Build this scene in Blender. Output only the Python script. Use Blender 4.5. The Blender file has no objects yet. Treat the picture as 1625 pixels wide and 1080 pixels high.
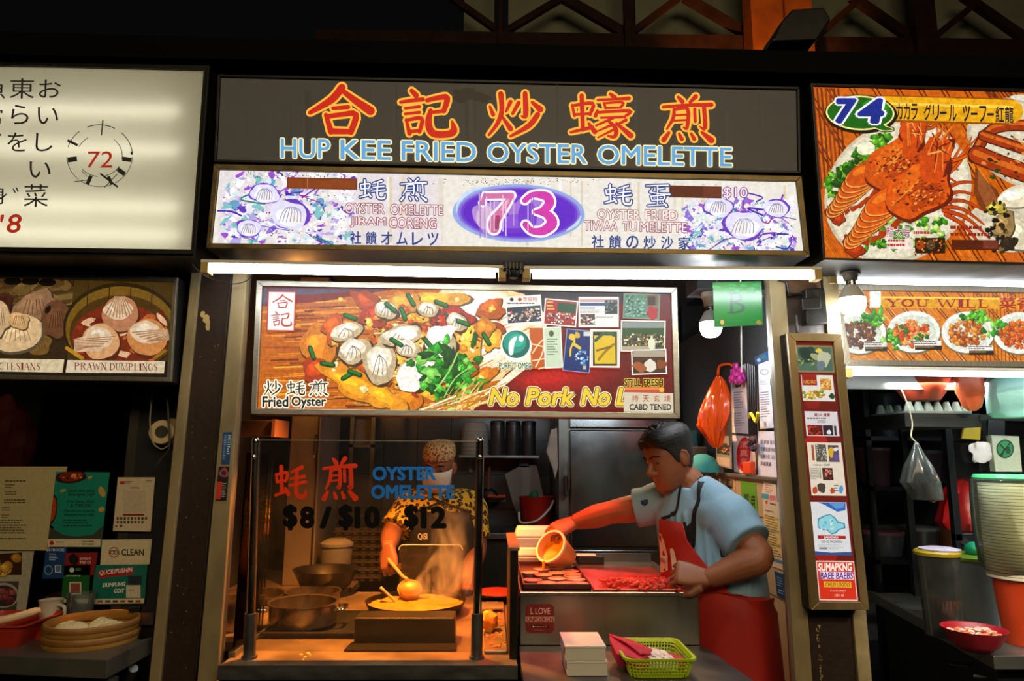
import bpy, math, random
from mathutils import Vector, Matrix, noise as mnoise
from mathutils.geometry import tessellate_polygon
rnd = random.Random(7)
SC = bpy.context.scene
COL = SC.collection
V = Vector
# ------------------------------------------------------------------ camera, world, exposure, big lights
F = 1080.0
EYE = V((0, 0, 1.52))
CAM_M = Matrix.Rotation(math.radians(-1.6), 3, 'Z') @ Matrix.Rotation(math.radians(99.5), 3, 'X') @ Matrix.Rotation(math.radians(0.43), 3, 'Z')
cam = bpy.data.cameras.new('camera'); cam.sensor_fit = 'HORIZONTAL'; cam.sensor_width = 36; cam.lens = F * 36 / 1625
cam.clip_start = 0.02
camo = bpy.data.objects.new('camera', cam); COL.objects.link(camo)
camo.matrix_world = Matrix.Translation(EYE) @ CAM_M.to_4x4()
SC.camera = camo
SC.view_settings.view_transform = 'Standard'; SC.view_settings.look = 'None'
SC.view_settings.exposure = 0.0; SC.view_settings.gamma = 1.0; SC.view_settings.use_curve_mapping = False
SC.cycles.max_bounces = 8; SC.cycles.transparent_max_bounces = 16; SC.cycles.volume_bounces = 1
SC.cycles.sample_clamp_indirect = 4.0
w = bpy.data.worlds.new('night'); SC.world = w; w.use_nodes = True
w.node_tree.nodes['Background'].inputs[0].default_value = (0.5, 0.55, 0.5, 1); w.node_tree.nodes['Background'].inputs[1].default_value = 0.004

def ray(px, py):
    return CAM_M @ V(((px - 812.5) / F, -(py - 540) / F, -1.0))
def PY(px, py, Y):
    d = ray(px, py); return EYE + d * (Y / d.y)
def PZ(px, py, Z):
    d = ray(px, py); return EYE + d * ((Z - EYE.z) / d.z)
def PX(px, py, X):
    d = ray(px, py); return EYE + d * (X / d.x)
class Plane:
    """a flat surface in the place: through p with normal n (towards the viewer)"""
    def __init__(s, p, n): s.p = V(p); s.n = V(n).normalized()
    def __call__(s, px, py, off=0.0):
        d = ray(px, py); q = s.p + s.n * off
        return EYE + d * ((q - EYE).dot(s.n) / d.dot(s.n))
def FY(Y): return Plane((0, Y, 0), (0, -1, 0))
def FX(X): return Plane((X, 0, 0), (-1 if X > 0 else 1, 0, 0))
def P3(a, b, c):
    """plane through three pixel/depth points"""
    A, B, C_ = PY(*a), PY(*b), PY(*c); n = (B - A).cross(C_ - A)
    if n.dot(EYE - A) < 0: n = -n
    return Plane(A, n)

def area(name, loc, rot, size, power, col, shape='RECTANGLE', spread=180):
    l = bpy.data.lights.new(name, 'AREA'); l.shape = shape; l.size = size[0]; l.size_y = size[1]; l.energy = power; l.color = col
    l.spread = math.radians(spread)
    o = bpy.data.objects.new(name, l); o.location = loc; o.rotation_euler = rot; COL.objects.link(o); return o
def point(name, loc, power, col, r=0.03):
    l = bpy.data.lights.new(name, 'POINT'); l.energy = power; l.color = col; l.shadow_soft_size = r
    o = bpy.data.objects.new(name, l); o.location = loc; COL.objects.link(o); return o
def spot(name, loc, target, power, col, ang=70, blend=0.6, r=0.04):
    l = bpy.data.lights.new(name, 'SPOT'); l.energy = power; l.color = col; l.shadow_soft_size = r
    l.spot_size = math.radians(ang); l.spot_blend = blend
    o = bpy.data.objects.new(name, l); o.location = loc
    o.rotation_euler = (V(target) - V(loc)).to_track_quat('-Z', 'Y').to_euler(); COL.objects.link(o); return o
# amber heat lamp above the stove, red warmer above the prep counter, roof and hall lamps, added fills
spot('stove_heat_lamp', (-.42, 2.5, 2.05), (-.48, 2.48, .95), 310, (1.0, .34, .05), 98, .85)
spot('red_warmer_lamp', (.14, 2.5, 1.95), (.15, 2.45, 1.1), 75, (1.0, .09, .035), 62, .6)
area('fridge_band_fill', (.3, 2.95, 1.765), (math.radians(62), 0, 0), (.9, .04), 2.0, (.9, .97, 1.0))  # added unseen strip, gives the refrigerator header its bright band
spot('roof_amber_lamp', (1.9, 4.3, 3.6), (2.1, 5.0, 4.8), 120, (1.0, .42, .08), 60)
area('roof_spill', (2.0, 4.6, 4.2), (math.radians(-120), 0, 0), (3.5, .4), 8.0, (.95, 1.0, .75))
area('hall_lamps', (.6, -1.6, 3.3), (math.radians(62), 0, 0), (3.0, 1.0), 75, (1.0, .78, .46))
area('seafood_fill', (2.1, 2.35, 1.78), (0, 0, 0), (1.4, .05), 22, (.9, 1.0, .97))  # added fill under the hood to brighten the seafood goods, no fixture
area('seafood_tube_boost', (2.0, 2.10, 1.735), (math.radians(-18), 0, 0), (1.4, .04), 12, (.95, 1.0, .97))  # added boost to the light of the tube under the plate strip
point('amber_fill', (-.80, 2.72, 1.98), 6, (1.0, .38, .07), .04)  # added fill, turns the steel cupboard orange; no bulb stands here
spot('seafood_front_fill', (2.3, -1.0, 3.2), (1.8, 2.3, 1.12), 330, (1.0, .94, .80), 30, .9)  # added fill from behind the camera for the seafood stall front
spot('prep_wall_fill', (.55, 3.05, 2.0), (.97, 2.5, 1.0), 42, (1.0, .55, .25), 80, .8)  # added hidden fill that warms the tiled wall


# ------------------------------------------------------------------ colours and materials
def lin(c):
    if isinstance(c, str):
        c = tuple(int(c[i:i + 2], 16) / 255 for i in (0, 2, 4))
    return tuple(x / 12.92 if x <= 0.04045 else ((x + 0.055) / 1.055) ** 2.4 for x in c)
MATS = {}
def mat(name, col='808080', rough=0.5, metal=0.0, var=0.0, scale=8.0, bump=0.0, bscale=60.0, trans=0.0, alpha=1.0, emit=None, es=0.0, stretch=None, spec=0.5, coat=0.0, sss=0.0):
    if name in MATS: return MATS[name]
    m = bpy.data.materials.new(name); m.use_nodes = True; nt = m.node_tree; b = nt.nodes['Principled BSDF']
    c = lin(col) + (1,)
    b.inputs['Base Color'].default_value = c; b.inputs['Roughness'].default_value = rough; b.inputs['Metallic'].default_value = metal
    b.inputs['Transmission Weight'].default_value = trans; b.inputs['Alpha'].default_value = alpha
    b.inputs['Specular IOR Level'].default_value = spec; b.inputs['Coat Weight'].default_value = coat
    if sss: b.inputs['Subsurface Weight'].default_value = sss; b.inputs['Subsurface Radius'].default_value = (.02, .008, .004)
    if emit: b.inputs['Emission Color'].default_value = lin(emit) + (1,); b.inputs['Emission Strength'].default_value = es
    tc = nt.nodes.new('ShaderNodeTexCoord')
    mp = nt.nodes.new('ShaderNodeMapping'); nt.links.new(tc.outputs['Object'], mp.inputs[0])
    if stretch: mp.inputs['Scale'].default_value = stretch
    nz = nt.nodes.new('ShaderNodeTexNoise'); nz.inputs['Scale'].default_value = scale; nz.inputs['Detail'].default_value = 5
    nt.links.new(mp.outputs[0], nz.inputs[0])
    if var:
        mx = nt.nodes.new('ShaderNodeMix'); mx.data_type = 'RGBA'; mx.blend_type = 'MULTIPLY'; mx.inputs['Factor'].default_value = 1
        mx.inputs['A'].default_value = c
        rp = nt.nodes.new('ShaderNodeMapRange'); rp.inputs['From Min'].default_value = .3; rp.inputs['From Max'].default_value = .7
        rp.inputs['To Min'].default_value = 1 - var; rp.inputs['To Max'].default_value = 1 + var * .5
        nt.links.new(nz.outputs['Fac'], rp.inputs[0]); nt.links.new(rp.outputs[0], mx.inputs['B']); nt.links.new(mx.outputs['Result'], b.inputs['Base Color'])
        rr = nt.nodes.new('ShaderNodeMapRange'); rr.inputs['To Min'].default_value = max(0.03, rough - .12); rr.inputs['To Max'].default_value = min(1, rough + .15)
        nt.links.new(nz.outputs['Fac'], rr.inputs[0]); nt.links.new(rr.outputs[0], b.inputs['Roughness'])
    if bump:
        n2 = nt.nodes.new('ShaderNodeTexNoise'); n2.inputs['Scale'].default_value = bscale; n2.inputs['Detail'].default_value = 4
        nt.links.new(mp.outputs[0], n2.inputs[0])
        bp = nt.nodes.new('ShaderNodeBump'); bp.inputs['Strength'].default_value = bump; bp.inputs['Distance'].default_value = .004
        nt.links.new(n2.outputs['Fac'], bp.inputs['Height']); nt.links.new(bp.outputs[0], b.inputs['Normal'])
    MATS[name] = m; return m
def attr_mat(name, lit=0.0, rough=.5, var=.12, scale=90, gam=1.0):
    """a printed surface: colour from the mesh's print; lit > 0 for a backlit print"""
    if name in MATS: return MATS[name]
    m = bpy.data.materials.new(name); m.use_nodes = True; nt = m.node_tree; b = nt.nodes['Principled BSDF']
    a = nt.nodes.new('ShaderNodeVertexColor'); a.layer_name = 'ink'
    tc = nt.nodes.new('ShaderNodeTexCoord'); nz = nt.nodes.new('ShaderNodeTexNoise'); nz.inputs['Scale'].default_value = scale; nz.inputs['Detail'].default_value = 7; nz.inputs['Roughness'].default_value = .65
    nt.links.new(tc.outputs['Object'], nz.inputs[0])
    rp = nt.nodes.new('ShaderNodeMapRange'); rp.inputs['From Min'].default_value = .3; rp.inputs['From Max'].default_value = .7
    rp.inputs['To Min'].default_value = 1 - var; rp.inputs['To Max'].default_value = 1 + var
    nt.links.new(nz.outputs['Fac'], rp.inputs[0])
    mx = nt.nodes.new('ShaderNodeMix'); mx.data_type = 'RGBA'; mx.blend_type = 'MULTIPLY'; mx.inputs['Factor'].default_value = 1
    nt.links.new(a.outputs['Color'], mx.inputs['A']); nt.links.new(rp.outputs[0], mx.inputs['B'])
    b.inputs['Roughness'].default_value = rough
    if lit:
        b.inputs['Base Color'].default_value = (.02, .02, .02, 1)
        gm = nt.nodes.new('ShaderNodeGamma'); gm.inputs[1].default_value = gam; nt.links.new(mx.outputs['Result'], gm.inputs[0])
        nt.links.new(gm.outputs[0], b.inputs['Emission Color']); b.inputs['Emission Strength'].default_value = lit
        b.inputs['Specular IOR Level'].default_value = .25
    else:
        nt.links.new(mx.outputs['Result'], b.inputs['Base Color'])
    MATS[name] = m; return m
def vinyl_mat(name):
    m = attr_mat(name, 0, .4, .03); nt = m.node_tree; b = nt.nodes['Principled BSDF']; tl = nt.nodes.new('ShaderNodeBsdfTranslucent'); mx = nt.nodes.new('ShaderNodeMixShader'); mx.inputs[0].default_value = .5
    nt.links.new(b.inputs['Base Color'].links[0].from_socket, tl.inputs[0]); nt.links.new(b.outputs[0], mx.inputs[1]); nt.links.new(tl.outputs[0], mx.inputs[2])
    nt.links.new(mx.outputs[0], nt.nodes['Material Output'].inputs[0]); return m
def glass_mat(name, tint='ffffff', refl=.08, rough=.02, haze=0.0, ior=1.45):
    if name in MATS: return MATS[name]
    m = bpy.data.materials.new(name); m.use_nodes = True; nt = m.node_tree; nt.nodes.clear()
    out = nt.nodes.new('ShaderNodeOutputMaterial'); tr = nt.nodes.new('ShaderNodeBsdfTransparent'); tr.inputs[0].default_value = lin(tint) + (1,)
    gl = nt.nodes.new('ShaderNodeBsdfGlossy'); gl.inputs['Roughness'].default_value = rough
    lw = nt.nodes.new('ShaderNodeFresnel'); lw.inputs[0].default_value = ior
    mx = nt.nodes.new('ShaderNodeMixShader'); nt.links.new(lw.outputs[0], mx.inputs[0]); nt.links.new(tr.outputs[0], mx.inputs[1]); nt.links.new(gl.outputs[0], mx.inputs[2])
    last = mx
    if haze:
        df = nt.nodes.new('ShaderNodeBsdfDiffuse'); df.inputs[0].default_value = lin(tint) + (1,)
        tl = nt.nodes.new('ShaderNodeBsdfTranslucent'); tl.inputs[0].default_value = lin(tint) + (1,)
        ad = nt.nodes.new('ShaderNodeMixShader'); nt.links.new(df.outputs[0], ad.inputs[1]); nt.links.new(tl.outputs[0], ad.inputs[2])
        tc = nt.nodes.new('ShaderNodeTexCoord'); nz = nt.nodes.new('ShaderNodeTexNoise'); nz.inputs['Scale'].default_value = 14; nz.inputs['Detail'].default_value = 4
        nt.links.new(tc.outputs['Object'], nz.inputs[0])
        rp = nt.nodes.new('ShaderNodeMapRange'); rp.inputs['From Min'].default_value = .3; rp.inputs['From Max'].default_value = .7
        rp.inputs['To Min'].default_value = haze * .5; rp.inputs['To Max'].default_value = haze * 1.5; nt.links.new(nz.outputs['Fac'], rp.inputs[0])
        m2 = nt.nodes.new('ShaderNodeMixShader'); nt.links.new(rp.outputs[0], m2.inputs[0]); nt.links.new(mx.outputs[0], m2.inputs[1]); nt.links.new(ad.outputs[0], m2.inputs[2]); last = m2
    nt.links.new(last.outputs[0], out.inputs[0]); MATS[name] = m; return m
def translucent_mat(name, col):
    m = bpy.data.materials.new(name); m.use_nodes = True; nt = m.node_tree; nt.nodes.clear()
    out = nt.nodes.new('ShaderNodeOutputMaterial'); tl = nt.nodes.new('ShaderNodeBsdfTranslucent'); tl.inputs[0].default_value = lin(col) + (1,)
    df = nt.nodes.new('ShaderNodeBsdfPrincipled'); df.inputs['Base Color'].default_value = lin(col) + (1,); df.inputs['Roughness'].default_value = .25
    tc = nt.nodes.new('ShaderNodeTexCoord'); nz = nt.nodes.new('ShaderNodeTexNoise'); nz.inputs['Scale'].default_value = 5
    mx = nt.nodes.new('ShaderNodeMixShader'); mx.inputs[0].default_value = .25
    nt.links.new(tc.outputs['Object'], nz.inputs[0])
    nt.links.new(tl.outputs[0], mx.inputs[1]); nt.links.new(df.outputs[0], mx.inputs[2]); nt.links.new(mx.outputs[0], out.inputs[0]); return m
def emis_mat(name, col, s):
    if name in MATS: return MATS[name]
    m = mat(name, col, .4, emit=col, es=s); return m

# ------------------------------------------------------------------ mesh building
def frame_of(d):
    d = V(d).normalized(); a = V((0, 0, 1)) if abs(d.z) < .9 else V((1, 0, 0))
    x = d.cross(a).normalized(); return x, d.cross(x).normalized(), d
class MB:
    def __init__(s): s.v = []; s.f = []; s.c = []; s.col = (1, 1, 1); s.mi = 0; s.m = []
    def add(s, vs, fs):
        n = len(s.v); s.v += [V(p) for p in vs]
        for f in fs: s.f.append(tuple(i + n for i in f)); s.c.append(s.col); s.m.append(s.mi)
        return s
    def box(s, a, b):
        (x0, y0, z0), (x1, y1, z1) = a, b
        return s.hexa([(x0, y0, z0), (x1, y0, z0), (x1, y0, z1), (x0, y0, z1)], [(x0, y1, z0), (x1, y1, z0), (x1, y1, z1), (x0, y1, z1)])
    def hexa(s, q, r):
        return s.add(list(q) + list(r), [(0, 1, 2, 3), (7, 6, 5, 4), (0, 4, 5, 1), (1, 5, 6, 2), (2, 6, 7, 3), (3, 7, 4, 0)])
    def slab(s, quad, d):
        """quad (4 pts) thickened along vector d"""
        d = V(d); q = [V(p) for p in quad]
        if len(q) == 4: return s.hexa(q, [p + d for p in q])
        n = len(q); return s.add(q + [p + d for p in q], [tuple(range(n)), tuple(range(2 * n - 1, n - 1, -1))] + [(i, i + n, (i + 1) % n + n, (i + 1) % n) for i in range(n)])
    def tube(s, pts, r, n=10, cap=True):
        pts = [V(p) for p in pts]; rs = r if isinstance(r, list) else [r] * len(pts)
        base = len(s.v); x = None; fs = []; vs = []
        for i, p in enumerate(pts):
            d = (pts[min(i + 1, len(pts) - 1)] - pts[max(i - 1, 0)])
            if d.length < 1e-9: d = V((0, 0, 1))
            d.normalize()
            if x is None: x, y, _ = frame_of(d)
            else:
                x = x - d * x.dot(d)
                if x.length < 1e-6: x, y, _ = frame_of(d)
                x.normalize(); y = d.cross(x)
            rr = rs[i]; rx, ry = rr if isinstance(rr, tuple) else (rr, rr)
            for k in range(n):
                a = 2 * math.pi * k / n; vs.append(p + x * (rx * math.cos(a)) + y * (ry * math.sin(a)))
        for i in range(len(pts) - 1):
            for k in range(n):
                k2 = (k + 1) % n; fs.append((i * n + k, i * n + k2, (i + 1) * n + k2, (i + 1) * n + k))
        if cap: fs.append(tuple(range(n - 1, -1, -1))); fs.append(tuple(range((len(pts) - 1) * n, len(pts) * n)))
        return s.add(vs, fs)
    def lathe(s, prof, at, n=28, axis=(0, 0, 1), cap0=True, cap1=True, squash=1.0, rot=0):
        """prof: list of (r, h) from bottom to top"""
        x, y, d = frame_of(axis); at = V(at); vs = []; fs = []
        if abs(V(axis).normalized().z) > .99: x, y, d = V((1, 0, 0)), V((0, 1, 0)), V((0, 0, 1 if axis[2] > 0 else -1))
        for r, h in prof:
            for k in range(n):
                a = 2 * math.pi * k / n + rot; vs.append(at + d * h + x * (r * math.cos(a)) + y * (r * squash * math.sin(a)))
        for i in range(len(prof) - 1):
            for k in range(n):
                k2 = (k + 1) % n; fs.append((i * n + k, i * n + k2, (i + 1) * n + k2, (i + 1) * n + k))
        if cap0: fs.append(tuple(range(n - 1, -1, -1)))
        if cap1: fs.append(tuple(range((len(prof) - 1) * n, len(prof) * n)))
        return s.add(vs, fs)
    def ball(s, c, r, n=16, m=10, wob=0.0, seed=0, M=None):
        rx, ry, rz = r if isinstance(r, (tuple, list)) else (r, r, r); c = V(c); vs = []; fs = []
        for i in range(m + 1):
            t = math.pi * i / m
            for k in range(n):
                a = 2 * math.pi * k / n; p = V((math.sin(t) * math.cos(a), math.sin(t) * math.sin(a), -math.cos(t)))
                q = 1 + (wob * mnoise.noise(p * 1.7 + V((seed, seed * .37, -seed))) if wob else 0)
                u = V((p.x * rx * q, p.y * ry * q, p.z * rz * q)); vs.append(c + (M @ u if M else u))
        for i in range(m):
            for k in range(n):
                k2 = (k + 1) % n; fs.append((i * n + k, i * n + k2, (i + 1) * n + k2, (i + 1) * n + k))
        return s.add(vs, fs)
    def build(s, name, m, parent=None, smooth=False, bevel=0.0, origin=None, weld=True):
        me = bpy.data.meshes.new(name); org = V(parent.location) if parent else (V(origin) if origin else s.base())
        me.from_pydata([p - org for p in s.v], [], s.f); 
        for mm in (m if isinstance(m, (list, tuple)) else [m]): me.materials.append(mm)
        ca = me.color_attributes.new('ink', 'FLOAT_COLOR', 'CORNER')
        buf = []
        for p, c in zip(me.polygons, s.c): buf += [c[0], c[1], c[2], 1.0] * len(p.vertices)
        ca.data.foreach_set('color', buf)
        me.polygons.foreach_set('material_index', s.m)
        if smooth: me.shade_smooth()
        me.validate()
        o = bpy.data.objects.new(name, me); COL.objects.link(o)
        if parent: o.parent = parent
        else: o.location = org
        if smooth: auto_smooth(me, math.radians(40))
        if bevel:
            b = o.modifiers.new('edge', 'BEVEL'); b.width = bevel; b.segments = 2; b.limit_method = 'ANGLE'
        return o
    def base(s):
        if not s.v: return V((0, 0, 0))
        xs = [p.x for p in s.v]; ys = [p.y for p in s.v]; zs = [p.z for p in s.v]
        return V(((min(xs) + max(xs)) / 2, (min(ys) + max(ys)) / 2, min(zs)))
def auto_smooth(me, ang):
    import bmesh
    bm = bmesh.new(); bm.from_mesh(me)
    for e in bm.edges:
        e.smooth = (len(e.link_faces) != 2) or e.calc_face_angle(0) < ang
    bm.to_mesh(me); bm.free()
def thing(name, label, cat, loc, group=None):
    o = bpy.data.objects.new(name, None); COL.objects.link(o); o.location = loc; o.empty_display_size = .05
    return tag(o, label, cat, group)
def tag(o, label, cat, group=None, kind=None):
    o['label'] = label; o['category'] = cat
    if group: o['group'] = group
    if kind: o['kind'] = kind
    return o
def struct(o, label=None):
    o['kind'] = 'structure'
    if label: o['label'] = label
    return o
def copy_thing(root, loc, label=None, rotz=0):
    r = root.copy(); COL.objects.link(r); r.location = loc; r.rotation_euler[2] = rotz
    if label: r['label'] = label
    for ch in list(root.children):
        c = ch.copy(); COL.objects.link(c); c.parent = r
        for g in list(ch.children):
            d = g.copy(); COL.objects.link(d); d.parent = c
    return r
def smooth_path(pts, k=6):
    P = [V(p) for p in pts]; out = []
    for i in range(len(P) - 1):
        p0, p1, p2, p3 = P[max(i - 1, 0)], P[i], P[i + 1], P[min(i + 2, len(P) - 1)]
        for j in range(k):
            t = j / k
            out.append(.5 * ((2 * p1) + (p2 - p0) * t + (2 * p0 - 5 * p1 + 4 * p2 - p3) * t * t + (3 * p1 - p0 - 3 * p2 + p3) * t ** 3))
    out.append(P[-1]); return out
def lerp(a, b, t): return a + (b - a) * t
# organic closed lofts joined into one skin
def merged(name, mb, m, parent, voxel, smooth_it=4, smooth_f=.5):
    me = bpy.data.meshes.new(name); org = V(parent.location)
    me.from_pydata([p - org for p in mb.v], [], mb.f)
    o = bpy.data.objects.new(name, me); COL.objects.link(o)
    r = o.modifiers.new('r', 'REMESH'); r.mode = 'VOXEL'; r.voxel_size = voxel; r.use_smooth_shade = True
    if smooth_it:
        sm = o.modifiers.new('s', 'SMOOTH'); sm.iterations = smooth_it; sm.factor = smooth_f
    dg = bpy.context.evaluated_depsgraph_get(); ev = o.evaluated_get(dg)
    me2 = bpy.data.meshes.new_from_object(ev); o.modifiers.clear(); o.data = me2; me2.name = name; bpy.data.meshes.remove(me)
    me2.materials.clear(); me2.materials.append(m); me2.shade_smooth(); o.parent = parent
    return o

# ------------------------------------------------------------------ printed artwork (lettering and pictures on flat faces)
_tx = {}
def glyphs(st, off=0.0, italic=0.0):
    k = (st, off, italic)
    if k in _tx: return _tx[k]
    cu = bpy.data.curves.new('t', 'FONT'); cu.body = st; cu.size = 1; cu.offset = off; cu.resolution_u = 3; cu.fill_mode = 'BOTH'; cu.shear = italic
    o = bpy.data.objects.new('t', cu); COL.objects.link(o)
    dg = bpy.context.evaluated_depsgraph_get(); ev = o.evaluated_get(dg); me = ev.to_mesh()
    vs = [(v.co.x, v.co.y) for v in me.vertices]; fs = [tuple(p.vertices) for p in me.polygons]
    ev.to_mesh_clear(); bpy.data.objects.remove(o); bpy.data.curves.remove(cu)
    _tx[k] = (vs, fs); return _tx[k]
STEP = 2.5e-6
def inside(p, q):
    return all((q[(i + 1) % len(q)][0] - q[i][0]) * (p[1] - q[i][1]) - (q[(i + 1) % len(q)][1] - q[i][1]) * (p[0] - q[i][0]) >= 0 for i in range(len(q)))
def clip_poly(pts, q):
    for i in range(len(q)):
        a, b = q[i], q[(i + 1) % len(q)]; sd = lambda p: (b[0] - a[0]) * (p[1] - a[1]) - (b[1] - a[1]) * (p[0] - a[0]); out = []
        for j in range(len(pts)):
            c, d = pts[j], pts[(j + 1) % len(pts)]; sc, sdd = sd(c), sd(d)
            if sc >= 0: out.append(c)
            if sc * sdd < 0: t = sc / (sc - sdd); out.append((c[0] + (d[0] - c[0]) * t, c[1] + (d[1] - c[1]) * t))
        pts = out
        if len(pts) < 3: return []
    return pts
class Art:
    def __init__(s, plane, off=0.0008, clip=None): s.pl = plane; s.o = off; s.mb = MB(); s.n = 0; s.clip = clip
    def top(s): return s.o + s.n * STEP + 3e-5
    def _o(s): s.n += 1; return s.o + s.n * STEP
    def raw(s, pts2, faces, col):
        s.mb.col = lin(col); o = s._o()
        if s.clip and any(not inside(p, s.clip) for p in pts2):
            for f in faces:
                q = clip_poly([pts2[i] for i in f], s.clip)
                if len(q) > 2: s.mb.add([s.pl(x, y, o) for x, y in q], [tuple(range(len(q)))])
            return
        s.mb.add([s.pl(x, y, o) for x, y in pts2], faces)
    def poly(s, pts, col):
        if len(pts) <= 4 and False: return s.raw(pts, [tuple(range(len(pts)))], col)
        t = tessellate_polygon([[V((x, y, 0)) for x, y in pts]])
        s.raw(pts, [tuple(f) for f in t], col)
    def rect(s, x0, y0, x1, y1, col, sl=0.0, lean=0.0):
        h = y1 - y0; w_ = x1 - x0
        s.raw([(x0, y0), (x1, y0 + sl * w_), (x1 + lean * h, y1 + sl * w_), (x0 + lean * h, y1)], [(0, 1, 2, 3)], col)
    def quad(s, q, col): s.raw(q, [(0, 1, 2, 3)], col)
    def ell(s, cx, cy, rx, ry, col, rot=0.0, n=22, wob=0.0, seed=None, a0=0, a1=360):
        sd = rnd.random() * 50 if seed is None else seed; ca, sa = math.cos(math.radians(rot)), math.sin(math.radians(rot)); pts = []
        for k in range(n):
            a = math.radians(a0 + (a1 - a0) * k / (n if a1 - a0 >= 360 else n - 1)); q = 1 + (wob * mnoise.noise(V((math.cos(a) * 1.3, math.sin(a) * 1.3, sd))) * 2 if wob else 0)
            x, y = rx * math.cos(a) * q, ry * math.sin(a) * q; pts.append((cx + x * ca - y * sa, cy + x * sa + y * ca))
        s.raw([(cx, cy)] + pts, [(0, i + 1, (i + 1) % n + 1) for i in range(n if a1 - a0 >= 360 else n - 1)], col)
    def blob(s, cx, cy, rx, ry, col, rot=0.0, wob=.18, dark=.55, light=1.35, seed=None):
        sd = rnd.random() * 50 if seed is None else seed; c = V(tuple(int(col[i:i + 2], 16) / 255 for i in (0, 2, 4)))
        f = lambda k: tuple(max(0, min(1, x * k)) for x in c)
        s.ell(cx + rx * .05, cy + ry * .1, rx * 1.06, ry * 1.06, f(dark), rot, wob=wob, seed=sd)
        s.ell(cx, cy, rx, ry, f(1), rot, wob=wob, seed=sd)
        s.ell(cx - rx * .15, cy - ry * .2, rx * .6, ry * .55, f((1 + light) / 2), rot, wob=wob, seed=sd + 3)
        s.ell(cx - rx * .25, cy - ry * .32, rx * .28, ry * .22, f(light), rot, wob=wob, seed=sd + 7)
    def line(s, pts, w, col, sm=0, rnd_cap=True):
        ws = w if isinstance(w, (list, tuple)) else [w] * len(pts)
        P = [V((p[0], p[1], ws[i])) for i, p in enumerate(pts)]
        if sm: P = smooth_path(P, sm)
        L = []; R = []
        for i, p in enumerate(P):
            d = P[min(i + 1, len(P) - 1)] - P[max(i - 1, 0)]; d.z = 0
            if d.length < 1e-6: d = V((1, 0, 0))
            d.normalize(); n = V((-d.y, d.x, 0)) * (p.z / 2); L.append((p.x + n.x, p.y + n.y)); R.append((p.x - n.x, p.y - n.y))
        m = len(P); vs = L + R; fs = [(i, i + 1, m + i + 1, m + i) for i in range(m - 1)]
        s.raw(vs, fs, col)
        if rnd_cap:
            for p in (P[0], P[-1]):
                s.raw([(p.x, p.y)] + [(p.x + p.z / 2 * math.cos(k * .6283), p.y + p.z / 2 * math.sin(k * .6283)) for k in range(10)], [(0, 1 + k, 1 + (k + 1) % 10) for k in range(10)], col)
    def text(s, st, x0, y0, x1, y1, col, off=0.0, sl=0.0, italic=0.0, ref=0.0, lean=0.0, out=None, ow=.03):
        """fit the lettering into the rectangle (x0,y0)-(x1,y1); sl: slope down to the right; lean: sideways run per unit down; out: outline colour"""
        vs0, _ = glyphs(st, 0.0, italic)
        if not vs0: return
        ax, bx = min(v[0] for v in vs0), max(v[0] for v in vs0); ay, by = min(v[1] for v in vs0), max(v[1] for v in vs0)
        kx = (x1 - x0) / max(1e-6, bx - ax); ky = (y1 - y0) / max(1e-6, by - ay)
        vs, fs = vs0, _
        for o_, c_ in ((([(off + ow, out)] if out else []) + [(off, col)])):
            nd = 0 if o_ < .008 else (6 if o_ < .03 else 10)
            for q in range(-1, nd):
                dx, dy = (0, 0) if q < 0 else (o_ * math.cos(6.2832 * q / nd), o_ * math.sin(6.2832 * q / nd)); V2 = []
                for x, y in vs:
                    X = x0 + (x + dx - ax) * kx; Y = y1 - (y + dy - ay) * ky; V2.append((X + lean * (Y - y0), Y + sl * (X - x0)))
                s.raw(V2, fs, c_)
    def brush(s, ch, x0, y0, x1, y1, col, k=1.0, sl=0.0, out=None, ow=4.0, sm=4):
        w_, h = x1 - x0, y1 - y0
        for c_, e in (([(out, ow)] if out else []) + [(col, 0)]):
            for st in BRUSH[ch]:
                pts = [(x0 + p[0] * w_, y0 + p[1] * h + sl * p[0] * w_) for p in st]
                s.line(pts, [p[2] * k * (w_ + h) / 2 + e for p in st], c_, sm=sm)
    def lines_of_text(s, x0, y0, x1, y1, n, col, sl=0.0, lean=0.0, h=.45, seed=1):
        """rows of small illegible print"""
        r = random.Random(seed); dy = (y1 - y0) / n
        for i in range(n):
            y = y0 + dy * i; x = x0 + lean * (y - y0); xe = x0 + (x1 - x0) * r.uniform(.6, 1) + lean * (y - y0)
            while x < xe:
                ww = min(r.uniform(3, 9) * (x1 - x0) / 70, xe - x)
                yy = y + sl * (x - x0); s.raw([(x, yy), (x + ww, yy + sl * ww), (x + ww, yy + dy * h + sl * ww), (x, yy + dy * h)], [(0, 1, 2, 3)], col); x += ww + (x1 - x0) * .02
    def build(s, name, m, parent=None): return s.mb.build(name, m, parent)
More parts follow.
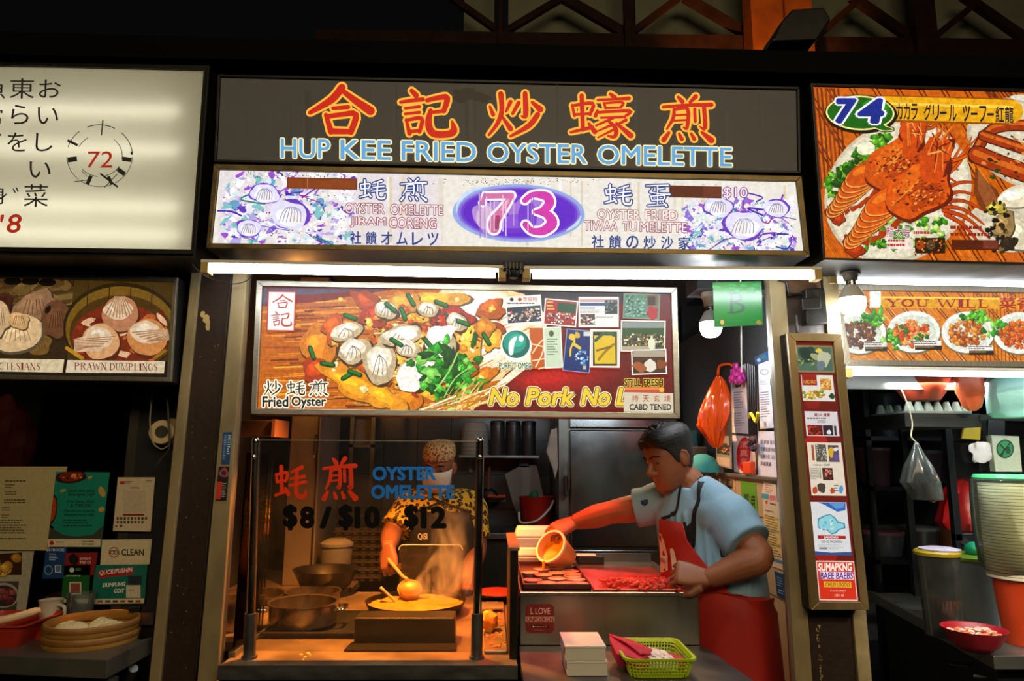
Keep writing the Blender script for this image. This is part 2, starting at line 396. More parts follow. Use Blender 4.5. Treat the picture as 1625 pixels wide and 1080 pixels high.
BRUSH = {
 '合': [[(.52, .02, .12), (.36, .28, .12), (.02, .56, .07)], [(.5, .06, .07), (.72, .28, .11), (.97, .5, .14)], [(.38, .46, .06), (.62, .43, .07)],
       [(.27, .6, .07), (.35, .95, .1)], [(.28, .64, .08), (.5, .59, .08), (.74, .58, .1), (.66, .95, .1)], [(.35, .94, .1), (.66, .94, .09)]],
 '記': [[(.22, .02, .08), (.3, .12, .1)], [(.02, .27, .06), (.22, .23, .07), (.42, .2, .08)], [(.1, .4, .05), (.36, .36, .06)], [(.1, .52, .05), (.36, .48, .06)],
       [(.12, .64, .05), (.18, .94, .08)], [(.12, .66, .06), (.4, .61, .08), (.36, .9, .07)], [(.18, .9, .07), (.37, .87, .06)],
       [(.5, .22, .08), (.7, .16, .09), (.86, .16, .11), (.8, .44, .09)], [(.56, .48, .06), (.8, .44, .07)],
       [(.56, .44, .08), (.52, .7, .12), (.6, .92, .13), (.85, .94, .12), (.98, .86, .13), (.95, .66, .04)]],
 '炒': [[(.04, .32, .05), (.1, .5, .08)], [(.42, .2, .08), (.34, .42, .05)], [(.24, .02, .1), (.26, .4, .09), (.18, .7, .08), (.02, .97, .05)], [(.27, .55, .05), (.42, .82, .1)],
       [(.69, .0, .09), (.7, .5, .1), (.62, .52, .03)], [(.57, .22, .08), (.46, .47, .06)], [(.82, .2, .06), (.97, .36, .12)], [(.92, .48, .1), (.76, .74, .1), (.42, .99, .05)]],
 '蠔': [[(.02, .26, .04), (.06, .5, .06)], [(.02, .28, .05), (.36, .22, .07), (.32, .47, .06)], [(.06, .48, .05), (.32, .45, .05)], [(.18, .05, .08), (.2, .82, .07)], [(.0, .88, .05), (.36, .76, .07)], [(.3, .68, .05), (.4, .86, .09)],
       [(.66, .0, .06), (.73, .07, .08)], [(.45, .14, .05), (.75, .11, .05), (.97, .09, .07)], [(.55, .2, .04), (.58, .32, .05)], [(.55, .21, .04), (.86, .18, .05), (.83, .3, .05)], [(.58, .32, .04), (.84, .3, .04)],
       [(.44, .38, .05), (.41, .5, .07)], [(.44, .42, .05), (.98, .37, .06), (.92, .48, .05)], [(.5, .54, .04), (.9, .51, .05)], [(.72, .53, .05), (.42, .72, .04)],
       [(.62, .6, .05), (.75, .78, .08), (.73, .96, .07), (.62, .95, .04)], [(.68, .7, .05), (.42, .86, .03)], [(.72, .8, .05), (.45, .99, .03)], [(.92, .58, .06), (.76, .7, .04)], [(.76, .66, .05), (1.0, .93, .1)]],
 '煎': [[(.32, .02, .06), (.4, .12, .09)], [(.66, .0, .09), (.55, .13, .06)], [(.03, .25, .06), (.5, .2, .07), (.96, .18, .09)], [(.24, .3, .06), (.22, .5, .07), (.1, .74, .04)],
       [(.24, .31, .05), (.5, .28, .07), (.49, .7, .07), (.42, .69, .03)], [(.24, .43, .04), (.48, .41, .04)], [(.23, .55, .04), (.48, .53, .04)], [(.64, .28, .06), (.65, .56, .06)], [(.82, .23, .08), (.84, .7, .08), (.74, .67, .03)],
       [(.14, .82, .06), (.04, .98, .1)], [(.34, .84, .05), (.39, .96, .08)], [(.57, .83, .05), (.63, .95, .08)], [(.78, .8, .06), (.96, .97, .12)]],
 '蚝': [[(.02, .26, .05), (.06, .5, .07)], [(.02, .28, .06), (.38, .22, .08), (.34, .47, .07)], [(.06, .49, .06), (.34, .45, .06)], [(.19, .04, .09), (.21, .82, .08)], [(.0, .9, .06), (.38, .76, .08)], [(.32, .68, .06), (.42, .86, .1)],
       [(.86, .06, .09), (.52, .2, .05)], [(.5, .4, .05), (.94, .33, .08)], [(.46, .6, .06), (.97, .5, .08)], [(.7, .14, .08), (.67, .7, .09), (.74, .92, .1), (.94, .92, .1), (.98, .74, .04)]],
 '蛋': [[(.06, .1, .05), (.5, .07, .06), (.92, .05, .07)], [(.5, .1, .07), (.5, .36, .06)], [(.52, .22, .05), (.76, .19, .05)], [(.3, .2, .06), (.22, .38, .04)], [(.2, .36, .06), (.6, .43, .06), (.97, .45, .09)],
       [(.24, .53, .05), (.28, .7, .06)], [(.24, .54, .05), (.76, .5, .06), (.72, .7, .06)], [(.28, .71, .05), (.72, .68, .05)], [(.5, .44, .06), (.5, .92, .06)], [(.12, .95, .05), (.84, .88, .06)], [(.7, .77, .05), (.86, .97, .08)]],
}

# ------------------------------------------------------------------ lit signs
BLACKM = mat('black_painted_metal', '0c0b0a', .45, var=.3, scale=12)
ALU = mat('brushed_aluminium', 'b5b0a2', .38, .85, var=.2, scale=30, stretch=(1, 1, 14))
ALUD = mat('dull_aluminium', '8b8372', .5, .7, var=.25, scale=25, stretch=(12, 1, 1))
BRASSY = mat('stained_aluminium', '7b6a46', .45, .7, var=.5, scale=16)
def L(name, s=1.0, var=.06, scale=60, gam=1.0): return attr_mat(name, lit=s, var=var, scale=scale, gam=gam)
def inset(q, d):
    (a, b), (c, e), (g, h), (i, j) = q
    return [(a + d, b + d), (c - d, e + d), (g - d, h - d), (i + d, j - d)]
def lightbox(name, label, cat, q, pl, fw, depth, fm, fd=.010, hm=None, group=None):
    """q: four outer corners tl,tr,br,bl; fw: frame width; returns the root"""
    w_ = [pl(x, y) for x, y in q]
    base = (w_[2] + w_[3]) / 2
    t = thing(name, label, cat, base, group)
    back = -pl.n * depth
    mb = MB(); mb.slab([pl(x, y, -.001) for x, y in q], back); mb.build('housing', hm or BLACKM, t)
    qi = inset(q, fw); fb = MB()
    for k in range(4):
        k2 = (k + 1) % 4
        fb.slab([pl(*q[k], -.002), pl(*q[k2], -.002), pl(*qi[k2], -.002), pl(*qi[k], -.002)], pl.n * fd)
    fb.build('frame', fm, t, bevel=.0015)
    return t, qi

# --- 72 signboard: a translucent sheet with its tubes behind it
S72Y = 1.88; pl72 = FY(S72Y)
q72 = [(-70, 101), (329, 108), (307, 404), (-70, 398)]
t = thing('backlit_signboard', 'cream backlit signboard with a dashed circle around 72 and black Japanese writing', 'signboard', (pl72(*q72[2]) + pl72(*q72[3])) / 2)
qi = [(-66, 104), (325, 113), (305, 397), (-66, 392)]
hb = MB(); o_ = [pl72(x, y) for x, y in q72]; d_ = V((0, .15, 0))
hb.slab([p + d_ for p in o_], (0, .01, 0))
for k in range(4):
    k2 = (k + 1) % 4; a, b = o_[k], o_[k2]; c_ = (o_[0] + o_[1] + o_[2] + o_[3]) / 4
    hb.slab([a, b, b + d_, a + d_], (c_ - (a + b) / 2).normalized() * .008)
hb.build('housing', mat('sign_box_inside', 'c8c8bc', .7), t)
fb = MB()
for k in range(4):
    k2 = (k + 1) % 4; fb.slab([pl72(*q72[k], .001), pl72(*q72[k2], .001), pl72(*qi[k2], .001), pl72(*qi[k], .001)], (0, -.008, 0))
fb.build('frame', BLACKM, t)
ob = MB(); oo = [(-74, 97), (333, 104), (310, 409), (-74, 403)]
for k in range(4):
    k2 = (k + 1) % 4; ob.slab([pl72(*oo[k]), pl72(*oo[k2]), pl72(*q72[k2]), pl72(*q72[k])], (0, .165, 0))
ob.build('casing', BLACKM, t)
pb = MB(); pb.slab([pl72(x, y, .0) for x, y in qi], (0, .003, 0)); pb.build('translucent_panel', translucent_mat('cream_sign_sheet', 'dedcd4'), t)
for yy, ww in ((170, 1), (232, 1), (322, 1), (368, 1.2)):
    tb = MB(); a = pl72(-60, yy) + V((0, .034, 0)); b = pl72(285, yy + 6) + V((0, .034, 0)); tb.tube([a, b], .013, 12)
    tb.build('sign_tube', emis_mat('sign_tube_glow', 'fffdf2', 4.0), t)
A = Art(pl72, .0015)
INK = '16140f'
for st, x0, y0, x1, y1 in (('お', 62, 126, 97, 155), ('い', 60, 170, 93, 197), ('し', 57, 211, 84, 240), ('い', 47, 256, 81, 282), ('菜', 38, 292, 77, 328),
                           ('東', 16, 124, 55, 156), ('ら', 18, 166, 46, 197), ('を', 12, 210, 43, 240), ('゛', 20, 297, 30, 306), ('魚', -28, 126, 9, 156), ('富', -30, 172, 4, 196), ('て', -32, 212, 2, 240), ('身', -22, 296, 12, 324)):
    A.text(st, x0, y0, x1, y1, INK, .004, sl=.01, lean=-.03)
A.text('8', 11, 340, 34, 369, 'b4260c', .012, italic=.15); A.text("'", 1, 341, 6, 352, 'b4260c', .012, italic=.15); A.text('1', -14, 341, -5, 369, 'b4260c')
A.build('lettering', L('lit_number', .8), t); A = Art(pl72, .0015)
cx, cy = 158, 247
def arc(rx, ry, a0, a1, w_, n=14):
    A.line([(cx + rx * math.cos(math.radians(a)), cy + ry * math.sin(math.radians(a))) for a in [a0 + (a1 - a0) * i / n for i in range(n + 1)]], w_, INK, rnd_cap=False)
for a0, a1, w_ in ((-112, -62, 1.3), (-48, -8, 1.3), (2, 62, 1), (66, 125, 1), (130, 178, 1), (196, 232, 1.2)): arc(52, 49, a0, a1, w_)
for a0, a1 in ((-50, 10), (30, 82), (95, 140), (205, 240)): arc(36, 33, a0, a1, 1.1)
for a, r0, r1, w_ in ((-85, .66, 1.16, 2), (8, .7, .98, 7), (38, .7, .98, 7), (68, .72, 1.0, 5), (112, .7, 1.0, 6), (172, .7, .98, 8), (207, .75, 1.1, 4), (-5, .95, 1.02, 5)):
    c_, s_ = math.cos(math.radians(a)), math.sin(math.radians(a)); A.line([(cx + 52 * r0 * c_, cy + 49 * r0 * s_), (cx + 52 * r1 * c_, cy + 49 * r1 * s_)], w_, INK, rnd_cap=False)
A.line([(160, 276), (186, 296)], 3, INK); A.line([(186, 276), (166, 297)], 1.2, INK); A.line([(130, 272), (145, 285), (118, 288)], 1.2, INK)
A.build('emblem', L('lit_number', .8), t)
B_ = Art(pl72, .004); B_.text('72', 139, 240, 178, 266, 'b4260c', .006, italic=.1); B_.build('stall_number', L('lit_number', .8), t)

# --- 73 upper signboard
pl73 = FY(1.90)
q = [(347, 120), (1267, 140), (1269, 277), (341, 259)]
t, qi = lightbox('stall_signboard', 'dark brown signboard with five big red Chinese characters over pale blue English lettering', 'signboard', q, pl73, 4, .16, BLACKM)
A = Art(pl73, .001)
A.quad(qi, '39332a')
for k in range(26):
    x = rnd.uniform(380, 1240); A.line([(x, rnd.uniform(130, 190)), (x + 1, rnd.uniform(200, 262))], rnd.uniform(1, 5), rnd.choice(['352f26', '3d372d', '332d24']), rnd_cap=False)
for k in range(7): A.ell(745 + rnd.uniform(-18, 18), 150 + rnd.uniform(-6, 10), 14, 8, '2c251b', wob=.4)
A.build('sign_panel', L('lit_signboard_film', 1.0, .05, 25), t)
for ch, x0, y0, x1, y1 in (('合', 490, 136, 591, 212), ('記', 634, 142, 722, 216), ('炒', 774, 147, 860, 216), ('蠔', 906, 148, 1001, 218), ('煎', 1050, 152, 1132, 223)):
    A = Art(pl73, .004); A.brush(ch, x0, y0, x1, y1, 'c61c0a', 1.12, .02, out='ffb63c', ow=6.5); A.build('chinese_character', L('lit_sign_letters', 1.05, .04), t)
A = Art(pl73, .004)
for st, x0, x1 in (('HUP', 446, 523), ('KEE', 541, 620), ('FRIED', 638, 755), ('OYSTER', 774, 931), ('OMELETTE', 949, 1161)):
    A.text(st, x0, 220 + .02 * (x0 - 446), x1, 250 + .02 * (x0 - 446), '5fa4d8', .014, sl=.02, out='fff0b4', ow=.042)
A.build('english_lettering', L('lit_sign_letters', 1.05), t)

# --- 73 menu lightbox
q = [(341, 262), (1270, 281), (1283, 407), (329, 395)]
pl73b = FY(1.895)
t, qi = lightbox('menu_lightbox', 'long white lightbox with purple oval 73 between oyster pictures and menu words', 'signboard', q, pl73b, 8, .16, BRASSY)
A = Art(pl73b, .001, qi)
A.quad(qi, 'efe9df')
A.quad([(350, 268), (700, 275), (700, 392), (345, 388)], 'e9e0e2')
for k in range(26):
    x = rnd.uniform(560, 1250); y = 275 + .021 * (x - 350); A.line([(x, y), (x, y + rnd.uniform(30, 108))], rnd.uniform(1, 6), rnd.choice(['e6dccb', 'ddd0b8', 'f6f2ea', 'e2d3b4']), rnd_cap=False)
def oyster_collage(x0, x1, y0, y1, seed):
    r = random.Random(seed)
    for k in range(420):
        x, y = r.uniform(x0, x1), r.uniform(y0, y1); c = r.choice(['ffffff', 'ffffff', 'fbf8ff', 'ffffff', 'f4f0ff', 'b9a8e4', '7fc7c6', 'a24fd0', 'd9c8f0', 'ece8f6', '8f6fd6', '5d35b8', '6aa5c9', 'f5f0ea', 'd8eef0'])
        kk = r.choice((.5, .6, .8, 1)); A.ell(x, y, r.uniform(3, 11) * kk, r.uniform(2, 7) * kk, c, r.uniform(-60, 60), 12, .6)
    for k in range(16):
        x, y = r.uniform(x0, x1), r.uniform(y0, y1); A.line([(x, y), (x + r.uniform(-25, 25), y + r.uniform(-12, 12)), (x + r.uniform(-40, 40), y + r.uniform(-18, 18))], r.uniform(1, 3), r.choice(['a3128f', '4b1cae', '167f86', '7a1fb4']), 4)
    for k in range(260):
        x, y = r.uniform(x0, x1), r.uniform(y0, y1); A.ell(x, y, r.uniform(.6, 1.6), r.uniform(.5, 1.2), r.choice(['2f9a9a', '4a4f86', '6b3cb5', 'a8d8d8', 'ffffff']), 0, 6)
oyster_collage(354, 560, 274, 386, 3); oyster_collage(1085, 1260, 318, 398, 5)
def oyster(cx, cy, s, flip=1):
    for dx, dy, rx, ry, c in ((0, 0, 34, 24, '6a3cc0'), (0, -1, 32, 22, 'e9e4ff'), (-4, 3, 20, 15, 'ffffff'), (6, 5, 14, 11, 'f8f2ea')): A.ell(cx + dx * s * flip, cy + dy * s, rx * s, ry * s, c, 8, wob=.15)
    for k in range(7): A.line([(cx - 20 * s + k * 6 * s, cy + 12 * s), (cx - 14 * s + k * 5 * s, cy - 4 * s), (cx - 6 * s + k * 2 * s, cy - 12 * s)], 1.2, '8d86b4', 3)
oyster(462, 340, .95); oyster(420, 308, .7); oyster(395, 362, .6); oyster(1180, 358, .95, -1); oyster(1140, 328, .7); oyster(1232, 330, .6)
for k in range(90): A.ell(rnd.uniform(390, 520), rnd.uniform(268, 282), .8, .8, '3a3226', 0, 5)
for k in range(170): A.ell(rnd.gauss(815, 60), rnd.choice([286, 288, 291, 398, 396]) + rnd.uniform(-3, 3), 1.0, .8, rnd.choice(['6b5224', '3d321f', 'a9925c']), 0, 5)
A.rect(455, 281, 567, 299, '7b3510', .02); A.rect(458, 284, 564, 297, '8a3d14', .02); A.line([(488, 283), (488, 298)], 2, 'b5632c')
A.rect(1062, 294, 1145, 313, '57200f', .02); A.rect(1116, 296, 1143, 312, '6b2c20', .02)
NV = '123a86'
for st, x0, y0, x1, y1 in (('蚝', 571, 284, 612, 316), ('煎', 635, 283, 678, 318), ('蚝', 960, 292, 1003, 325), ('蛋', 1023, 291, 1064, 328)):
    if st in BRUSH: A.brush(st, x0, y0, x1, y1, 'ffffff', .8, .02, out=NV, ow=4)
    else: A.text(st, x0, y0, x1, y1, 'ffffff', .02, out=NV, ow=.045)
MR = '8e3050'
for st, x0, y0, x1, y1, c in (('OYSTER', 548, 322, 610, 338, MR), ('OMELETTE', 620, 324, 703, 340, MR), ('JIRAM', 556, 344, 612, 360, '9a1c46'), ('CORENG', 618, 345, 692, 361, '9a1c46'),
                              ('OYSTER', 948, 332, 1016, 347, 'a07070'), ('FRIED', 1024, 333, 1075, 348, 'a07070'), ('TIWAA', 927, 350, 980, 365, '9a4a5c'), ('TU', 988, 352, 1010, 366, '9a4a5c'), ('MELETTE', 1016, 352, 1090, 367, '9a4a5c'), ('$10', 1148, 297, 1186, 315, '7a1a9a')):
    A.text(st, x0, y0, x1, y1, 'fff0ee', .0, sl=.02, out=c, ow=.06)
for i, st in enumerate('社饋オムレツ'): A.text(st, 556 + i * 24.5, 367 + i * .4, 573 + i * 24.5, 387 + i * .4, NV, .018)
for i, st in enumerate('社饋の炒沙家'): A.text(st, 939 + i * 27.5, 373 + i * .5, 958 + i * 27.5, 393 + i * .5, NV, .018)
for k, c in enumerate(('8fb2e6', '9f9fe6', '7f6fd8', '6a35d0', '5d17c8')):
    A.ell(823 + k * .3, 338, 105 - k * 4, 46 - k * 2.3, c, 1.2, 60)
for k in range(9): A.ell(823 + rnd.uniform(-20, 40), 338 + rnd.uniform(-16, 16), rnd.uniform(12, 30), rnd.uniform(10, 22), rnd.choice(['7430d4', '8a4fd8', 'a877dc', '6a28d0']), 0, 20, .3)
A.ell(775, 342, 26, 26, 'b488d8', 0, 24, .2); A.ell(770, 345, 16, 20, 'd9b8d8', 0, 24, .2)
A.line([(724, 338), (728, 320), (745, 304), (770, 296)], [1, 5, 6, 2], 'c8e0f8', 4); A.line([(922, 342), (915, 355), (900, 365)], [1, 5, 2], 'c8e0f8', 4)
for pts, c in (([(764, 311), (766, 318), (772, 311)], 0),): pass
def n73(e, c7, c3):
    A.line([(766, 322), (768, 311), (812, 310)], [8 + e, 9 + e, 9 + e], c7); A.line([(811, 311), (798, 332), (785, 350), (784, 362)], [9 + e, 12 + e, 17 + e, 17 + e], c7, 5)
    A.line([(833, 318), (845, 309), (866, 311), (872, 322), (862, 334), (850, 336)], [9 + e, 9 + e, 14 + e, 15 + e, 12 + e, 6 + e], c3, 5)
    A.line([(850, 336), (868, 340), (876, 354), (862, 366), (844, 366), (834, 356)], [6 + e, 13 + e, 17 + e, 14 + e, 10 + e, 10 + e], c3, 5)
n73(7, 'ffffff', 'ffffff'); n73(0, 'd86fa8', 'd631ae')
A.line([(790, 345), (788, 360)], 8, 'a83a6c', 3); A.line([(806, 318), (797, 332)], 5, 'ea9cc4')
for k in range(12):
    x = rnd.uniform(755, 850); A.line([(x, rnd.uniform(300, 320)), (x, rnd.uniform(350, 380))], 1.4, rnd.choice(['c7a6d6', 'e4cfe0', '9a60c8']), rnd_cap=False)
A.build('menu_print', L('lit_menu_film', 1.0, .12, 60), t)

# --- fluorescent battens under the sign
TUBE = emis_mat('tube_glow', 'f4fbff', 32.0)
def batten(label, xa, ya, xb, yb, Y, r=.013, glow=None):
    a, b = PY(xa, ya, Y), PY(xb, yb, Y); t = thing('fluorescent_lamp', label, 'lamp', (a + b) / 2 + V((0, 0, -r)))
    d = (b - a).normalized(); m = MB(); m.tube([a + d * .03, b - d * .03], r, 14); m.build('tube', glow or TUBE, t, smooth=True)
    h = MB(); u = V((0, 0, 1)); h.hexa(*[[p + V((0, dy, dz)) for p, dz in ((a, .010), (b, .010), (b, .020), (a, .020))] for dy in (-.02, .025)]); h.build('housing', mat('white_enamel', 'd8d4c8', .4, var=.2), t, bevel=.002)
    for p, s_ in ((a, 1), (b, -1)):
        e = MB(); e.hexa(*[[p + d * (k * s_) + V((0, dy, dz)) for k, dz in ((0, -.018), (.022, -.018), (.022, .021), (0, .021))] for dy in (-.018, .02)]); e.build('end_socket', mat('yellowed_plastic', 'b89a58', .5, var=.3), t, bevel=.002)
    return t
TL1 = batten('white fluorescent tube under the brown signboard, its first length beside the left pillar', 322, 425, 803, 434, 1.89)
TL2 = batten('white fluorescent tube under the brown signboard, from the black clamp to the right pillar', 829, 435, 1300, 436, 1.89)
TL3 = batten('white fluorescent tube below the lobster signboard, behind the naked bulb', 1312, 443, 1710, 450, 2.06, glow=emis_mat('dim_tube_glow', 'f4fbff', 7.0))
TL4 = batten('white fluorescent tube under the four plate menu strip', 1338, 591, 1710, 596, 2.165, .008, emis_mat('dim_tube_glow', 'f4fbff', 7.0))
# black clamp between the tubes
c0 = PY(815, 430, 1.88); t = thing('tube_clamp', 'black ribbed clamp hanging between the two white tubes', 'clamp', c0 + V((0, 0, -.025)))
m = MB(); m.box(c0 + V((-.030, -.022, 0)), c0 + V((.030, .03, .022)));
for k in range(6): m.box(c0 + V((-.028 + k * .01, -.026, .002)), c0 + V((-.023 + k * .01, -.020, .02)))
m.build('block', BLACKM, t, bevel=.002)
m = MB(); m.lathe([(.0, -.022), (.012, -.02), (.017, -.01), (.018, 0)], c0, 18); m.build('knob', BLACKM, t, smooth=True)

# --- 74 signboard
pl74 = FY(1.88)
q = [(1284, 134), (1740, 146), (1740, 424), (1304, 414)]
t, qi = lightbox('lobster_signboard', 'orange backlit signboard with number 74 and two boiled lobsters on a plate', 'signboard', q, pl74, 4, .17, BLACKM)
A = Art(pl74, .001, qi)
A.quad(qi, 'd9750c')
for k in range(260):
    x = rnd.uniform(1290, 1735); y = rnd.uniform(140, 415); l_ = rnd.uniform(20, 60); A.line([(x, y), (x + l_ * .62, y + l_)], rnd.uniform(.6, 3), rnd.choice(['e58a1c', 'cc6a08', 'd5780f', 'ea9630', 'c05f06']), rnd_cap=False)
for k in range(16):
    x = 1240 + k * 36
    for dx in (0, 7): A.line([(x + dx, 140), (x + dx + 170, 415)], 2, '6d2c06', rnd_cap=False)
for xa, xb in ((1290, 1330), (1560, 1596)):
    for k in range(7):
        x = xa + (xb - xa) * k / 6; A.line([(x, 140), (x + 14, 300 if xa < 1300 else 158)], 3.2, rnd.choice(['8d3d08', 'a24b0a']), rnd_cap=False)
# plates
A.ell(1425, 305, 122, 108, 'd8cfb4', -38, 40); A.ell(1425, 303, 118, 102, 'ece4cc', -38, 40)
A.ell(1640, 230, 110, 70, 'cfc6ac', 20, 36); A.ell(1640, 232, 104, 64, 'e6dcc4', 20, 36); A.ell(1600, 360, 70, 40, 'ded4bc', 5, 30); A.ell(1625, 155, 22, 5, 'e8e2d0', 3)
for k in range(110):
    a = rnd.uniform(0, 1); x = 1310 + a * 95 + rnd.gauss(0, 6); y = 300 - a * 82 + rnd.gauss(0, 8); A.blob(x, y, rnd.uniform(4, 8), rnd.uniform(3, 7), rnd.choice(['2f7a14', '4d9a1e', '1f5a10', '7cb83c']), rnd.uniform(0, 90), .4)
for k in range(60): A.blob(rnd.uniform(1370, 1500), rnd.uniform(345, 392), rnd.uniform(3, 8), rnd.uniform(3, 6), rnd.choice(['2f7a14', '4d9a1e', '63a82c', 'b8d07a']), rnd.uniform(0, 90), .4)
A.ell(1374, 236, 14, 11, 'f8f6d8', 0, 16, .2)
def lobster(dx, dy, s, base, seed):
    r = random.Random(seed); T = lambda x, y: (1430 + (x - 1430) * s + dx, 300 + (y - 300) * s + dy)
    dk = '7d2504'
    for k in range(9):   # feelers and legs
        a = T(1468 + r.uniform(-6, 22), 240 + r.uniform(-8, 50)); e = T(1480 + k * 9, 196 + k * 4 + r.uniform(-8, 6)); mid = ((a[0] + e[0]) / 2 + r.uniform(-6, 10), (a[1] + e[1]) / 2 + r.uniform(0, 14))
        A.line([a, mid, e], [9, 6, 2], dk, 4); A.line([a, mid, e], [6, 4, 1.2], base, 4)
    for k in range(6):
        a = T(1478 + k * 3, 310 + k * 6); e = T(1545 + r.uniform(-8, 20), 290 + k * 22); mid = ((a[0] + e[0]) / 2, (a[1] + e[1]) / 2 - 10)
        A.line([a, mid, e], [8, 6, 3], dk, 4); A.line([a, mid, e], [6, 4, 2], 'd25510', 4)
    x, y = T(1350, 395); A.blob(x, y, 15 * s, 11 * s, 'b8420a', 40, .3); x, y = T(1338, 384); A.blob(x, y, 12 * s, 9 * s, 'a2380a', 60, .3)
    for k in range(8):
        u = k / 7; x, y = T(1352 + u * 48 + 5 * math.sin(u * 3), 376 - u * 58); wq = (25 + 19 * math.sin(u * 2.2)) * s; A.ell(x, y, wq + 1.5, (14 + 6 * u) * s, dk, -40 + 12 * u, 26); A.ell(x, y, wq, (13 + 6 * u) * s, 'f2b25c', -40 + 12 * u, 26); A.ell(x + 1.2, y - 1.6, wq - .5, (12.4 + 6 * u) * s, base, -40 + 12 * u, 26); A.ell(x - wq * .25, y - 4, wq * .4, (4 + 2 * u) * s, 'f28a26', -40 + 12 * u, 16); A.ell(x + wq * .6, y + wq * .35, wq * .25, 5 * s, 'b8480a', -40, 12, .3)
    x, y = T(1448, 300); A.ell(x + 2, y + 3, 58 * s, 43 * s, dk, -42, 34, .16, 4); A.ell(x, y, 55 * s, 40 * s, base, -42, 34, .16, 4); A.ell(x - 8, y - 10, 34 * s, 20 * s, 'ea7a1a', -42, 24, .3); A.ell(x + 14, y + 12, 30 * s, 16 * s, 'c8560a', -42, 24, .3); [A.line([(x - 40 * s + k * 5, y + 26 * s - k * 3), (x - 10 * s + k * 8, y - 2 - k * 4), (x + 24 * s + k * 2, y - 34 * s)], r.uniform(.8, 2), r.choice(['b8480a', 'f2a040', 'c8560c'])) for k in range(7)]
    for k in range(120): A.ell(x + r.gauss(6, 22) * s, y + r.gauss(4, 13) * s, r.uniform(1, 4), r.uniform(.8, 2.2), r.choice(['9c340a', 'b8480c', 'f6a850', '7a2806']), r.uniform(-50, 10), 8, .3)
    x, y = T(1480, 250); A.ell(x, y, 26 * s, 36 * s, dk, 12, 22, .3); A.ell(x - 1, y, 23 * s, 33 * s, 'd85c10', 12, 22, .3)
    for k in range(14): A.line([(x + r.uniform(-16, 16), y + r.uniform(-28, 24)), (x + r.uniform(-10, 24), y + r.uniform(-50, 6))], r.uniform(1, 3), r.choice(['f09038', '8c2e06', 'f4b468']), 0)
lobster(-28, -42, .92, 'd9660e', 2); lobster(8, 0, 1.0, 'e46a0e', 3)
# crab legs and oysters on the neighbouring plates
for pts, w_ in (([(1545, 250), (1575, 205), (1640, 200), (1700, 215)], 15), ([(1550, 245), (1600, 265), (1700, 300)], 26), ([(1560, 215), (1620, 235), (1700, 262)], 14)):
    A.line(pts, [w_ + 4] * len(pts), '5a1c06', 5); A.line(pts, w_, 'b6480e', 5); A.line([(x - 2, y - 3) for x, y in pts], w_ * .35, 'dc7a2c', 5)
for k in range(40): A.ell(rnd.uniform(1560, 1640), rnd.uniform(215, 285), rnd.uniform(1, 6), rnd.uniform(1, 3), rnd.choice(['7d2a08', 'd8742c', '4c2a0c', 'e39a54', '2a5a20']), 20, 8, .4)
A.poly([(1548, 262), (1560, 285), (1582, 300), (1592, 325), (1575, 340), (1556, 332), (1545, 305)], '8c4a1c'); A.poly([(1552, 270), (1570, 292), (1584, 318), (1566, 330), (1552, 300)], 'a8673a')
A.blob(1612, 312, 34, 16, 'efe4c8', -12, .15); A.blob(1605, 368, 40, 24, 'e6dcc0', 20, .2); A.blob(1592, 360, 18, 22, 'a88c5c', 10, .3); A.blob(1600, 385, 14, 12, '3a2c1c', 0, .4); A.blob(1578, 330, 16, 10, 'c8b850', 0, .3)
for k in range(30): A.ell(rnd.gauss(1588, 9), rnd.uniform(320, 400), rnd.uniform(2, 6), rnd.uniform(2, 5), rnd.choice(['17130c', '2a2014', '4a3a24', '8a7448']), 0, 8, .4)
# number and name band
A.line([(1400, 172), (1600, 177)], 42, 'a85e08'); A.line([(1400, 171), (1606, 177)], 37, 'f0b81c'); A.line([(1400, 164), (1606, 170)], 4, 'ffdc60')
for e, c in ((6, '140c06'), (2.5, 'fff0a0'), (0, '0e7a1e')):
    A.ell(1365 + (1 if e > 4 else 0), 179 + (2 if e > 4 else 0), 52 + e, 25 + e, c, 2, 40); A.line([(1392, 196), (1402, 203), (1416, 205)], [14 + e, 8 + e, 2 + e], c, 3)
A.ell(1390, 170, 22, 12, '2f9a2c', 10)
for st, x0, x1 in (('7', 1328, 1357), ('4', 1364, 1400)): A.text(st, x0, 158, x1, 194, '123aa0', .05, italic=.12, out='ffffff', ow=.05); 
for i, (st, w_) in enumerate((('カ', 12), ('カ', 12), ('ラ', 12), (' ', 6), ('グ', 14), ('リ', 12), ('ー', 12), ('ル', 14), (' ', 6), ('ッ', 13), ('ー', 12), ('フ', 13), ('ー', 12), ('紅', 15), ('龍', 15))):
    x = 1422 + sum(v[1] for v in [('', 12), ('', 12), ('', 12), ('', 8), ('', 14), ('', 12), ('', 14), ('', 14), ('', 8), ('', 13), ('', 13), ('', 13), ('', 13), ('', 15), ('', 15)][:i])
    if st != ' ':
        hh = (164, 189) if st != 'ー' else (175, 178); A.text(st, x, hh[0] + i * .4, x + w_ - 2, hh[1] + i * .4, '1a1c3c', .02)
def tiny_rows(A_, x0, y0, x1, y1, n, col, bg=None, seed=1):
    if bg: A_.rect(x0 - 1, y0 - 1, x1 + 1, y1 + 1, bg)
    A_.lines_of_text(x0, y0, x1, y1, n, col, seed=seed)
for i, st in enumerate('龍大蝦'): A.text(st, 1407 + i * 13, 360, 1418 + i * 13, 376, 'b03a58', .01, out='ffffff', ow=.04)
tiny_rows(A, 1409, 380, 1448, 394, 2, 'c0301c', 'f4e4d8', 3); tiny_rows(A, 1450, 367, 1488, 376, 1, 'c04038', None, 4)
A.rect(1452, 377, 1500, 402, '3a1a08'); A.ell(1460, 388, 7, 8, 'a85018'); A.ell(1477, 388, 7, 8, '6a5a38')
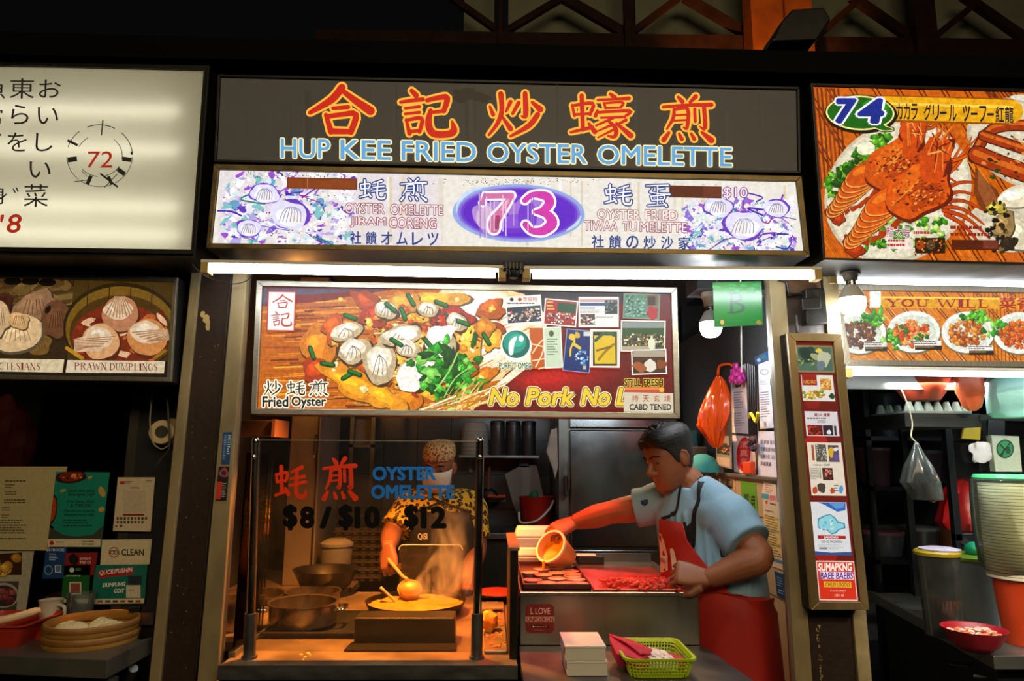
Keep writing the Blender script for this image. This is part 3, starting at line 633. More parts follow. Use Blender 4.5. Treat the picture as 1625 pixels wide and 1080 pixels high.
for k in range(30): A.ell(rnd.uniform(1452, 1500), rnd.uniform(378, 404), 1.6, 1.4, rnd.choice(['e08020', '2a1206', 'c04010', 'f0b040']), 0, 6)
A.lines_of_text(1508, 358, 1580, 380, 2, 'a83020', .01, seed=8); A.rect(1510, 380, 1585, 396, '6b2a0e', .01); A.rect(1560, 382, 1583, 394, '8a4634', .01)
A.build('sign_print', L('lit_seafood_film', 1.0, .28, 70, 1.25), t)

# --- fried oyster lightbox
plF = FY(2.10)
q = [(409, 446), (1073, 457), (1078, 664), (400, 657)]
t, qi = lightbox('oyster_lightbox', 'wide lightbox picturing fried oyster omelette beside a red No Pork field', 'signboard', q, plF, 9, .10, ALU, .012)
A = Art(plF, .001, qi)
A.quad(qi, '7c0f0a')
x0, y0, x1, y1 = 412, 456, 1068, 652
for k in range(24):
    A.quad([(420, 457 + k * 1.1), (1066, 466 + k * 1.1), (1066, 468 + k * 1.1), (420, 459 + k * 1.1)], tuple(lerp(a, b, k / 24) for a, b in zip((.36, .33, .42), (.49, .07, .05))))
A.poly([(412, 486), (520, 476), (640, 456), (780, 459), (860, 500), (842, 570), (760, 650), (720, 652), (408, 648)], 'c8761c')
for k in range(420):
    u = rnd.random(); x = 412 + u * 330; y = rnd.uniform(485 - u * 26, 648); l_ = rnd.uniform(18, 70); g = rnd.random()
    c = rnd.choice(['e8962a', 'b45e12', 'd88424', 'f2b048', '8c420c', 'c46a14', '7a380a', 'efa43c']) if x < 560 else rnd.choice(['f2bc60', 'e8a848', 'fbe0a0', 'f8d088', 'e0942c'])
    A.line([(x, y), (min(x + l_, 790), y - l_ * .04)], rnd.uniform(.8, 3.2), c, rnd_cap=False)
for k, c in enumerate(('f6dca8', 'faeccb', 'fdf6e4', 'ffffff')):
    A.ell(765 - k * 2, 520 - k * 3, 88 - k * 12, 78 - k * 12, c, 20, 34, .12)
for k in range(90):
    x = rnd.uniform(700, 840); y = 470 + rnd.uniform(0, 130); l_ = rnd.uniform(20, 60); A.line([(x, y + l_ * .55), (x + l_, y)], rnd.uniform(.7, 2.4), rnd.choice(['e8b860', 'f8e4b8', 'ffffff', 'd8983c', 'fdf2d8']), rnd_cap=False)
# right-hand field
A.poly([(852, 505), (1068, 466), (1068, 650), (740, 652), (800, 610), (842, 570)], '7a0e09')
for k in range(14): A.ell(900 - k * 3, 596 + k * .4, 105 - k * 6.5, 34 - k * 2.2, tuple(lerp(a, b, k / 14) for a, b in zip((.48, .055, .035), (.82, .10, .04))), -6, 30)
A.poly([(795, 458), (870, 461), (905, 464), (880, 500), (862, 520), (840, 468)], '4a3038')
A.poly([(828, 459), (1000, 464), (1000, 480), (858, 486), (846, 472)], '3e3440')
A.poly([(835, 470), (868, 500), (866, 560), (800, 612), (766, 628), (838, 566), (850, 520)], 'f8ecd0')
A.poly([(410, 458), (500, 459), (610, 459), (520, 476), (412, 486)], '6d6178'); A.poly([(470, 468), (600, 461), (520, 477), (420, 486), (424, 478)], '8e1812')
# omelette
for k in range(70): A.blob(min(max(rnd.gauss(650, 60), 520), 780), rnd.gauss(560, 36), rnd.uniform(12, 26), rnd.uniform(8, 18), rnd.choice(['d8861c', 'e39a2c', 'c46a12', 'f0b444', 'b4540e']), rnd.uniform(-40, 40), .35)
for x, y, rx, ry, c, r in ((505, 555, 26, 40, 'd88a24', 10), (530, 520, 18, 22, 'c9661a', 30), (500, 590, 20, 24, 'b84c14', 0), (565, 610, 60, 22, 'e69c20', 24), (610, 630, 34, 18, 'eaa428', 30), (690, 478, 44, 16, 'e0a838', -5), (745, 540, 22, 34, 'eeb448', -12), (600, 500, 26, 16, 'b8441a', -20), (720, 505, 30, 16, 'b83a12', 0), (660, 545, 40, 20, 'e8b458', 0), (640, 480, 30, 18, 'd89a3a', 0), (770, 520, 18, 14, 'd08a28', 20), (560, 560, 24, 20, 'e8a02c', 0)): A.blob(x, y, rx, ry, c, r, .28)
for k in range(90): A.blob(min(max(rnd.gauss(655, 62), 530), 780), min(max(rnd.gauss(545, 38), 475), 630), rnd.uniform(3, 8), rnd.uniform(2, 6), rnd.choice(['f4c45c', 'c8581a', 'f8dc98', 'a8400e', 'e8982c', 'ffe8b8']), rnd.uniform(0, 90), .4)
for k in range(200):
    a_ = rnd.uniform(0, 6.28); q_ = rnd.random() ** .5; x, y = 650 + 112 * q_ * math.cos(a_), 552 + 64 * q_ * math.sin(a_); A.ell(x, y, rnd.uniform(1, 4.5), rnd.uniform(.8, 2.6), rnd.choice(['7a380c', 'f8d890', 'c8661a', '4a200a', 'ffe9c0', 'e8a040', 'a85014', '2a6a1c']), rnd.uniform(0, 180), 8, .4)
for x, y, rx, ry, r in ((550, 526, 26, 14, -22), (562, 556, 26, 20, -18), (604, 575, 25, 32, 8), (613, 492, 19, 14, 12), (636, 532, 34, 16, -14), (680, 490, 17, 12, 0), (646, 552, 20, 14, 20), (725, 510, 18, 14, 20), (700, 545, 26, 22, 0), (655, 595, 24, 26, 0)):
    A.ell(x + 1, y + 2, rx * 1.08, ry * 1.1, '5c3a1c', r, 20, .15); A.ell(x, y, rx, ry, 'cdb894', r, 20, .15); A.ell(x - 2, y - 2, rx * .8, ry * .75, 'ece2cc', r, 20, .2); A.ell(x - 3, y - 4, rx * .45, ry * .4, 'fffaf0', r, 16, .2)
    for k in range(4): A.line([(x - rx * .5 + k * rx * .3, y + ry * .6), (x - rx * .3 + k * rx * .22, y), (x - rx * .1, y - ry * .4)], 1.2, '8a745a', 3)
for k in range(5): A.ell(655 + rnd.uniform(-20, 45), 540 + rnd.uniform(-14, 20), rnd.uniform(14, 24), rnd.uniform(9, 14), 'fffdf6', rnd.uniform(-20, 20), 20, .2)
for k in range(3): A.ell(650 + k * 8, 600 - k * 6, 24, 20, 'fdf6ec', 0, 20, .2)
for x, y, r in ((495, 560, 70), (520, 578, 10), (556, 503, 20), (629, 543, 30), (620, 488, 40), (652, 476, 60), (700, 482, 20), (772, 538, 60), (552, 596, -30), (563, 592, 20), (680, 545, 50), (735, 512, 20), (640, 498, 70)):
    A.line([(x - 9 * math.cos(math.radians(r)), y - 9 * math.sin(math.radians(r))), (x + 9 * math.cos(math.radians(r)), y + 9 * math.sin(math.radians(r)))], 8, '0d4a14'); A.line([(x - 8 * math.cos(math.radians(r)), y - 1 - 8 * math.sin(math.radians(r))), (x + 8 * math.cos(math.radians(r)), y - 1 + 8 * math.sin(math.radians(r)))], 4, '1f8a2c')
for k in range(95):
    x = rnd.gauss(710, 22); y = rnd.gauss(595, 20); A.blob(x, y, rnd.uniform(4, 13), rnd.uniform(3, 8), rnd.choice(['1e7a1c', '2f9a2a', '0f5414', '58b440', '8cd064', '146018']), rnd.uniform(0, 180), .5)
A.line([(690, 620), (712, 590), (726, 560)], 2.5, 'a8dc80', 3); A.line([(705, 630), (722, 600), (750, 580)], 2, 'a8dc80', 3)
for k in range(26): A.line([(660 + rnd.uniform(0, 90), 650), (700 + rnd.uniform(0, 110), 606 + rnd.uniform(-6, 30))], rnd.uniform(1, 3), rnd.choice(['c8882c', 'f0d088', 'e0a848', 'fdf0d0']), rnd_cap=False)
A.build('dish_print', L('lit_dish_film', 1.12, .26, 80, 1.25), t)
A = Art(plF, A.top(), qi)
A.rect(425, 461, 470, 525, 'c03018', .02, -.04); A.rect(427, 463, 468, 523, 'f2f0ee', .02, -.04)
A.brush('合', 432, 467, 464, 489, 'c23210', .8); A.brush('記', 430, 494, 463, 518, 'c23210', .8)
for st, x0, x1 in (('炒', 419, 446), ('蚝', 456, 484), ('煎', 491, 520)): A.brush(st, x0, 604, x1, 627, '0c0a08', 1.0, out='fff6dc', ow=4)
for st, x0, x1 in (('Fried', 417, 457), ('Oyster', 463, 517)): A.text(st, x0, 629, x1, 645 + (3 if 'y' in st else 0), '0c0a08', .03, out='fff6dc', ow=.09)
for st, x0, x1 in (('No', 776, 823), ('Pork', 834, 911), ('No', 922, 968), ('L', 978, 996)):
    A.text(st, x0 + 1, 616, x1 - 1, 642, '3a0a04', .065, italic=.2, sl=.006, out='fff2c0', ow=.04); A.text(st, x0 + 1, 616, x1 - 1, 642, 'f4cc34', .034, italic=.2, sl=.006)
def card(x0, y0, x1, y1, col, rot=0.0, border='f4efe4', bw=2):
    cx, cy = (x0 + x1) / 2, (y0 + y1) / 2; ca, sa = math.cos(math.radians(rot)), math.sin(math.radians(rot))
    T = lambda x, y: (cx + (x - cx) * ca - (y - cy) * sa, cy + (x - cx) * sa + (y - cy) * ca)
    A.quad([T(x0, y0), T(x1, y0), T(x1, y1), T(x0, y1)], border); A.quad([T(x0 + bw, y0 + bw), T(x1 - bw, y0 + bw), T(x1 - bw, y1 - bw), T(x0 + bw, y1 - bw)], col); return T
def crowd(T, x0, y0, x1, y1, n, cols):
    for k in range(n):
        x, y = T(rnd.uniform(x0, x1), rnd.uniform(y0, y1)); A.ell(x, y, rnd.uniform(1, 2.4), rnd.uniform(1, 2.2), rnd.choice(cols), 0, 7)
PEO = ['e8e0d4', 'c89878', '2a2018', 'a02820', '304858', 'f4f0e8', '6a5040', 'd8b090']
T = card(803, 469, 860, 516, 'f2eee6', -4); A.quad([T(805, 486), T(858, 486), T(858, 511), T(805, 511)], '28404c'); crowd(T, 806, 490, 857, 509, 110, PEO); A.lines_of_text(805, 480, 850, 484, 1, '3a3430', seed=2)
A.ell(812, 475, 3, 3, '222222'); A.ell(825, 475, 3, 3, 'c84820'); A.text('壹福物', 830, 471, 852, 478, 'b83a18')
T = card(863, 475, 916, 517, 'a81c14', 5); A.quad([T(884, 480), T(913, 480), T(913, 495), T(884, 495)], '14481e'); crowd(T, 868, 496, 913, 513, 90, PEO); A.lines_of_text(868, 478, 882, 494, 3, 'f0c040', seed=3)
T = card(918, 471, 982, 519, 'f0ece8', 0); A.rect(920, 474, 980, 479, 'd0a8a0'); A.rect(920, 480, 962, 485, '284a80'); A.rect(960, 476, 980, 498, '2c3432'); A.lines_of_text(920, 487, 955, 497, 5, '9a948c', seed=4); A.rect(921, 498, 944, 515, '4a3a34'); crowd(T, 922, 500, 943, 514, 40, PEO); crowd(T, 961, 478, 979, 497, 30, ['1c2422', '889088', '50605a'])
A.lines_of_text(946, 502, 978, 506, 1, 'b0aaa0', seed=5)
T = card(989, 466, 1047, 506, '5a8a74', 2, 'a89c84', 1); crowd(T, 992, 470, 1024, 502, 120, ['3a6a52', '7aa48c', '9ac0a8', '284a3a']); A.rect(1026, 468, 1044, 485, '7a5a3c'); A.rect(1028, 470, 1040, 484, '301814'); A.ell(1036, 496, 10, 9, 'b41c24', 0, 14, .3)
T = card(985, 508, 1056, 558, '3c4a3c', 1); A.rect(987, 511, 1054, 520, '8a948c'); A.quad([T(987, 522), T(1054, 520), T(1054, 534), T(987, 534)], '28501e'); crowd(T, 988, 530, 1054, 550, 150, ['1a1c18', 'c8a848', '8a6a48', 'e0d8b8', '3a4028', '60481c']); A.rect(987, 549, 1040, 555, 'b8a888'); A.ell(1034, 545, 6, 9, 'e8e8c8')
T = card(1002, 554, 1058, 594, '4a2c14', -2); A.rect(1005, 556, 1055, 566, 'b0a088'); A.ell(1032, 580, 9, 10, 'e8dccc', 0, 16, .2); A.ell(1015, 582, 12, 7, 'a8582c', 20, 14, .2); A.ell(1050, 578, 9, 7, '8a4420', 0, 14, .2)
A.rect(840, 520, 870, 585, 'c85a14', 0, .05)
for pts in ([(845, 560), (860, 540), (878, 536)], [(850, 582), (862, 556), (864, 522)], [(842, 545), (872, 552)], [(845, 572), (880, 566)], [(855, 585), (874, 580)]): A.line(pts, 2.2, 'f0d8a8', 3)
T = card(863, 518, 892, 584, 'cfe0c0', -3); A.ell(875, 529, 4, 5, '5a5a3a'); A.lines_of_text(868, 537, 886, 565, 7, '6a7a5c', seed=6)
T = card(896, 523, 939, 590, '0c2c6c', 6, '9ab0d0', 1); A.ell(908, 534, 6, 5, 'e8c434', 0, 12, .3); A.ell(916, 532, 5, 5, 'd8b030', 0, 12, .3); A.line([(912, 540), (906, 552), (905, 564)], 3, 'e8c838', 3); A.line([(910, 545), (920, 552)], 5, 'e8c838'); crowd(T, 914, 556, 934, 578, 40, ['7ab0e0', 'c8e4f8', '3a78c0', '1a4a90']); A.rect(926, 526, 938, 533, 'd8d8d0'); A.rect(925, 580, 930, 586, 'c8b890')
T = card(936, 522, 984, 583, 'e8e0cc', 1); A.rect(941, 526, 979, 580, '241c10'); A.rect(943, 532, 976, 577, 'e4be24', 0, .02); A.line([(945, 540), (960, 528), (976, 532)], 5, '2c5a34', 3); A.line([(950, 570), (962, 556), (974, 546)], 4, '9a7a14', 3); A.line([(947, 556), (968, 550)], 3, '7a5a10', 2)
A.ell(819, 549, 25, 26, 'f4f4ec'); A.ell(819, 546, 22, 22, '0d6a5a', 0, 30); A.ell(817, 543, 18, 17, '1a9a82', 0, 26); A.ell(820, 540, 12, 10, '36b89c', 0, 20); A.line([(811, 560), (812, 545), (818, 536)], [7, 9, 5], 'f0f8f4', 4); A.ell(827, 537, 4, 5, 'f4fcf8')
A.text('PURFUT OMEO', 792, 575, 844, 585, '0c6a3a', .02, out='f0f4e4', ow=.06)
A.text('STILL FRESH', 991, 601, 1052, 612, '1c1408', .03, out='f0c848', ow=.07)
A.rect(992, 614, 1054, 624, 'c85038'); A.rect(992, 614, 1050, 618, 'e88848'); A.ell(1050, 618, 4, 4, 'e8b838')
A.quad([(990, 622), (1069, 624), (1070, 656), (990, 655)], 'd8cbb0'); A.quad([(990, 652), (1070, 654), (1070, 656), (990, 655)], 'b0a488')
for i, st in enumerate('持天玄境'): A.text(st, 1003 + i * 17, 627, 1013 + i * 17, 637, 'b4562c', .015)
A.text('CABD TENED', 999, 641, 1065, 650, '191410', .03)
A.build('lettering_and_clippings', L('lit_dish_letters', 1.05, .05), t)

# --- dumpling picture lightbox of stall 72
pl2 = FY(2.02)
q = [(-60, 433), (284, 441), (274, 606), (-60, 601)]
t, qi = lightbox('dumpling_lightbox', 'small lightbox with two dumpling photographs over cream name strips', 'signboard', q, pl2, 7, .10, ALUD, .012)
A = Art(pl2, .001, qi)
A.quad(qi, '2a1c10')
A.quad([(-53, 440), (117, 443), (105, 570), (-53, 568)], '46331e')
for k in range(60): A.ell(rnd.uniform(-20, 112), rnd.uniform(444, 480), rnd.uniform(8, 24), rnd.uniform(3, 8), rnd.choice(['6a4f28', '7d6236', '5a4020', '8a7040']), -10, 14, .3)
for x, y in ((20, 446), (48, 446), (75, 448)): A.ell(x, y, 14, 6, '100a06', 0)
for x, y, rx, ry, c, r in ((55, 488, 38, 26, 'a07c5c', -20), (90, 508, 24, 30, '7c5438', 20), (5, 478, 14, 14, '5a2e1c', 0), (60, 545, 24, 16, '8a6a38', 10), (28, 530, 42, 26, 'e0c296', -16), (-2, 505, 20, 26, 'd8b890', 0), (30, 508, 18, 14, 'd8b07c', 10)):
    A.blob(x, y, rx, ry, c, r, .2, .5, 1.18)
    for k in range(6): A.line([(x - rx * .5 + k * rx * .2, y + ry * .4), (x - rx * .3 + k * rx * .12, y - ry * .5)], 1.3, tuple(int(c[i:i + 2], 16) / 255 * .72 for i in (0, 2, 4)), 0)
A.ell(76, 491, 4, 7, '1a0e08', 30)
A.quad([(118, 443), (277, 447), (267, 572), (106, 570)], '5a4418')
A.ell(192, 520, 92, 72, '3c2a0c', 0, 40); A.ell(192, 522, 88, 68, '8a6a24', 0, 40); A.ell(192, 530, 82, 62, '5f4414', 0, 40); A.ell(190, 536, 76, 54, '8c3a1c', 0, 36)
for k in range(4): A.line([(140 + k * 34, 452 + k % 2), (138 + k * 34, 484)], 1.4, '3c2a0c')
for k in range(50): A.ell(rnd.uniform(125, 260), rnd.uniform(495, 565), rnd.uniform(4, 14), rnd.uniform(2, 6), rnd.choice(['a8482c', 'c8703c', '7a2c14', 'd89860', 'e8c09c']), rnd.uniform(-60, 60), 12, .3)
def prawn_dumpling(x, y, rx, ry, c, fan):
    A.ell(x + 2, y + 4, rx * 1.04, ry * 1.05, '6a3418', 0, 26, .06); A.ell(x, y, rx, ry, c, 0, 26, .06); A.ell(x - rx * .1, y - ry * .25, rx * .75, ry * .6, 'e8cfb0', 0, 24, .1); A.ell(x - rx * .15, y - ry * .4, rx * .4, ry * .3, 'f6e6cc', 0, 20, .1)
    fx, fy = fan; A.poly([(fx - (y - fy) * .25 - 2, fy + (x - fx) * .25), (x - (y - fy) * .35, y + (x - fx) * .35), (x + (y - fy) * .35, y - (x - fx) * .35), (fx + (y - fy) * .25 + 2, fy - (x - fx) * .25)], 'e2c4a2')
    for k in range(9):
        u = (k - 4) / 4; A.line([(fx + u * (y - fy) * .22, fy - u * (x - fx) * .22), (x + u * rx * .75, y + u * (x - fx) * -.2 + ry * .25 * (1 - abs(u)))], [1, 1.8], 'b98a64', 0)
prawn_dumpling(190, 498, 29, 27, 'c8906c', (190, 470)); prawn_dumpling(160, 542, 30, 28, 'e0b080', (118, 548)); prawn_dumpling(234, 534, 32, 29, 'd8985c', (268, 530))
A.line([(106, 552), (130, 568)], 6, 'c89830'); A.line([(262, 556), (245, 568)], 5, 'a87c28')
A.quad([(-53, 568), (102, 570), (99, 591), (-53, 588)], 'e0d0ae'); A.quad([(107, 571), (262, 573), (260, 592), (104, 591)], 'e3d2b4')
A.build('photo_prints', L('lit_dumpling_film', .9, .22, 70, 1.25), t)
SERIF_NAMES = Art(pl2, A.top(), qi)
# --- serif capitals drawn from thick and thin strokes
SER = {'P': [(.18, 0, .18, 1, .17), ('a', .18, .0, .18, .5, .62)], 'R': [(.18, 0, .18, 1, .17), ('a', .18, .0, .18, .5, .6), (.42, .5, .9, 1, .16)], 'A': [(.46, 0, .08, 1, .07), (.5, 0, .88, 1, .17), (.22, .65, .7, .65, .07)],
 'W': [(.04, 0, .28, 1, .14), (.5, .1, .28, 1, .07), (.48, .1, .74, 1, .14), (.96, 0, .74, 1, .07)], 'N': [(.14, 0, .14, 1, .07), (.14, 0, .84, 1, .17), (.84, 0, .84, 1, .07)], 'D': [(.18, 0, .18, 1, .17), ('a', .18, .0, .18, 1., .75)],
 'U': [(.18, 0, .18, .68, .17), ('u', .18, .6, .82, .6, .1), (.82, 0, .82, .68, .08)], 'M': [(.14, 0, .1, 1, .07), (.14, 0, .5, 1, .14), (.86, 0, .5, 1, .06), (.86, 0, .9, 1, .16)], 'L': [(.2, 0, .2, 1, .17), (.2, .97, .85, .97, .07), (.85, .97, .88, .75, .05)],
 'I': [(.5, 0, .5, 1, .34)], 'G': [('c', .5, .5, .44, .5, .12), (.82, .55, .82, .9, .15)], 'C': [('c', .5, .5, .44, .5, .12)], 'S': [('s', .5, .5, .36, .5, .13)], 'T': [(.5, 0, .5, 1, .17), (.06, .03, .94, .03, .07), (.07, .03, .05, .25, .05), (.93, .03, .95, .25, .05)],
 'E': [(.2, 0, .2, 1, .17), (.2, .03, .8, .03, .07), (.2, .48, .62, .48, .07), (.2, .97, .86, .97, .07), (.86, .97, .88, .76, .05), (.8, .03, .82, .22, .05)], 'B': [(.18, 0, .18, 1, .17), ('a', .18, .0, .18, .48, .58), ('a', .18, .46, .18, 1., .7)],
 'Y': [(.08, 0, .5, .52, .16), (.92, 0, .5, .52, .07), (.5, .5, .5, 1, .17)], 'O': [('o', .5, .5, .43, .5, .12)]}
def serif_text(A_, st, x0, y0, x1, y1, col, sl=0.0, wide={'I': .5, 'M': 1.3, 'W': 1.4, 'L': .85, 'E': .85, 'S': .75}, thick=1.0, lean=0.0):
    tot = sum(wide.get(c, 1.0) for c in st) + .12 * (len(st) - 1); u = (x1 - x0) / tot; x = x0; h = y1 - y0
    for c in st:
        w_ = wide.get(c, 1.0) * u
        T = lambda a, b: (x + a * w_ + lean * b * h, y0 + b * h + sl * (x + a * w_ - x0))
        for q_ in SER.get(c, []):
            if q_[0] in ('a', 'u', 'c', 's', 'o'):
                k, ax, ay, bx, by, ww = q_
                if k == 'a': pts = [T(ax, ay + .04)] + [T(ax + ww * math.sin(t_ * math.pi / 10) ** .8, (ay + by) / 2 - (by - ay - .08) / 2 * math.cos(t_ * math.pi / 10)) for t_ in range(1, 10)] + [T(bx, by - .04)]; ws = [.06 + .12 * math.sin(t_ * math.pi / 10) for t_ in range(11)]
                elif k == 'u': pts = [T(.5 - .32 * math.cos(t_ * math.pi / 8), .66 + .3 * math.sin(t_ * math.pi / 8)) for t_ in range(9)]; ws = [.15, .15, .13, .1, .08, .08, .07, .07, .07]
                elif k == 'c': pts = [T(.5 + .4 * math.cos(math.radians(-45 - t_ * 27)), .5 + .48 * math.sin(math.radians(-45 - t_ * 27))) for t_ in range(11)]; ws = [.06 + .13 * math.sin(t_ * math.pi / 10) for t_ in range(11)]
                elif k == 'o': pts = [T(.5 + .4 * math.cos(math.radians(t_ * 22.5)), .5 + .46 * math.sin(math.radians(t_ * 22.5))) for t_ in range(17)]; ws = [.07 + .12 * abs(math.cos(math.radians(t_ * 22.5))) for t_ in range(17)]
                else: pts = [T(*p) for p in ((.82, .2), (.72, .06), (.5, .03), (.24, .12), (.22, .3), (.5, .48), (.78, .65), (.78, .86), (.5, .97), (.26, .93), (.16, .76))]; ws = [.05, .06, .08, .1, .15, .19, .15, .1, .08, .06, .05]
                A_.line(pts, [e * u * thick for e in ws], col, 2, rnd_cap=False)
            else:
                ax, ay, bx, by, ww = q_; a, b = T(ax, ay), T(bx, by); A_.line([a, b], ww * u * thick, col, rnd_cap=False)
                if abs(by - ay) > .9 or (c == 'Y' and by - ay > .4) or (c == 'U' and by - ay > .6):
                    ends = [(ax, ay), (bx, by)]
                    for ex, ey in ends:
                        if (ey in (0, 1)) and not (c in 'W' and ey == 1) and not (c == 'A' and ey == 0) and not (c == 'M' and ex == .5):
                            s_ = .14 + ww * .5; s_ = s_ * (1 / wide.get(c, 1.0) if c == 'I' else 1); p, r_ = T(ex - s_, ey * .97 + .015), T(ex + s_, ey * .97 + .015); A_.line([p, r_], .07 * u * thick, col, rnd_cap=False)
        x += w_ + .12 * u
serif_text(SERIF_NAMES, 'CTESIANS', -2, 575, 64, 586, '8a1c12', .01); serif_text(SERIF_NAMES, 'PRAWN', 118, 575, 169, 586, '8a1c12', .01); serif_text(SERIF_NAMES, 'DUMPLINGS', 174, 576, 250, 587, '8a1c12', .01)
SERIF_NAMES.build('name_lettering', L('lit_dumpling_film', .92), t)

# --- four-plate menu strip of stall 74
pl4 = FY(2.16)
q = [(1320, 452), (1740, 458), (1740, 584), (1338, 580)]
t, qi = lightbox('plate_menu_strip', 'orange lightbox strip showing fried dishes on white plates under a yellow YOU WILL band', 'signboard', q, pl4, 9, .08, ALUD, .012)
A = Art(pl4, .001, qi)
A.quad(qi, 'e08c28')
for k in range(150):
    x = rnd.uniform(1330, 1735); y = rnd.uniform(462, 570); l_ = rnd.uniform(10, 40); A.line([(x, y), (x + l_ * .9, min(y + l_, 574))], rnd.uniform(.6, 2.4), rnd.choice(['f0a848', 'd87c18', 'e8983a', 'f6c080']), rnd_cap=False)
for k in range(18):
    x = 1330 + k * 27
    for dx in (0, 5): A.line([(x + dx, 463), (x + dx + 90, 572)], 1.5, '7a3410', rnd_cap=False)
for k in range(16): A.line([(1545 + k * 6, 462), (1548 + k * 6, 575)], 1.6, 'a85412', rnd_cap=False)
A.rect(1398, 470, 1740, 488, 'e8ac10', .012); A.rect(1398, 470, 1740, 473, 'ffd848', .012)
A.rect(1380, 459, 1398, 488, 'e0ece0'); A.rect(1382, 461, 1396, 486, 'f4f8ee')
serif_text(A, 'YOU', 1407, 474, 1474, 486, 'a81c0c', .012); serif_text(A, 'WILL', 1488, 474, 1570, 487, 'a81c0c', .012); A.text('菜香菜', 1586, 472, 1668, 490, 'b83010', .03)
def plate(cx, cy, food, greens, seed):
    r = random.Random(seed)
    A.ell(cx + 1, cy + 2, 43, 34, '8a7a5a', 0, 34); A.ell(cx, cy, 42, 33, 'f4f4ea', 0, 34); A.ell(cx, cy, 35, 27, 'dfe4d4', 0, 30)
    for k in range(30): gx, gy = greens; A.blob(cx + gx + r.gauss(0, 10), cy + gy + r.gauss(0, 6), r.uniform(3, 8), r.uniform(2, 5), r.choice(['3f9a28', '68b838', '2a6c1c', '98d060']), r.uniform(0, 180), .4)
    for k in range(90): a = r.uniform(0, 6.28); q_ = r.random() ** .5; A.blob(cx + math.cos(a) * 29 * q_ - 3, cy + 2 + math.sin(a) * 20 * q_, r.uniform(2.5, 5), r.uniform(2, 4), r.choice(food), r.uniform(0, 90), .3)
plate(1364, 528, ['6a3818', '7d4820', '55280e', '8a5828'], (18, -22), 1); plate(1450, 526, ['d8601c', 'c8441c', 'e88a3c', 'f0a860', '2a7a28'], (-28, 10), 2); plate(1536, 527, ['b8621c', 'c87a2c', '9c4c12', 'dc9848'], (10, -24), 3); plate(1618, 528, ['d0641c', 'b84c14', 'e07c2c'], (-24, -8), 4)
for x, y, x1 in ((1371, 542, 1407), (1450, 540, 1494), (1536, 548, 1576)):
    A.rect(x, y, x1, y + 8, 'f0ece4'); A.lines_of_text(x + 1, y + 1, x1 - 1, y + 7, 2, '5a2818', seed=x); A.rect(x + 2, y + 8, x1 + 1, y + 15, '2a1c10'); A.lines_of_text(x + 3, y + 9, x1 - 2, y + 14, 1, 'a08040', seed=x + 1)
A.build('plate_print', L('lit_plates_film', 1.05, .25, 90, 1.2), t)

# ------------------------------------------------------------------ the setting
def vl(a, b, Y, z):
    """x of the line through two pixels on the plane Y, at height z"""
    p, q_ = PY(*a, Y), PY(*b, Y); k = (z - p.z) / (q_.z - p.z); return p.x + (q_.x - p.x) * k
PYF = 2.05
CONC = mat('dark_concrete', '2a2621', .8, var=.4, scale=3, bump=.3, bscale=20)
BROWN = mat('dark_brown_paint', '2b1808', .55, var=.25, scale=7, bump=.35, bscale=45)
CREAM = mat('grimy_cream_paint', '8d7a55', .55, var=.4, scale=10, bump=.2, bscale=40, stretch=(1, 1, .4))
STEEL = mat('brushed_stainless', '8c8c88', .34, .9, var=.2, scale=40, stretch=(.3, 1, 1))
STEELD = mat('dull_stainless', '6a6a66', .42, .85, var=.25, scale=14)
CHROME = mat('polished_steel', 'b8b6b0', .16, 1.0, var=.1, scale=10)
WALLD = mat('dark_wall_paint', '3c3f40', .6, var=.25, scale=4)
BLACKW = mat('black_wall', '15161a', .6, var=.3, scale=5)
struct(MB().box((-4, .6, -.05), (4.2, 6.2, 0)).build('floor', mat('grey_floor_tiles', '4a4744', .5, var=.3, scale=5)))
EL = [((302, 446), (236, 1080)), ((316, 446), (254, 1080)), ((365, 446), (308, 1080)), ((391, 446), (345, 1080))]
ER = [((1220, 440), (1263, 1080)), ((1246, 440), (1290, 1080)), ((1306, 440), (1363, 1080)), ((1329, 440), (1384, 1080))]
def strip(e0, e1, z0, z1, Y, d):
    m = MB(); q_ = [(vl(*e0, Y, z0), Y, z0), (vl(*e1, Y, z0), Y, z0), (vl(*e1, Y, z1), Y, z1), (vl(*e0, Y, z1), Y, z1)]; return m.slab(q_, (0, d, 0))
def pillar(nm, E, label, sh):
    b = V(((vl(*E[0], PYF, 0) + vl(*E[3], PYF, 0)) / 2, PYF + .08, 0))
    t = thing(nm, label, 'pillar', b); t['kind'] = 'structure'
    strip(*sh, 0, 2.12, PYF + .012, .16).build('shaft', BROWN, t)
    return t
tl = pillar('wall_pillar', EL, 'dark brown pillar with scuffed cream edging between the dumpling stall and the glass screen', (EL[0], EL[2]))
strip(EL[0], EL[1], 0, 2.10, PYF, .17).build('edge_strip', CREAM, tl, bevel=.002)
strip(EL[2], EL[3], 0, 2.10, PYF - .004, .03).build('jamb', CREAM, tl, bevel=.003)
m = strip(((392.5, 446), (346.5, 1080)), ((395, 446), (349, 1080)), 0, 2.10, PYF + .02, .02); m.build('door_track', ALU, tl)
m = strip(((366, 446), (309, 1080)), ((369, 446), (313, 1080)), 0, 2.10, PYF - .006, .01); m.build('groove', BLACKM, tl)
tr = pillar('wall_pillar', ER, 'dark brown pillar carrying the slanted poster box between two stalls', (ER[1], ER[3]))
strip(ER[0], ER[1], 0, 2.10, PYF - .004, .03).build('jamb', CREAM, tr, bevel=.003)
strip(ER[2], ER[3], 0, 2.10, PYF, .17).build('edge_strip', mat('pale_cream_paint', 'a8946a', .55, var=.35, scale=12, bump=.2), tr, bevel=.002)
m = strip(((1216, 440), (1259, 1080)), ((1218.5, 440), (1261.5, 1080)), 0, 2.10, PYF + .02, .02); m.build('door_track', ALU, tr)
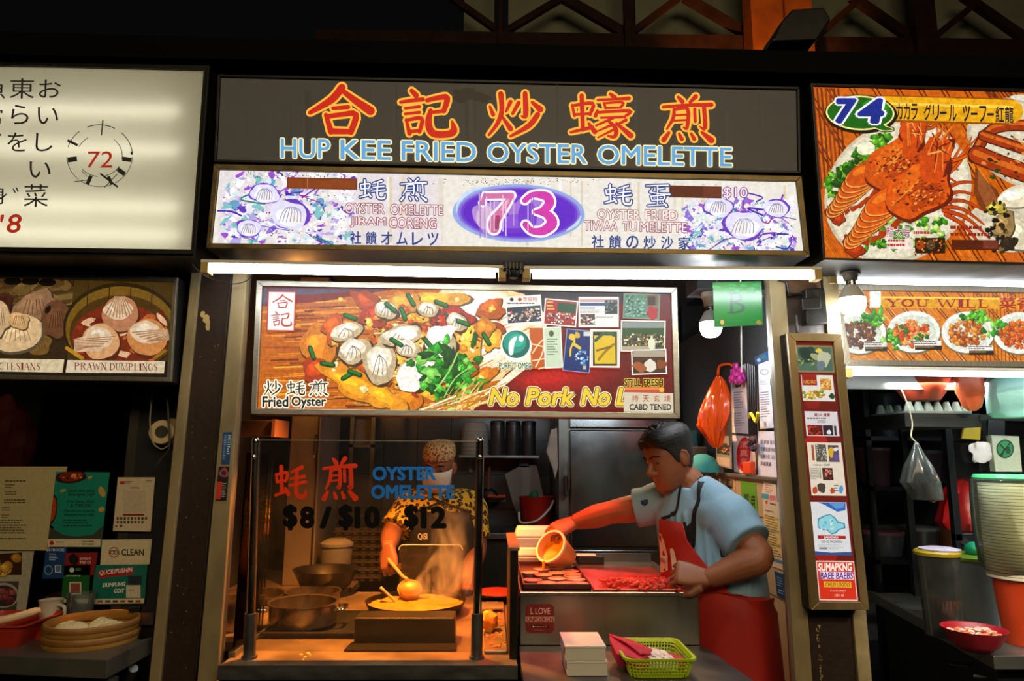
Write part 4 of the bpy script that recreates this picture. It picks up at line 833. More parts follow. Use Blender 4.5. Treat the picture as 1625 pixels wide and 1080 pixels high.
# flakes of old paint on the shafts
fl = MB(); pP = FY(PYF + .012)
for cx, cy, rx, ry in ((328, 506, 6, 9), (330, 518, 4, 8), (322, 498, 5, 5)):
    n = 9; pts = [(cx + rx * math.cos(k * .698) * rnd.uniform(.6, 1.2), cy + ry * math.sin(k * .698) * rnd.uniform(.6, 1.2)) for k in range(n)]; fl.slab([pP(x, y, .002) for x, y in pts], (0, -.001, 0))
for k in range(34):
    t_ = rnd.random(); x = 330 - 60 * t_ + rnd.uniform(-26, 26); y = 520 + 540 * t_; fl.slab([pP(x + dx, y + dy, .001) for dx, dy in ((0, 0), (rnd.uniform(.5, 2), .3), (rnd.uniform(.5, 2), rnd.uniform(.6, 1.6)), (0, rnd.uniform(.6, 1.6)))], (0, -.0008, 0))
fl.build('paint_flakes', mat('old_yellow_paint', 'b39a5e', .7, var=.4), tl)
fl = MB()
for k in range(26):
    y = rnd.uniform(990, 1075); x = 1294 + (y - 990) * .085 + abs(rnd.gauss(0, 2.2)); fl.slab([pP(x + dx, y + dy, .001) for dx, dy in ((0, 0), (rnd.uniform(1, 3), 0), (rnd.uniform(1, 3), rnd.uniform(2, 6)), (0, rnd.uniform(2, 6)))], (0, -.0008, 0))
fl.build('paint_flakes', MATS['old_yellow_paint'], tr)
XL = vl(*EL[3], PYF, 1.5); XR = .99
XL0 = vl(*EL[0], PYF, 1.5); XR3 = vl(*ER[3], PYF, 1.5)
BACK = 4.15; XI = -1.135
# partitions between stalls and the back
struct(MB().box((XI - .03, PYF + .183, 0), (XI, BACK, 2.75)).build('wall_left', mat('stained_partition', '38322a', .6, var=.4, scale=5)))
struct(MB().box((XI - .03, PYF + .186, 0), (-.95, PYF + .205, 2.12)).build('wall_left_return', BLACKW))
def tiles(nm, col, grout, sx, sz):
    if nm in MATS: return MATS[nm]
    m_ = bpy.data.materials.new(nm); m_.use_nodes = True; nt = m_.node_tree; b = nt.nodes['Principled BSDF']; b.inputs['Roughness'].default_value = .25
    tc = nt.nodes.new('ShaderNodeTexCoord'); mp = nt.nodes.new('ShaderNodeMapping'); mp.inputs['Rotation'].default_value = (math.radians(90), 0, math.radians(90)) if sx == 'y' else (math.radians(90), 0, 0)
    br = nt.nodes.new('ShaderNodeTexBrick'); br.offset = 0; br.inputs['Color1'].default_value = lin(col) + (1,); br.inputs['Color2'].default_value = tuple(c * .86 for c in lin(col)) + (1,); br.inputs['Mortar'].default_value = lin(grout) + (1,)
    br.inputs['Scale'].default_value = 1; br.inputs['Mortar Size'].default_value = .003; br.inputs['Brick Width'].default_value = sz; br.inputs['Row Height'].default_value = sz
    nt.links.new(tc.outputs['Object'], mp.inputs[0]); nt.links.new(mp.outputs[0], br.inputs[0]); nt.links.new(br.outputs[0], b.inputs['Base Color'])
    bp = nt.nodes.new('ShaderNodeBump'); bp.inputs['Strength'].default_value = .4; bp.inputs['Distance'].default_value = .002; bp.invert = True; nt.links.new(br.outputs['Fac'], bp.inputs['Height']); nt.links.new(bp.outputs[0], b.inputs['Normal'])
    MATS[nm] = m_; return m_
TILE = tiles('beige_wall_tiles', 'b9a486', '6a5c4a', 'y', .26)
LEDGE_Z = PX(1200, 758, XR).z
struct(MB().box((XR, PYF + .03, 0), (XR + .05, BACK, LEDGE_Z)).build('wall_right', TILE))
struct(MB().box((XR + .02, PYF + .03, LEDGE_Z), (XR + .05, BACK, 2.12)).build('wall_right_upper', WALLD))
struct(MB().box((XR - .012, PYF + .03, LEDGE_Z - .004), (XR + .02, BACK, LEDGE_Z + .01)).build('trim_1', ALU, bevel=.002))
struct(MB().box((XI - .05, BACK, 0), (XR + .1, BACK + .06, 2.75)).build('wall_back', tiles('grey_back_tiles', '4c4a46', '2a2826', 'x', .2)))
struct(MB().box((XI, 2.35, 2.36), (XR + .1, BACK + .05, 2.42)).build('ceiling', WALLD))
# neighbouring stalls
struct(MB().box((-3.2, 3.3, 0), (XI - .055, 3.36, 2.75)).build('wall_back_dumpling_stall', BLACKW))
struct(MB().box((XR + .075, 3.75, 0), (4, 3.82, 2.75)).build('wall_back_seafood_stall', BLACKW))
struct(MB().box((-3.2, 2.1, 2.36), (XI - .055, 3.3, 2.42)).build('ceiling_dumpling_stall', BLACKW))
struct(MB().box((XR + .105, 2.2, 2.36), (4, 3.8, 2.42)).build('ceiling_seafood_stall', BLACKW))
# dark beam and fascia carrying the signs
struct(MB().box((-3.4, 2.075, 2.125), (4.2, 2.30, 2.87)).build('trim_beam', mat('soot_black', '050505', .9, spec=.1)))
m = MB(); m.box((-3.4, 1.96, 2.72), (4.2, 2.07, 2.795)); struct(m.build('trim_fascia', mat('soot_black', '050505', .9, spec=.1)))
# roof structure seen through the gap at the top
RY = 5.2
RUST = mat('rust_red_steel', '3a1c10', .6, var=.4, scale=8)
t = thing('roof_truss', 'dark steel roof truss with crossing diagonals above the signs', 'roof truss', PY(1200, 60, RY))
rz = [(795, 10, 'upright'), (998, 12, 'upright'), (1465, 18, 'upright')]
for x, w_, nm in rz:
    a, b = PY(x, 120, RY), PY(x - 2, -60, RY); s_ = w_ * RY / F * .55; MB().box(a - V((s_, .04, 0)), b + V((s_, .04, 0))).build(nm, RUST, t)
def member(x0, y0, x1, y1, w_, nm, dy=.06):
    a, b = PY(x0, y0, RY + dy), PY(x1, y1, RY + dy); d = (b - a).normalized(); e = (b - a) * .15; n = V((-d.z, 0, d.x)) * (w_ * RY / F * .5)
    MB().slab([a - n - e, a + n - e, b + n + e, b - n + e], (0, .05, 0)).build(nm, RUST, t)
for i, (x0, y0, x1, y1) in enumerate(((882, 0, 812, 42), (905, 0, 985, 46), (1070, 0, 1008, 46), (1100, 0, 1185, 50), (1362, 0, 1296, 58), (1365, 0, 1446, 56), (1540, 12, 1484, 58), (1545, 0, 1640, 66), (725, 0, 790, 46))):
    member(x0, y0, x1, y1, 17 if i % 2 else 11, 'diagonal')
a, b = PY(500, 44, RY), PY(1800, 62, RY); MB().hexa([a + V((0, .02, -.34)), b + V((0, .02, -.34)), b + V((0, .02, -.0)), a + V((0, .02, 0))], [a + V((0, .1, -.34)), b + V((0, .1, -.34)), b + V((0, .1, 0)), a + V((0, .1, 0))]).build('lower_chord', RUST, t)
m = MB(); p, q_ = PY(1196, 90, RY - .2), PY(1282, -80, RY - .2); m.box((p.x, RY - .2, 0.02), (p.x + (q_.x - p.x) * .52, RY - .02, q_.z)); m.box((p.x + (q_.x - p.x) * .56, RY - .2, .02), (q_.x, RY - .02, q_.z))
tag(m.build('steel_column', mat('ochre_painted_steel', 'a8581c', .6, var=.3, scale=6)), 'ochre steel roof column lit amber behind the black floodlight', 'column')
for i, (x0, x1, lab) in enumerate(((735, 785, 'pale roof panel narrowest of the row, at the dark end of the truss'), (806, 990, 'pale roof panel behind the first full bay of the truss'), (1010, 1200, 'pale roof panel between the truss upright and the ochre column'), (1285, 1450, 'pale roof panel just past the black floodlight'), (1484, 1760, 'pale roof panel at the end above the number 74'))):
    a, b = PY(x0, 90, RY + .5), PY(x1, -40, RY + .5); tag(MB().box((a.x, RY + .5, a.z), (b.x, RY + .52, b.z)).build('roof_panel', mat('pale_roof_sheet', 'b0b094', .7, var=.15, scale=3)), lab, 'roof panel', 'roof panels behind the truss')
# floodlight
t = thing('floodlight', 'black angular floodlight jutting up over the beam beside the ochre column', 'floodlight', PY(1265, 70, 2.16))
plq = FY(2.12); MB().slab([plq(x, y) for x, y in ((1258, 14), (1308, 11), (1319, 30), (1297, 62), (1226, 64), (1240, 34))], (0, .16, 0)).build('housing', BLACKM, t, bevel=.006)
MB().tube([plq(1262, 58) + V((0, .08, 0)), V((plq(1262, 92).x, 2.20, 2.871))], .012).build('bracket', BLACKM, t)

# ------------------------------------------------------------------ the oyster stall: counters, glass, pots
TZ = .945
def solid_sheet(A_, quad, th, n, col):
    A_.mb.col = lin(col); A_.mb.slab([A_.pl(x, y, A_.o) for x, y in quad], -n * th); A_.o += 3e-5
def sheet(name, label, cat, quad, pl, col, draw=None, m=None, th=.0012, off=.002, group=None):
    A_ = Art(pl, off, quad); solid_sheet(A_, quad, th, pl.n, col)
    if draw: draw(A_)
    return tag(A_.build(name, m or attr_mat('paper_print', 0, .55, .08, 40)), label, cat, group)
x0 = PZ(347, 1056, TZ).x; x1 = PZ(822, 1058, TZ).x; yf = PZ(580, 1056, TZ).y
t = thing('stove_counter', 'long stainless steel stove counter behind the glass screen, stained with drips', 'counter', ((x0 + x1) / 2, 2.6, 0))
GREASE = mat('greasy_stainless', '8a745c', .32, .45, var=.5, scale=9, bump=.15, bscale=14)
m = MB(); m.box((x0, yf, TZ - .03), (x1, 3.02, TZ)); m.box((XI + .01, 3.02, TZ - .03), (-.60, 3.56, TZ)); m.box((XI + .01, PYF + .2, TZ - .03), (x0, 3.02, TZ)); m.build('worktop', GREASE, t, bevel=.003)
MB().box((x0, yf - .004, TZ - .034), (x1, yf, TZ + .002)).build('front_edge', STEEL, t)
MB().box((x0 + .01, yf + .04, 0), (x1 - .01, 3.0, TZ - .03)).build('cabinet', mat('dark_steel', '3a342c', .5, .7, var=.3), t)
# crumbs and spilt batter
m = MB()
for px, py, r in ((478, 1038, .006), (484, 1042, .005), (489, 1036, .006), (481, 1046, .004), (492, 1038, .004)): m.ball(PZ(px, py, TZ), (r, r * .8, r * .45), 8, 5, .3, px)
tag(m.build('egg_crumbs', mat('egg_yellow', 'e8a42c', .5), smooth=True), 'few yellow egg crumbs spilt on the counter inside the glass screen', 'food scraps', kind='stuff')
# glass screen
gy = 2.06; gp = FY(gy)
pb0, pt0 = PY(393, 1050, gy), PY(404, 702, gy); pb1, pt1 = PY(756, 1052, gy), PY(762, 702, gy)
t = thing('glass_screen', 'clear glass sneeze screen between two steel posts, lettered Oyster Omelette', 'glass screen', (pb0 + pb1) / 2)
for b_, t_ in ((pb0, pt0), (pb1, pt1)):
    b_ = V((b_.x, gy + .012, TZ)); t_ = V((t_.x, gy + .012, t_.z)); d = (t_ - b_)
    m = MB(); m.tube([b_ + d * .06, t_], .0125, 16); p = m.build('post', CHROME, t, smooth=True)
    m = MB(); m.tube([b_, b_ + d * .012, b_ + d * .012, b_ + d * .2], [.022, .022, .017, .017], 18); m.build('post_foot', STEELD, t, smooth=True)
    m = MB(); m.lathe([(.0135, 0), (.0145, .006), (.011, .014), (.004, .017)], t_, 16); m.build('post_cap', CHROME, t, smooth=True)
    m = MB(); m.ball(b_ + d * .93 + V((0, -.016, 0)), .0075, 12, 8); m.build('glass_clamp', CHROME, t, smooth=True)
m = MB(); m.slab([gp(*q_) for q_ in ((406, 698), (761, 700), (757, 1034), (397, 1032))], (0, .006, 0)); m.build('glass_pane', glass_mat('clear_glass', 'f6f6f2', haze=.005), t)
m = MB(); m.slab([gp(*q_) for q_ in ((406, 697.2), (761, 699.2), (761, 700.4), (406, 698.4))], (0, .006, 0)); m.build('glass_top_edge', mat('glass_edge', 'a8a890', .3, .4), t)
A = Art(gp, .001)
A.brush('蚝', 437, 738, 486, 791, 'ff4a1c', 1.4, .0); A.brush('煎', 512, 727, 566, 792, 'ff4a1c', 1.4)
A.build('red_characters', vinyl_mat('glass_vinyl'), t)
A = Art(gp, .001)
A.text('OYSTER', 592, 741, 691, 761, '2c9cf0', .045); A.text('OMELETTE', 590, 770, 720, 790, '2c9cf0', .045); A.build('blue_words', MATS['glass_vinyl'], t)
for nm, grp in (('price_eight', (('$', 451, 470), ('8', 478, 497))), ('slash', (('/', 510, 524),)), ('price_ten', (('$', 539, 558), ('10', 565, 601))), ('price_twelve', (('$', 643, 662), ('12', 670, 706)))):
    A = Art(gp, .001)
    for st, a, b in grp: A.text(st, a, 802 if st == '$' else 805, b, 839 if st == '$' else 836, '0a0806', .055)
    A.build(nm, MATS['glass_vinyl'], t)
# side pane running back from the first post
a = PY(391, 1040, gy); m = MB(); m.box((a.x - .05, gy + .03, TZ + .012), (a.x - .045, 2.35, 1.52)); m.build('side_pane', glass_mat('thin_clear_glass', ior=1.08), t)
m = MB(); m.box((a.x - .058, gy + .02, TZ), (a.x - .038, 2.32, TZ + .014)); m.build('side_rail', STEEL, t)
m = MB(); m.tube([(a.x - .048, gy + .16, TZ), (a.x - .048, gy + .16, 1.16)], .005, 8); m.build('side_post', CHROME, t)
# folded steel splash shield at the front of the pan
pf = FY(2.22); t = thing('splash_shield', 'low folded stainless shield standing in front of the batter pan', 'shield', PZ(640, 1035, TZ))
q_ = [V(pf(x, y)) for x, y in ((563, 980), (721, 980), (722, 1026), (561, 1026))]
for k in (2, 3): q_[k].z = TZ + .002
MB().slab(q_, (0, .10, 0)).build('body', mat('smoky_steel', '4c463c', .3, .85, var=.3, scale=6, stretch=(.2, 1, 1)), t, bevel=.003)
MB().slab([q_[3] + V((-.006, 0, 0)), q_[2] + V((.006, 0, 0)), q_[2] + V((.008, -.085, 0)), q_[3] + V((-.012, -.085, 0))], (0, 0, .004)).build('foot_flange', MATS['smoky_steel'], t)
m = MB()
for x, y in ((570, 1021), (664, 1021), (710, 1021)): m.ball(pf(x, y), .003, 8, 6)
m.build('rivet', CHROME, t)
# pots
def pot(name, label, rim, width, Y, m_, bz=TZ, group=None, handle=True, inside=None, low=.35):
    c = PY(rim[0], rim[1], Y); r = width / 2 * (Y / F) * 1.0; h = c.z - bz
    t = thing(name, label, 'pot', (c.x, Y, bz), group); b = V((c.x, Y, bz))
    mb = MB(); mb.lathe([(r * .95, 0), (r * .985, .006), (r * .985, h - .004), (r * 1.05, h), (r * 1.05, h + .004), (r * .955, h + .002), (r * .95, h * low), (0.001, h * low)], b, 40, cap1=False); mb.build('body', m_, t, smooth=True)
    if handle:
        for s_ in (-1, 1):
            p = b + V((s_ * r * .98, 0, h * .72)); mb = MB(); mb.tube(smooth_path([p + V((0, -.035, 0)), p + V((s_ * .028, -.03, .004)), p + V((s_ * .03, .03, .004)), p + V((0, .035, 0))], 5), .005, 8); mb.build('handle', CHROME, t, smooth=True)
    return t, b, r, h
POTM = mat('scuffed_pot_steel', '8a7c6a', .26, .92, var=.25, scale=12, stretch=(1, 1, .2))
pot('stock_pot', 'squat steel pot on the black tray, nearest the glass and the shield', (482, 955), 100, 2.42, POTM, TZ + .014)
pot('stock_pot', 'wide steel pot against the wall behind the first glass post', (399, 943), 98, 2.72, POTM, handle=False)
pot('stock_pot', 'steel pot half cut by the first glass post, in front of the wall pot', (372, 951), 72, 2.42, POTM, low=.6, handle=False)
pot('stock_pot', 'shallow steel pot showing only its rim behind the squat pot', (497, 938), 80, 2.75, POTM, handle=False)
t = thing('oven_tray', 'long black oven tray under the squat steel pot', 'tray', PZ(485, 1008, TZ + .002))
a, b = PZ(416, 1012, TZ), PZ(562, 1012, TZ); m = MB(); m.box((a.x, a.y, TZ + .001), (b.x, a.y + .36, TZ + .006)); m.build('base', BLACKM, t)
m = MB(); m.hexa([(a.x - .006, a.y - .008, TZ + .016), (b.x + .006, a.y - .008, TZ + .016), (b.x + .006, a.y - .008, TZ + .021), (a.x - .006, a.y - .008, TZ + .021)], [(a.x, a.y + .004, TZ + .001), (b.x, a.y + .004, TZ + .001), (b.x, a.y + .006, TZ + .008), (a.x, a.y + .006, TZ + .008)])
m.box((a.x - .006, a.y - .002, TZ + .002), (a.x, a.y + .36, TZ + .02)); m.box((b.x, a.y - .002, TZ + .002), (b.x + .006, a.y + .36, TZ + .02)); m.build('rim', STEELD, t)
# batter pan
PANY = 2.64; pc = PY(660, 953, PANY); PR = 74 * PANY / F
t = thing('batter_pan', 'wide round frying pan brimming with bubbling yellow egg batter', 'pan', (pc.x, PANY, TZ))
m = MB(); m.lathe([(PR * .86, .0), (PR * .9, .004), (PR, pc.z - TZ - .002), (PR * 1.02, pc.z - TZ + .004), (PR * .985, pc.z - TZ + .002), (PR * .95, .02), (.001, .02)], (pc.x, PANY, TZ), 48, cap1=False); m.build('pan_body', mat('black_iron', '1a1612', .4, .6, var=.4, scale=14), t, smooth=True)
m = MB(); rs = [0, .2, .4, .6, .75, .88, .97]; vs = [(pc.x, PANY, pc.z - .012)]; fs = []; n = 48
for i, rr in enumerate(rs[1:]):
    for k in range(n):
        a = 2 * math.pi * k / n; p = V((math.cos(a) * rr * 5, math.sin(a) * rr * 5, 3)); vs.append((pc.x + PR * rr * math.cos(a), PANY + PR * rr * math.sin(a), pc.z - .012 + .012 * mnoise.noise(p) + .005 * mnoise.noise(p * 3)))
fs += [(0, 1 + k, 1 + (k + 1) % n) for k in range(n)]
for i in range(len(rs) - 2):
    for k in range(n): fs.append((1 + i * n + k, 1 + (i + 1) * n + k, 1 + (i + 1) * n + (k + 1) % n, 1 + i * n + (k + 1) % n))
m.add(vs, fs); m.build('batter', mat('egg_batter', 'cc8c2c', .35, var=.25, scale=30, bump=.6, bscale=70), t, smooth=True)
m = MB(); m.lathe([(PR * .75, 0), (PR * .75, .012)], (pc.x, PANY, TZ - .001), 30); 
# wooden pick / little spatula sticking out of the pan
a = PY(612, 945, 2.66); m = MB(); m.tube([a + V((.03, .02, -.02)), a + V((-.02, .0, .03))], .005, 8); tag(m.build('wooden_pick', mat('pale_wood', 'e8c890', .6), smooth=True), 'short pale stick leaning out of the batter pan', 'stick')
# griddle plate at the end of the stove
t = thing('griddle', 'flat greasy griddle plate with burnt scraps beside the divider', 'griddle', PZ(786, 1000, TZ))
a, b = PZ(768, 1046, TZ), PZ(806, 1046, TZ); m = MB(); m.box((a.x, a.y + .05, TZ), (b.x, 2.78, TZ + .012)); m.build('plate', GREASE, t, bevel=.004)
m = MB()
for k in range(70):
    p = V((rnd.uniform(a.x + .005, b.x - .005), rnd.uniform(a.y + .08, 2.7), TZ + .013)); r_ = rnd.uniform(.002, .007); m.ball(p, (r_, r_, r_ * .5), 6, 4, .4, k)
p = m.build('burnt_scraps', mat('burnt_egg', 'b8701c', .7, var=.5, scale=40), t); p['kind'] = 'stuff'
m = MB(); p = PZ(776, 985, TZ + .04); m.ball(p, (.03, .04, .03), 16, 10, .5, 3); tag(m.build('egg_lump', mat('fried_egg', 'e0962c', .6, var=.4, scale=30, bump=.5), smooth=True), 'crumpled lump of fried egg on the griddle', 'food')
m = MB(); p = PZ(775, 963, TZ + .02); m.slab([p + V(v) for v in ((-.035, -.05, 0), (.055, -.05, .004), (.035, .05, .006), (-.03, .05, .004))], (0, 0, .004)); tag(m.build('scraper_blade', mat('worn_steel_blade', 'b8a890', .35, .8, var=.3)), 'flat pale scraper blade lying across the griddle', 'scraper')
c = PY(789, 938, 2.86); t = thing('chilli_plate', 'black-bottomed plate of red chilli at the far end of the griddle', 'plate', (c.x, 2.86, TZ + .0))
m = MB(); r_ = .10; m.lathe([(.05, 0), (.055, c.z - TZ - .03), (r_, c.z - TZ - .004), (r_, c.z - TZ), (.001, c.z - TZ - .006)], (c.x, 2.86, TZ), 32, cap1=False); m.build('dish', BLACKM, t, smooth=True)
m = MB(); m.lathe([(r_ * .95, 0), (r_ * .8, .006), (.001, .008)], (c.x, 2.86, c.z - .004), 28, cap1=False); m.build('chilli', mat('chilli_red', 'd2280c', .5, var=.5, scale=40, bump=.8), t, smooth=True)
# divider between stove and prep counter
xa, xb = PY(809, 960, 2.06).x, PY(822, 960, 2.06).x
t = thing('divider_panel', 'upright dark steel divider with a perforated cap between stove and prep counter', 'divider', ((xa + xb) / 2, 2.2, TZ))
MB().box((xa, 2.06, TZ), (xb, 2.44, 1.244)).build('panel', mat('blackened_steel', '2b2723', .4, .8, var=.3), t, bevel=.002)
m = MB(); m.box((xa - .004, 2.056, 1.244), (xb + .004, 2.445, 1.252)); m.build('cap', mat('cap_steel', '8a6a58', .5, .5, var=.5, scale=160), t)
# prep counter
cx0, cx1 = PY(825, 980, 2.2).x, PY(1110, 980, 2.2).x; PZT = PY(960, 938, 2.2).z
t = thing('prep_counter', 'stainless prep counter with a brushed upright front and lower ledge, wet and lit red', 'counter', ((cx0 + cx1) / 2, 2.4, 0))
FRONT = mat('prep_front_steel', '8a867c', .3, .85, var=.08, scale=5, stretch=(5, 1, .15))
MB().box((cx0, 2.2, TZ), (cx1, 2.80, PZT - .006)).build('body', FRONT, t, bevel=.003)
MB().box((cx0 - .002, 2.192, PZT - .012), (cx1 + .004, 2.82, PZT)).build('worktop', mat('wet_prep_top', '9a8f8a', .18, .75, var=.3, scale=9), t, bevel=.003)
lx = PY(1120, 1030, 2.2).x
MB().slab([(cx0 - .004, 1.80, TZ), (lx + .03, 1.80, TZ), (lx - .006, 2.198, TZ), (cx0 - .004, 2.198, TZ)], (0, 0, -.025)).build('ledge', STEELD, t, bevel=.002)
MB().box((cx0, 1.86, 0), (cx1, 2.78, TZ - .026)).build('cabinet', MATS['dark_steel'], t)
MB().box((cx0 + .25, 2.80, PZT), (cx1 - .01, 2.815, PZT + .03)).build('rear_lip', STEEL, t)
pl_ = FY(2.2)
def love(A_):
    A_.ell(857, 980, 1, 1, '7a140c')
    A_.text('L LOVE', 842, 964, 873, 974, 'e8b4a0', .008); A_.rect(834, 978, 880, 986.5, 'e09a84'); A_.text('UNFOEKGN', 836, 979, 878, 986, '6a0c08', .03); A_.rect(843, 992, 871, 996, '240605')
    for k in range(6): A_.rect(845 + k * 4, 993, 847.5 + k * 4, 995, 'c87868' if k else 'ffffff')
    A_.lines_of_text(848, 999, 870, 1001, 1, 'c06a58', seed=3)
A = Art(pl_, .0022); cs = []
for cx_, cy_, a0 in ((872, 965, -90), (872, 997, 0), (841, 997, 90), (841, 965, 180)):
    for k in range(5): a = math.radians(a0 + k * 22.5); cs.append((cx_ + 7 * math.cos(a), cy_ + 7 * math.sin(a)))
A.mb.col = lin('7a140c'); A.mb.slab([A.pl(x, y, .0022) for x, y in cs], (0, .001, 0)); A.o = .0024; love(A)
tag(A.build('round_cornered_sticker', attr_mat('paper_print')), 'dark red rounded sticker reading L LOVE on the prep counter front', 'sticker')
# tray of shallow cups
xa, xb = PZ(827, 936, PZT).x + .004, PZ(938, 937, PZT).x
t = thing('cup_tray', 'dark red-lit baking tray holding shallow round cups of batter', 'tray', ((xa + xb) / 2, 2.4, PZT))
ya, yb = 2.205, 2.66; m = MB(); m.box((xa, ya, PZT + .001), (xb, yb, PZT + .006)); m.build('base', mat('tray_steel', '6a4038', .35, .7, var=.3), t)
m = MB()
for b_ in (((xa, ya, PZT + .001), (xb, ya + .005, PZT + .022)), ((xa, yb - .005, PZT + .001), (xb, yb, PZT + .022)), ((xa, ya, PZT + .001), (xa + .005, yb, PZT + .022)), ((xb - .005, ya, PZT + .001), (xb, yb, PZT + .022))): m.box(*b_)
m.build('rim', MATS['tray_steel'], t, bevel=.002)
cups = [(845, 922), (868, 927), (893, 930), (922, 930), (862, 914), (884, 920), (907, 924), (884, 911), (909, 917), (905, 908), (925, 921), (840, 912), (860, 905), (881, 903), (901, 900), (920, 911)]
where = ['in the front corner by the divider', 'in the front row, second from the divider', 'in the front row, third from the divider', 'in the front corner toward the mince', 'under the pouring stream, front side', 'in the second row, middle', 'in the second row, toward the mince', 'in the third row, middle', 'in the third row, toward the mince', 'in the fourth row, toward the mince', 'by the tray edge facing the mince, second row', 'by the divider, second row', 'just behind the pouring stream', 'in the fourth row, middle', 'in the back corner toward the phone', 'by the tray edge facing the mince, third row']
proto = None; used = []
for (px, py), wh in zip(cups, where):
    p = PZ(px, py, PZT + .012); lab = 'shallow round red-lit cup ' + wh + ' of the tray'
    for _ in range(60):
        for u in used:
            d_ = V((p.x - u[0], p.y - u[1], 0))
            if d_.length < .062: p += d_.normalized() * .004
        p.x = min(max(p.x, xa + .035), xb - .035); p.y = min(max(p.y, ya + .035), yb - .035)
    used.append((p.x, p.y)); loc = V((p.x, p.y, PZT + .006))
    if not proto:
        proto = thing('batter_cup', lab, 'cup', loc, 'batter cups on the tray')
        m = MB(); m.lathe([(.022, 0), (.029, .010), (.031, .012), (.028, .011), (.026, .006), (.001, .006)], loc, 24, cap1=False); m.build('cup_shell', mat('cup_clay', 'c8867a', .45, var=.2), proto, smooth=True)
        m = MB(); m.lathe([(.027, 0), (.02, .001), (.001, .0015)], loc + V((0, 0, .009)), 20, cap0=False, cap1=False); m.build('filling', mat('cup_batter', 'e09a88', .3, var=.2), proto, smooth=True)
    else: copy_thing(proto, loc, lab)
# red mince on the wet board
t = thing('chopping_board', 'flat wet board with reflected red in its colour, covering the prep counter beside the tray', 'board', PZ(1010, 930, PZT + .001))
a, b = PZ(942, 937, PZT), PZ(1098, 938, PZT); m = MB(); m.slab([(a.x, 2.205, PZT + .001), (b.x - .01, 2.205, PZT + .001), (b.x - .03, 2.62, PZT + .001), (a.x, 2.62, PZT + .001)], (0, 0, .006)); m.build('slab', mat('red_reflection_board', 'b8433a', .12, .1, var=.3, scale=14), t, bevel=.002)  # slab colour holds the warmer's red reflection and red liquid
m = MB(); c = PZ(1014, 925, PZT + .01)
for k in range(240):
    u, v_ = rnd.gauss(0, .058), rnd.gauss(0, .045)
    if abs(u) < .125 and abs(v_) < .1: r_ = rnd.uniform(.003, .008); m.ball((c.x + u + v_ * -.2, c.y + v_, PZT + .009 + max(0, .012 - abs(v_) * .12)), (r_ * 1.4, r_, r_), 6, 4, .5, k)
tag(m.build('red_mince', mat('red_mince_meat', 'c22c14', .45, var=.5, scale=60, bump=.6)), 'heap of finely chopped red mince on the wet board', 'mince', kind='stuff')
# takeaway boxes at the back of the prep counter
def foam_box(loc, label, open_=True, s=1.0, group='white foam boxes behind the tray'):
    t = thing('foam_takeaway_box', label, 'box', loc, group); L0 = V(loc); w_, d_, h = .075 * s, .06 * s, .036 * s
    m = MB(); m.hexa([L0 + V(v) for v in ((-w_ * .85, -d_ * .85, 0), (w_ * .85, -d_ * .85, 0), (w_, -d_, h), (-w_, -d_, h))], [L0 + V(v) for v in ((-w_ * .85, d_ * .85, 0), (w_ * .85, d_ * .85, 0), (w_, d_, h), (-w_, d_, h))]); m.build('base', mat('white_foam', 'f0e6da', .7, var=.05), t, bevel=.006)
    m = MB(); m.hexa([L0 + V(v) for v in ((-w_ * 1.02, -d_ * 1.02, h), (w_ * 1.02, -d_ * 1.02, h), (w_ * .9, -d_ * .88, h * 1.9), (-w_ * .9, -d_ * .88, h * 1.9))], [L0 + V(v) for v in ((-w_ * 1.02, d_ * 1.02, h), (w_ * 1.02, d_ * 1.02, h), (w_ * .9, d_ * .88, h * 1.9), (-w_ * .9, d_ * .88, h * 1.9))]); m.build('lid', MATS['white_foam'], t, bevel=.006)
    return t
p = PZ(850, 893, PZT); foam_box((p.x, 2.735, PZT), 'white foam takeaway box under another, behind the cup tray', s=1.0)
foam_box((p.x - .004, 2.74, PZT + .069), 'white foam takeaway box lying on top of another behind the cup tray', s=1.02)
c = PZ(935, 892, PZT); t = thing('mobile_phone', 'dark phone lying face up under a slip of paper behind the tub', 'phone', c)
m = MB(); m.box(c + V((-.05, -.05, 0)), c + V((.052, .02, .03))); m.build('body', BLACKM, t, bevel=.004)
m = MB(); m.slab([c + V(v) for v in ((-.055, -.048, .031), (.02, -.05, .031), (.025, .015, .031), (-.05, .017, .031))], (0, 0, .001)); tag(m.build('paper_slip', mat('white_paper', 'e6e2da', .7, var=.05)), 'white slip of paper lying on the phone', 'paper')
# white cake boxes and green basket on the ledge
def cake_box(z, h, label, dx=0.0, rz=.0):
    a = PZ(900, 1073, TZ); b = PZ(964, 1073, TZ); w_ = b.x - a.x; y0_ = a.y; d_ = .145
    t = thing('white_carton', label, 'carton', ((a.x + b.x) / 2 + dx, y0_ + d_ / 2, z), 'white cartons on the ledge'); c = V(t.location)
    m = MB(); m.box(c + V((-w_ / 2, -d_ / 2, 0)), c + V((w_ / 2, d_ / 2, h - .002))); m.build('box', mat('white_card', 'cfc8bc', .65, var=.06), t, bevel=.0015)
    m = MB(); m.box(c + V((-w_ / 2 - .0015, -d_ / 2 - .0015, h - .006)), c + V((w_ / 2 + .0015, d_ / 2, h))); m.build('lid_flap', MATS['white_card'], t, bevel=.001)
    m = MB(); m.box(c + V((-w_ / 2 - .001, -d_ / 2 + .012, h * .35)), c + V((-w_ / 2 + .001, -d_ / 2 + .03, h * .75))); m.build('tuck_slot', BLACKM, t)
cake_box(TZ + .001, .037, 'white carton under the other on the steel ledge'); cake_box(TZ + .0385, .037, 'white carton on top of the other on the steel ledge', -.004)
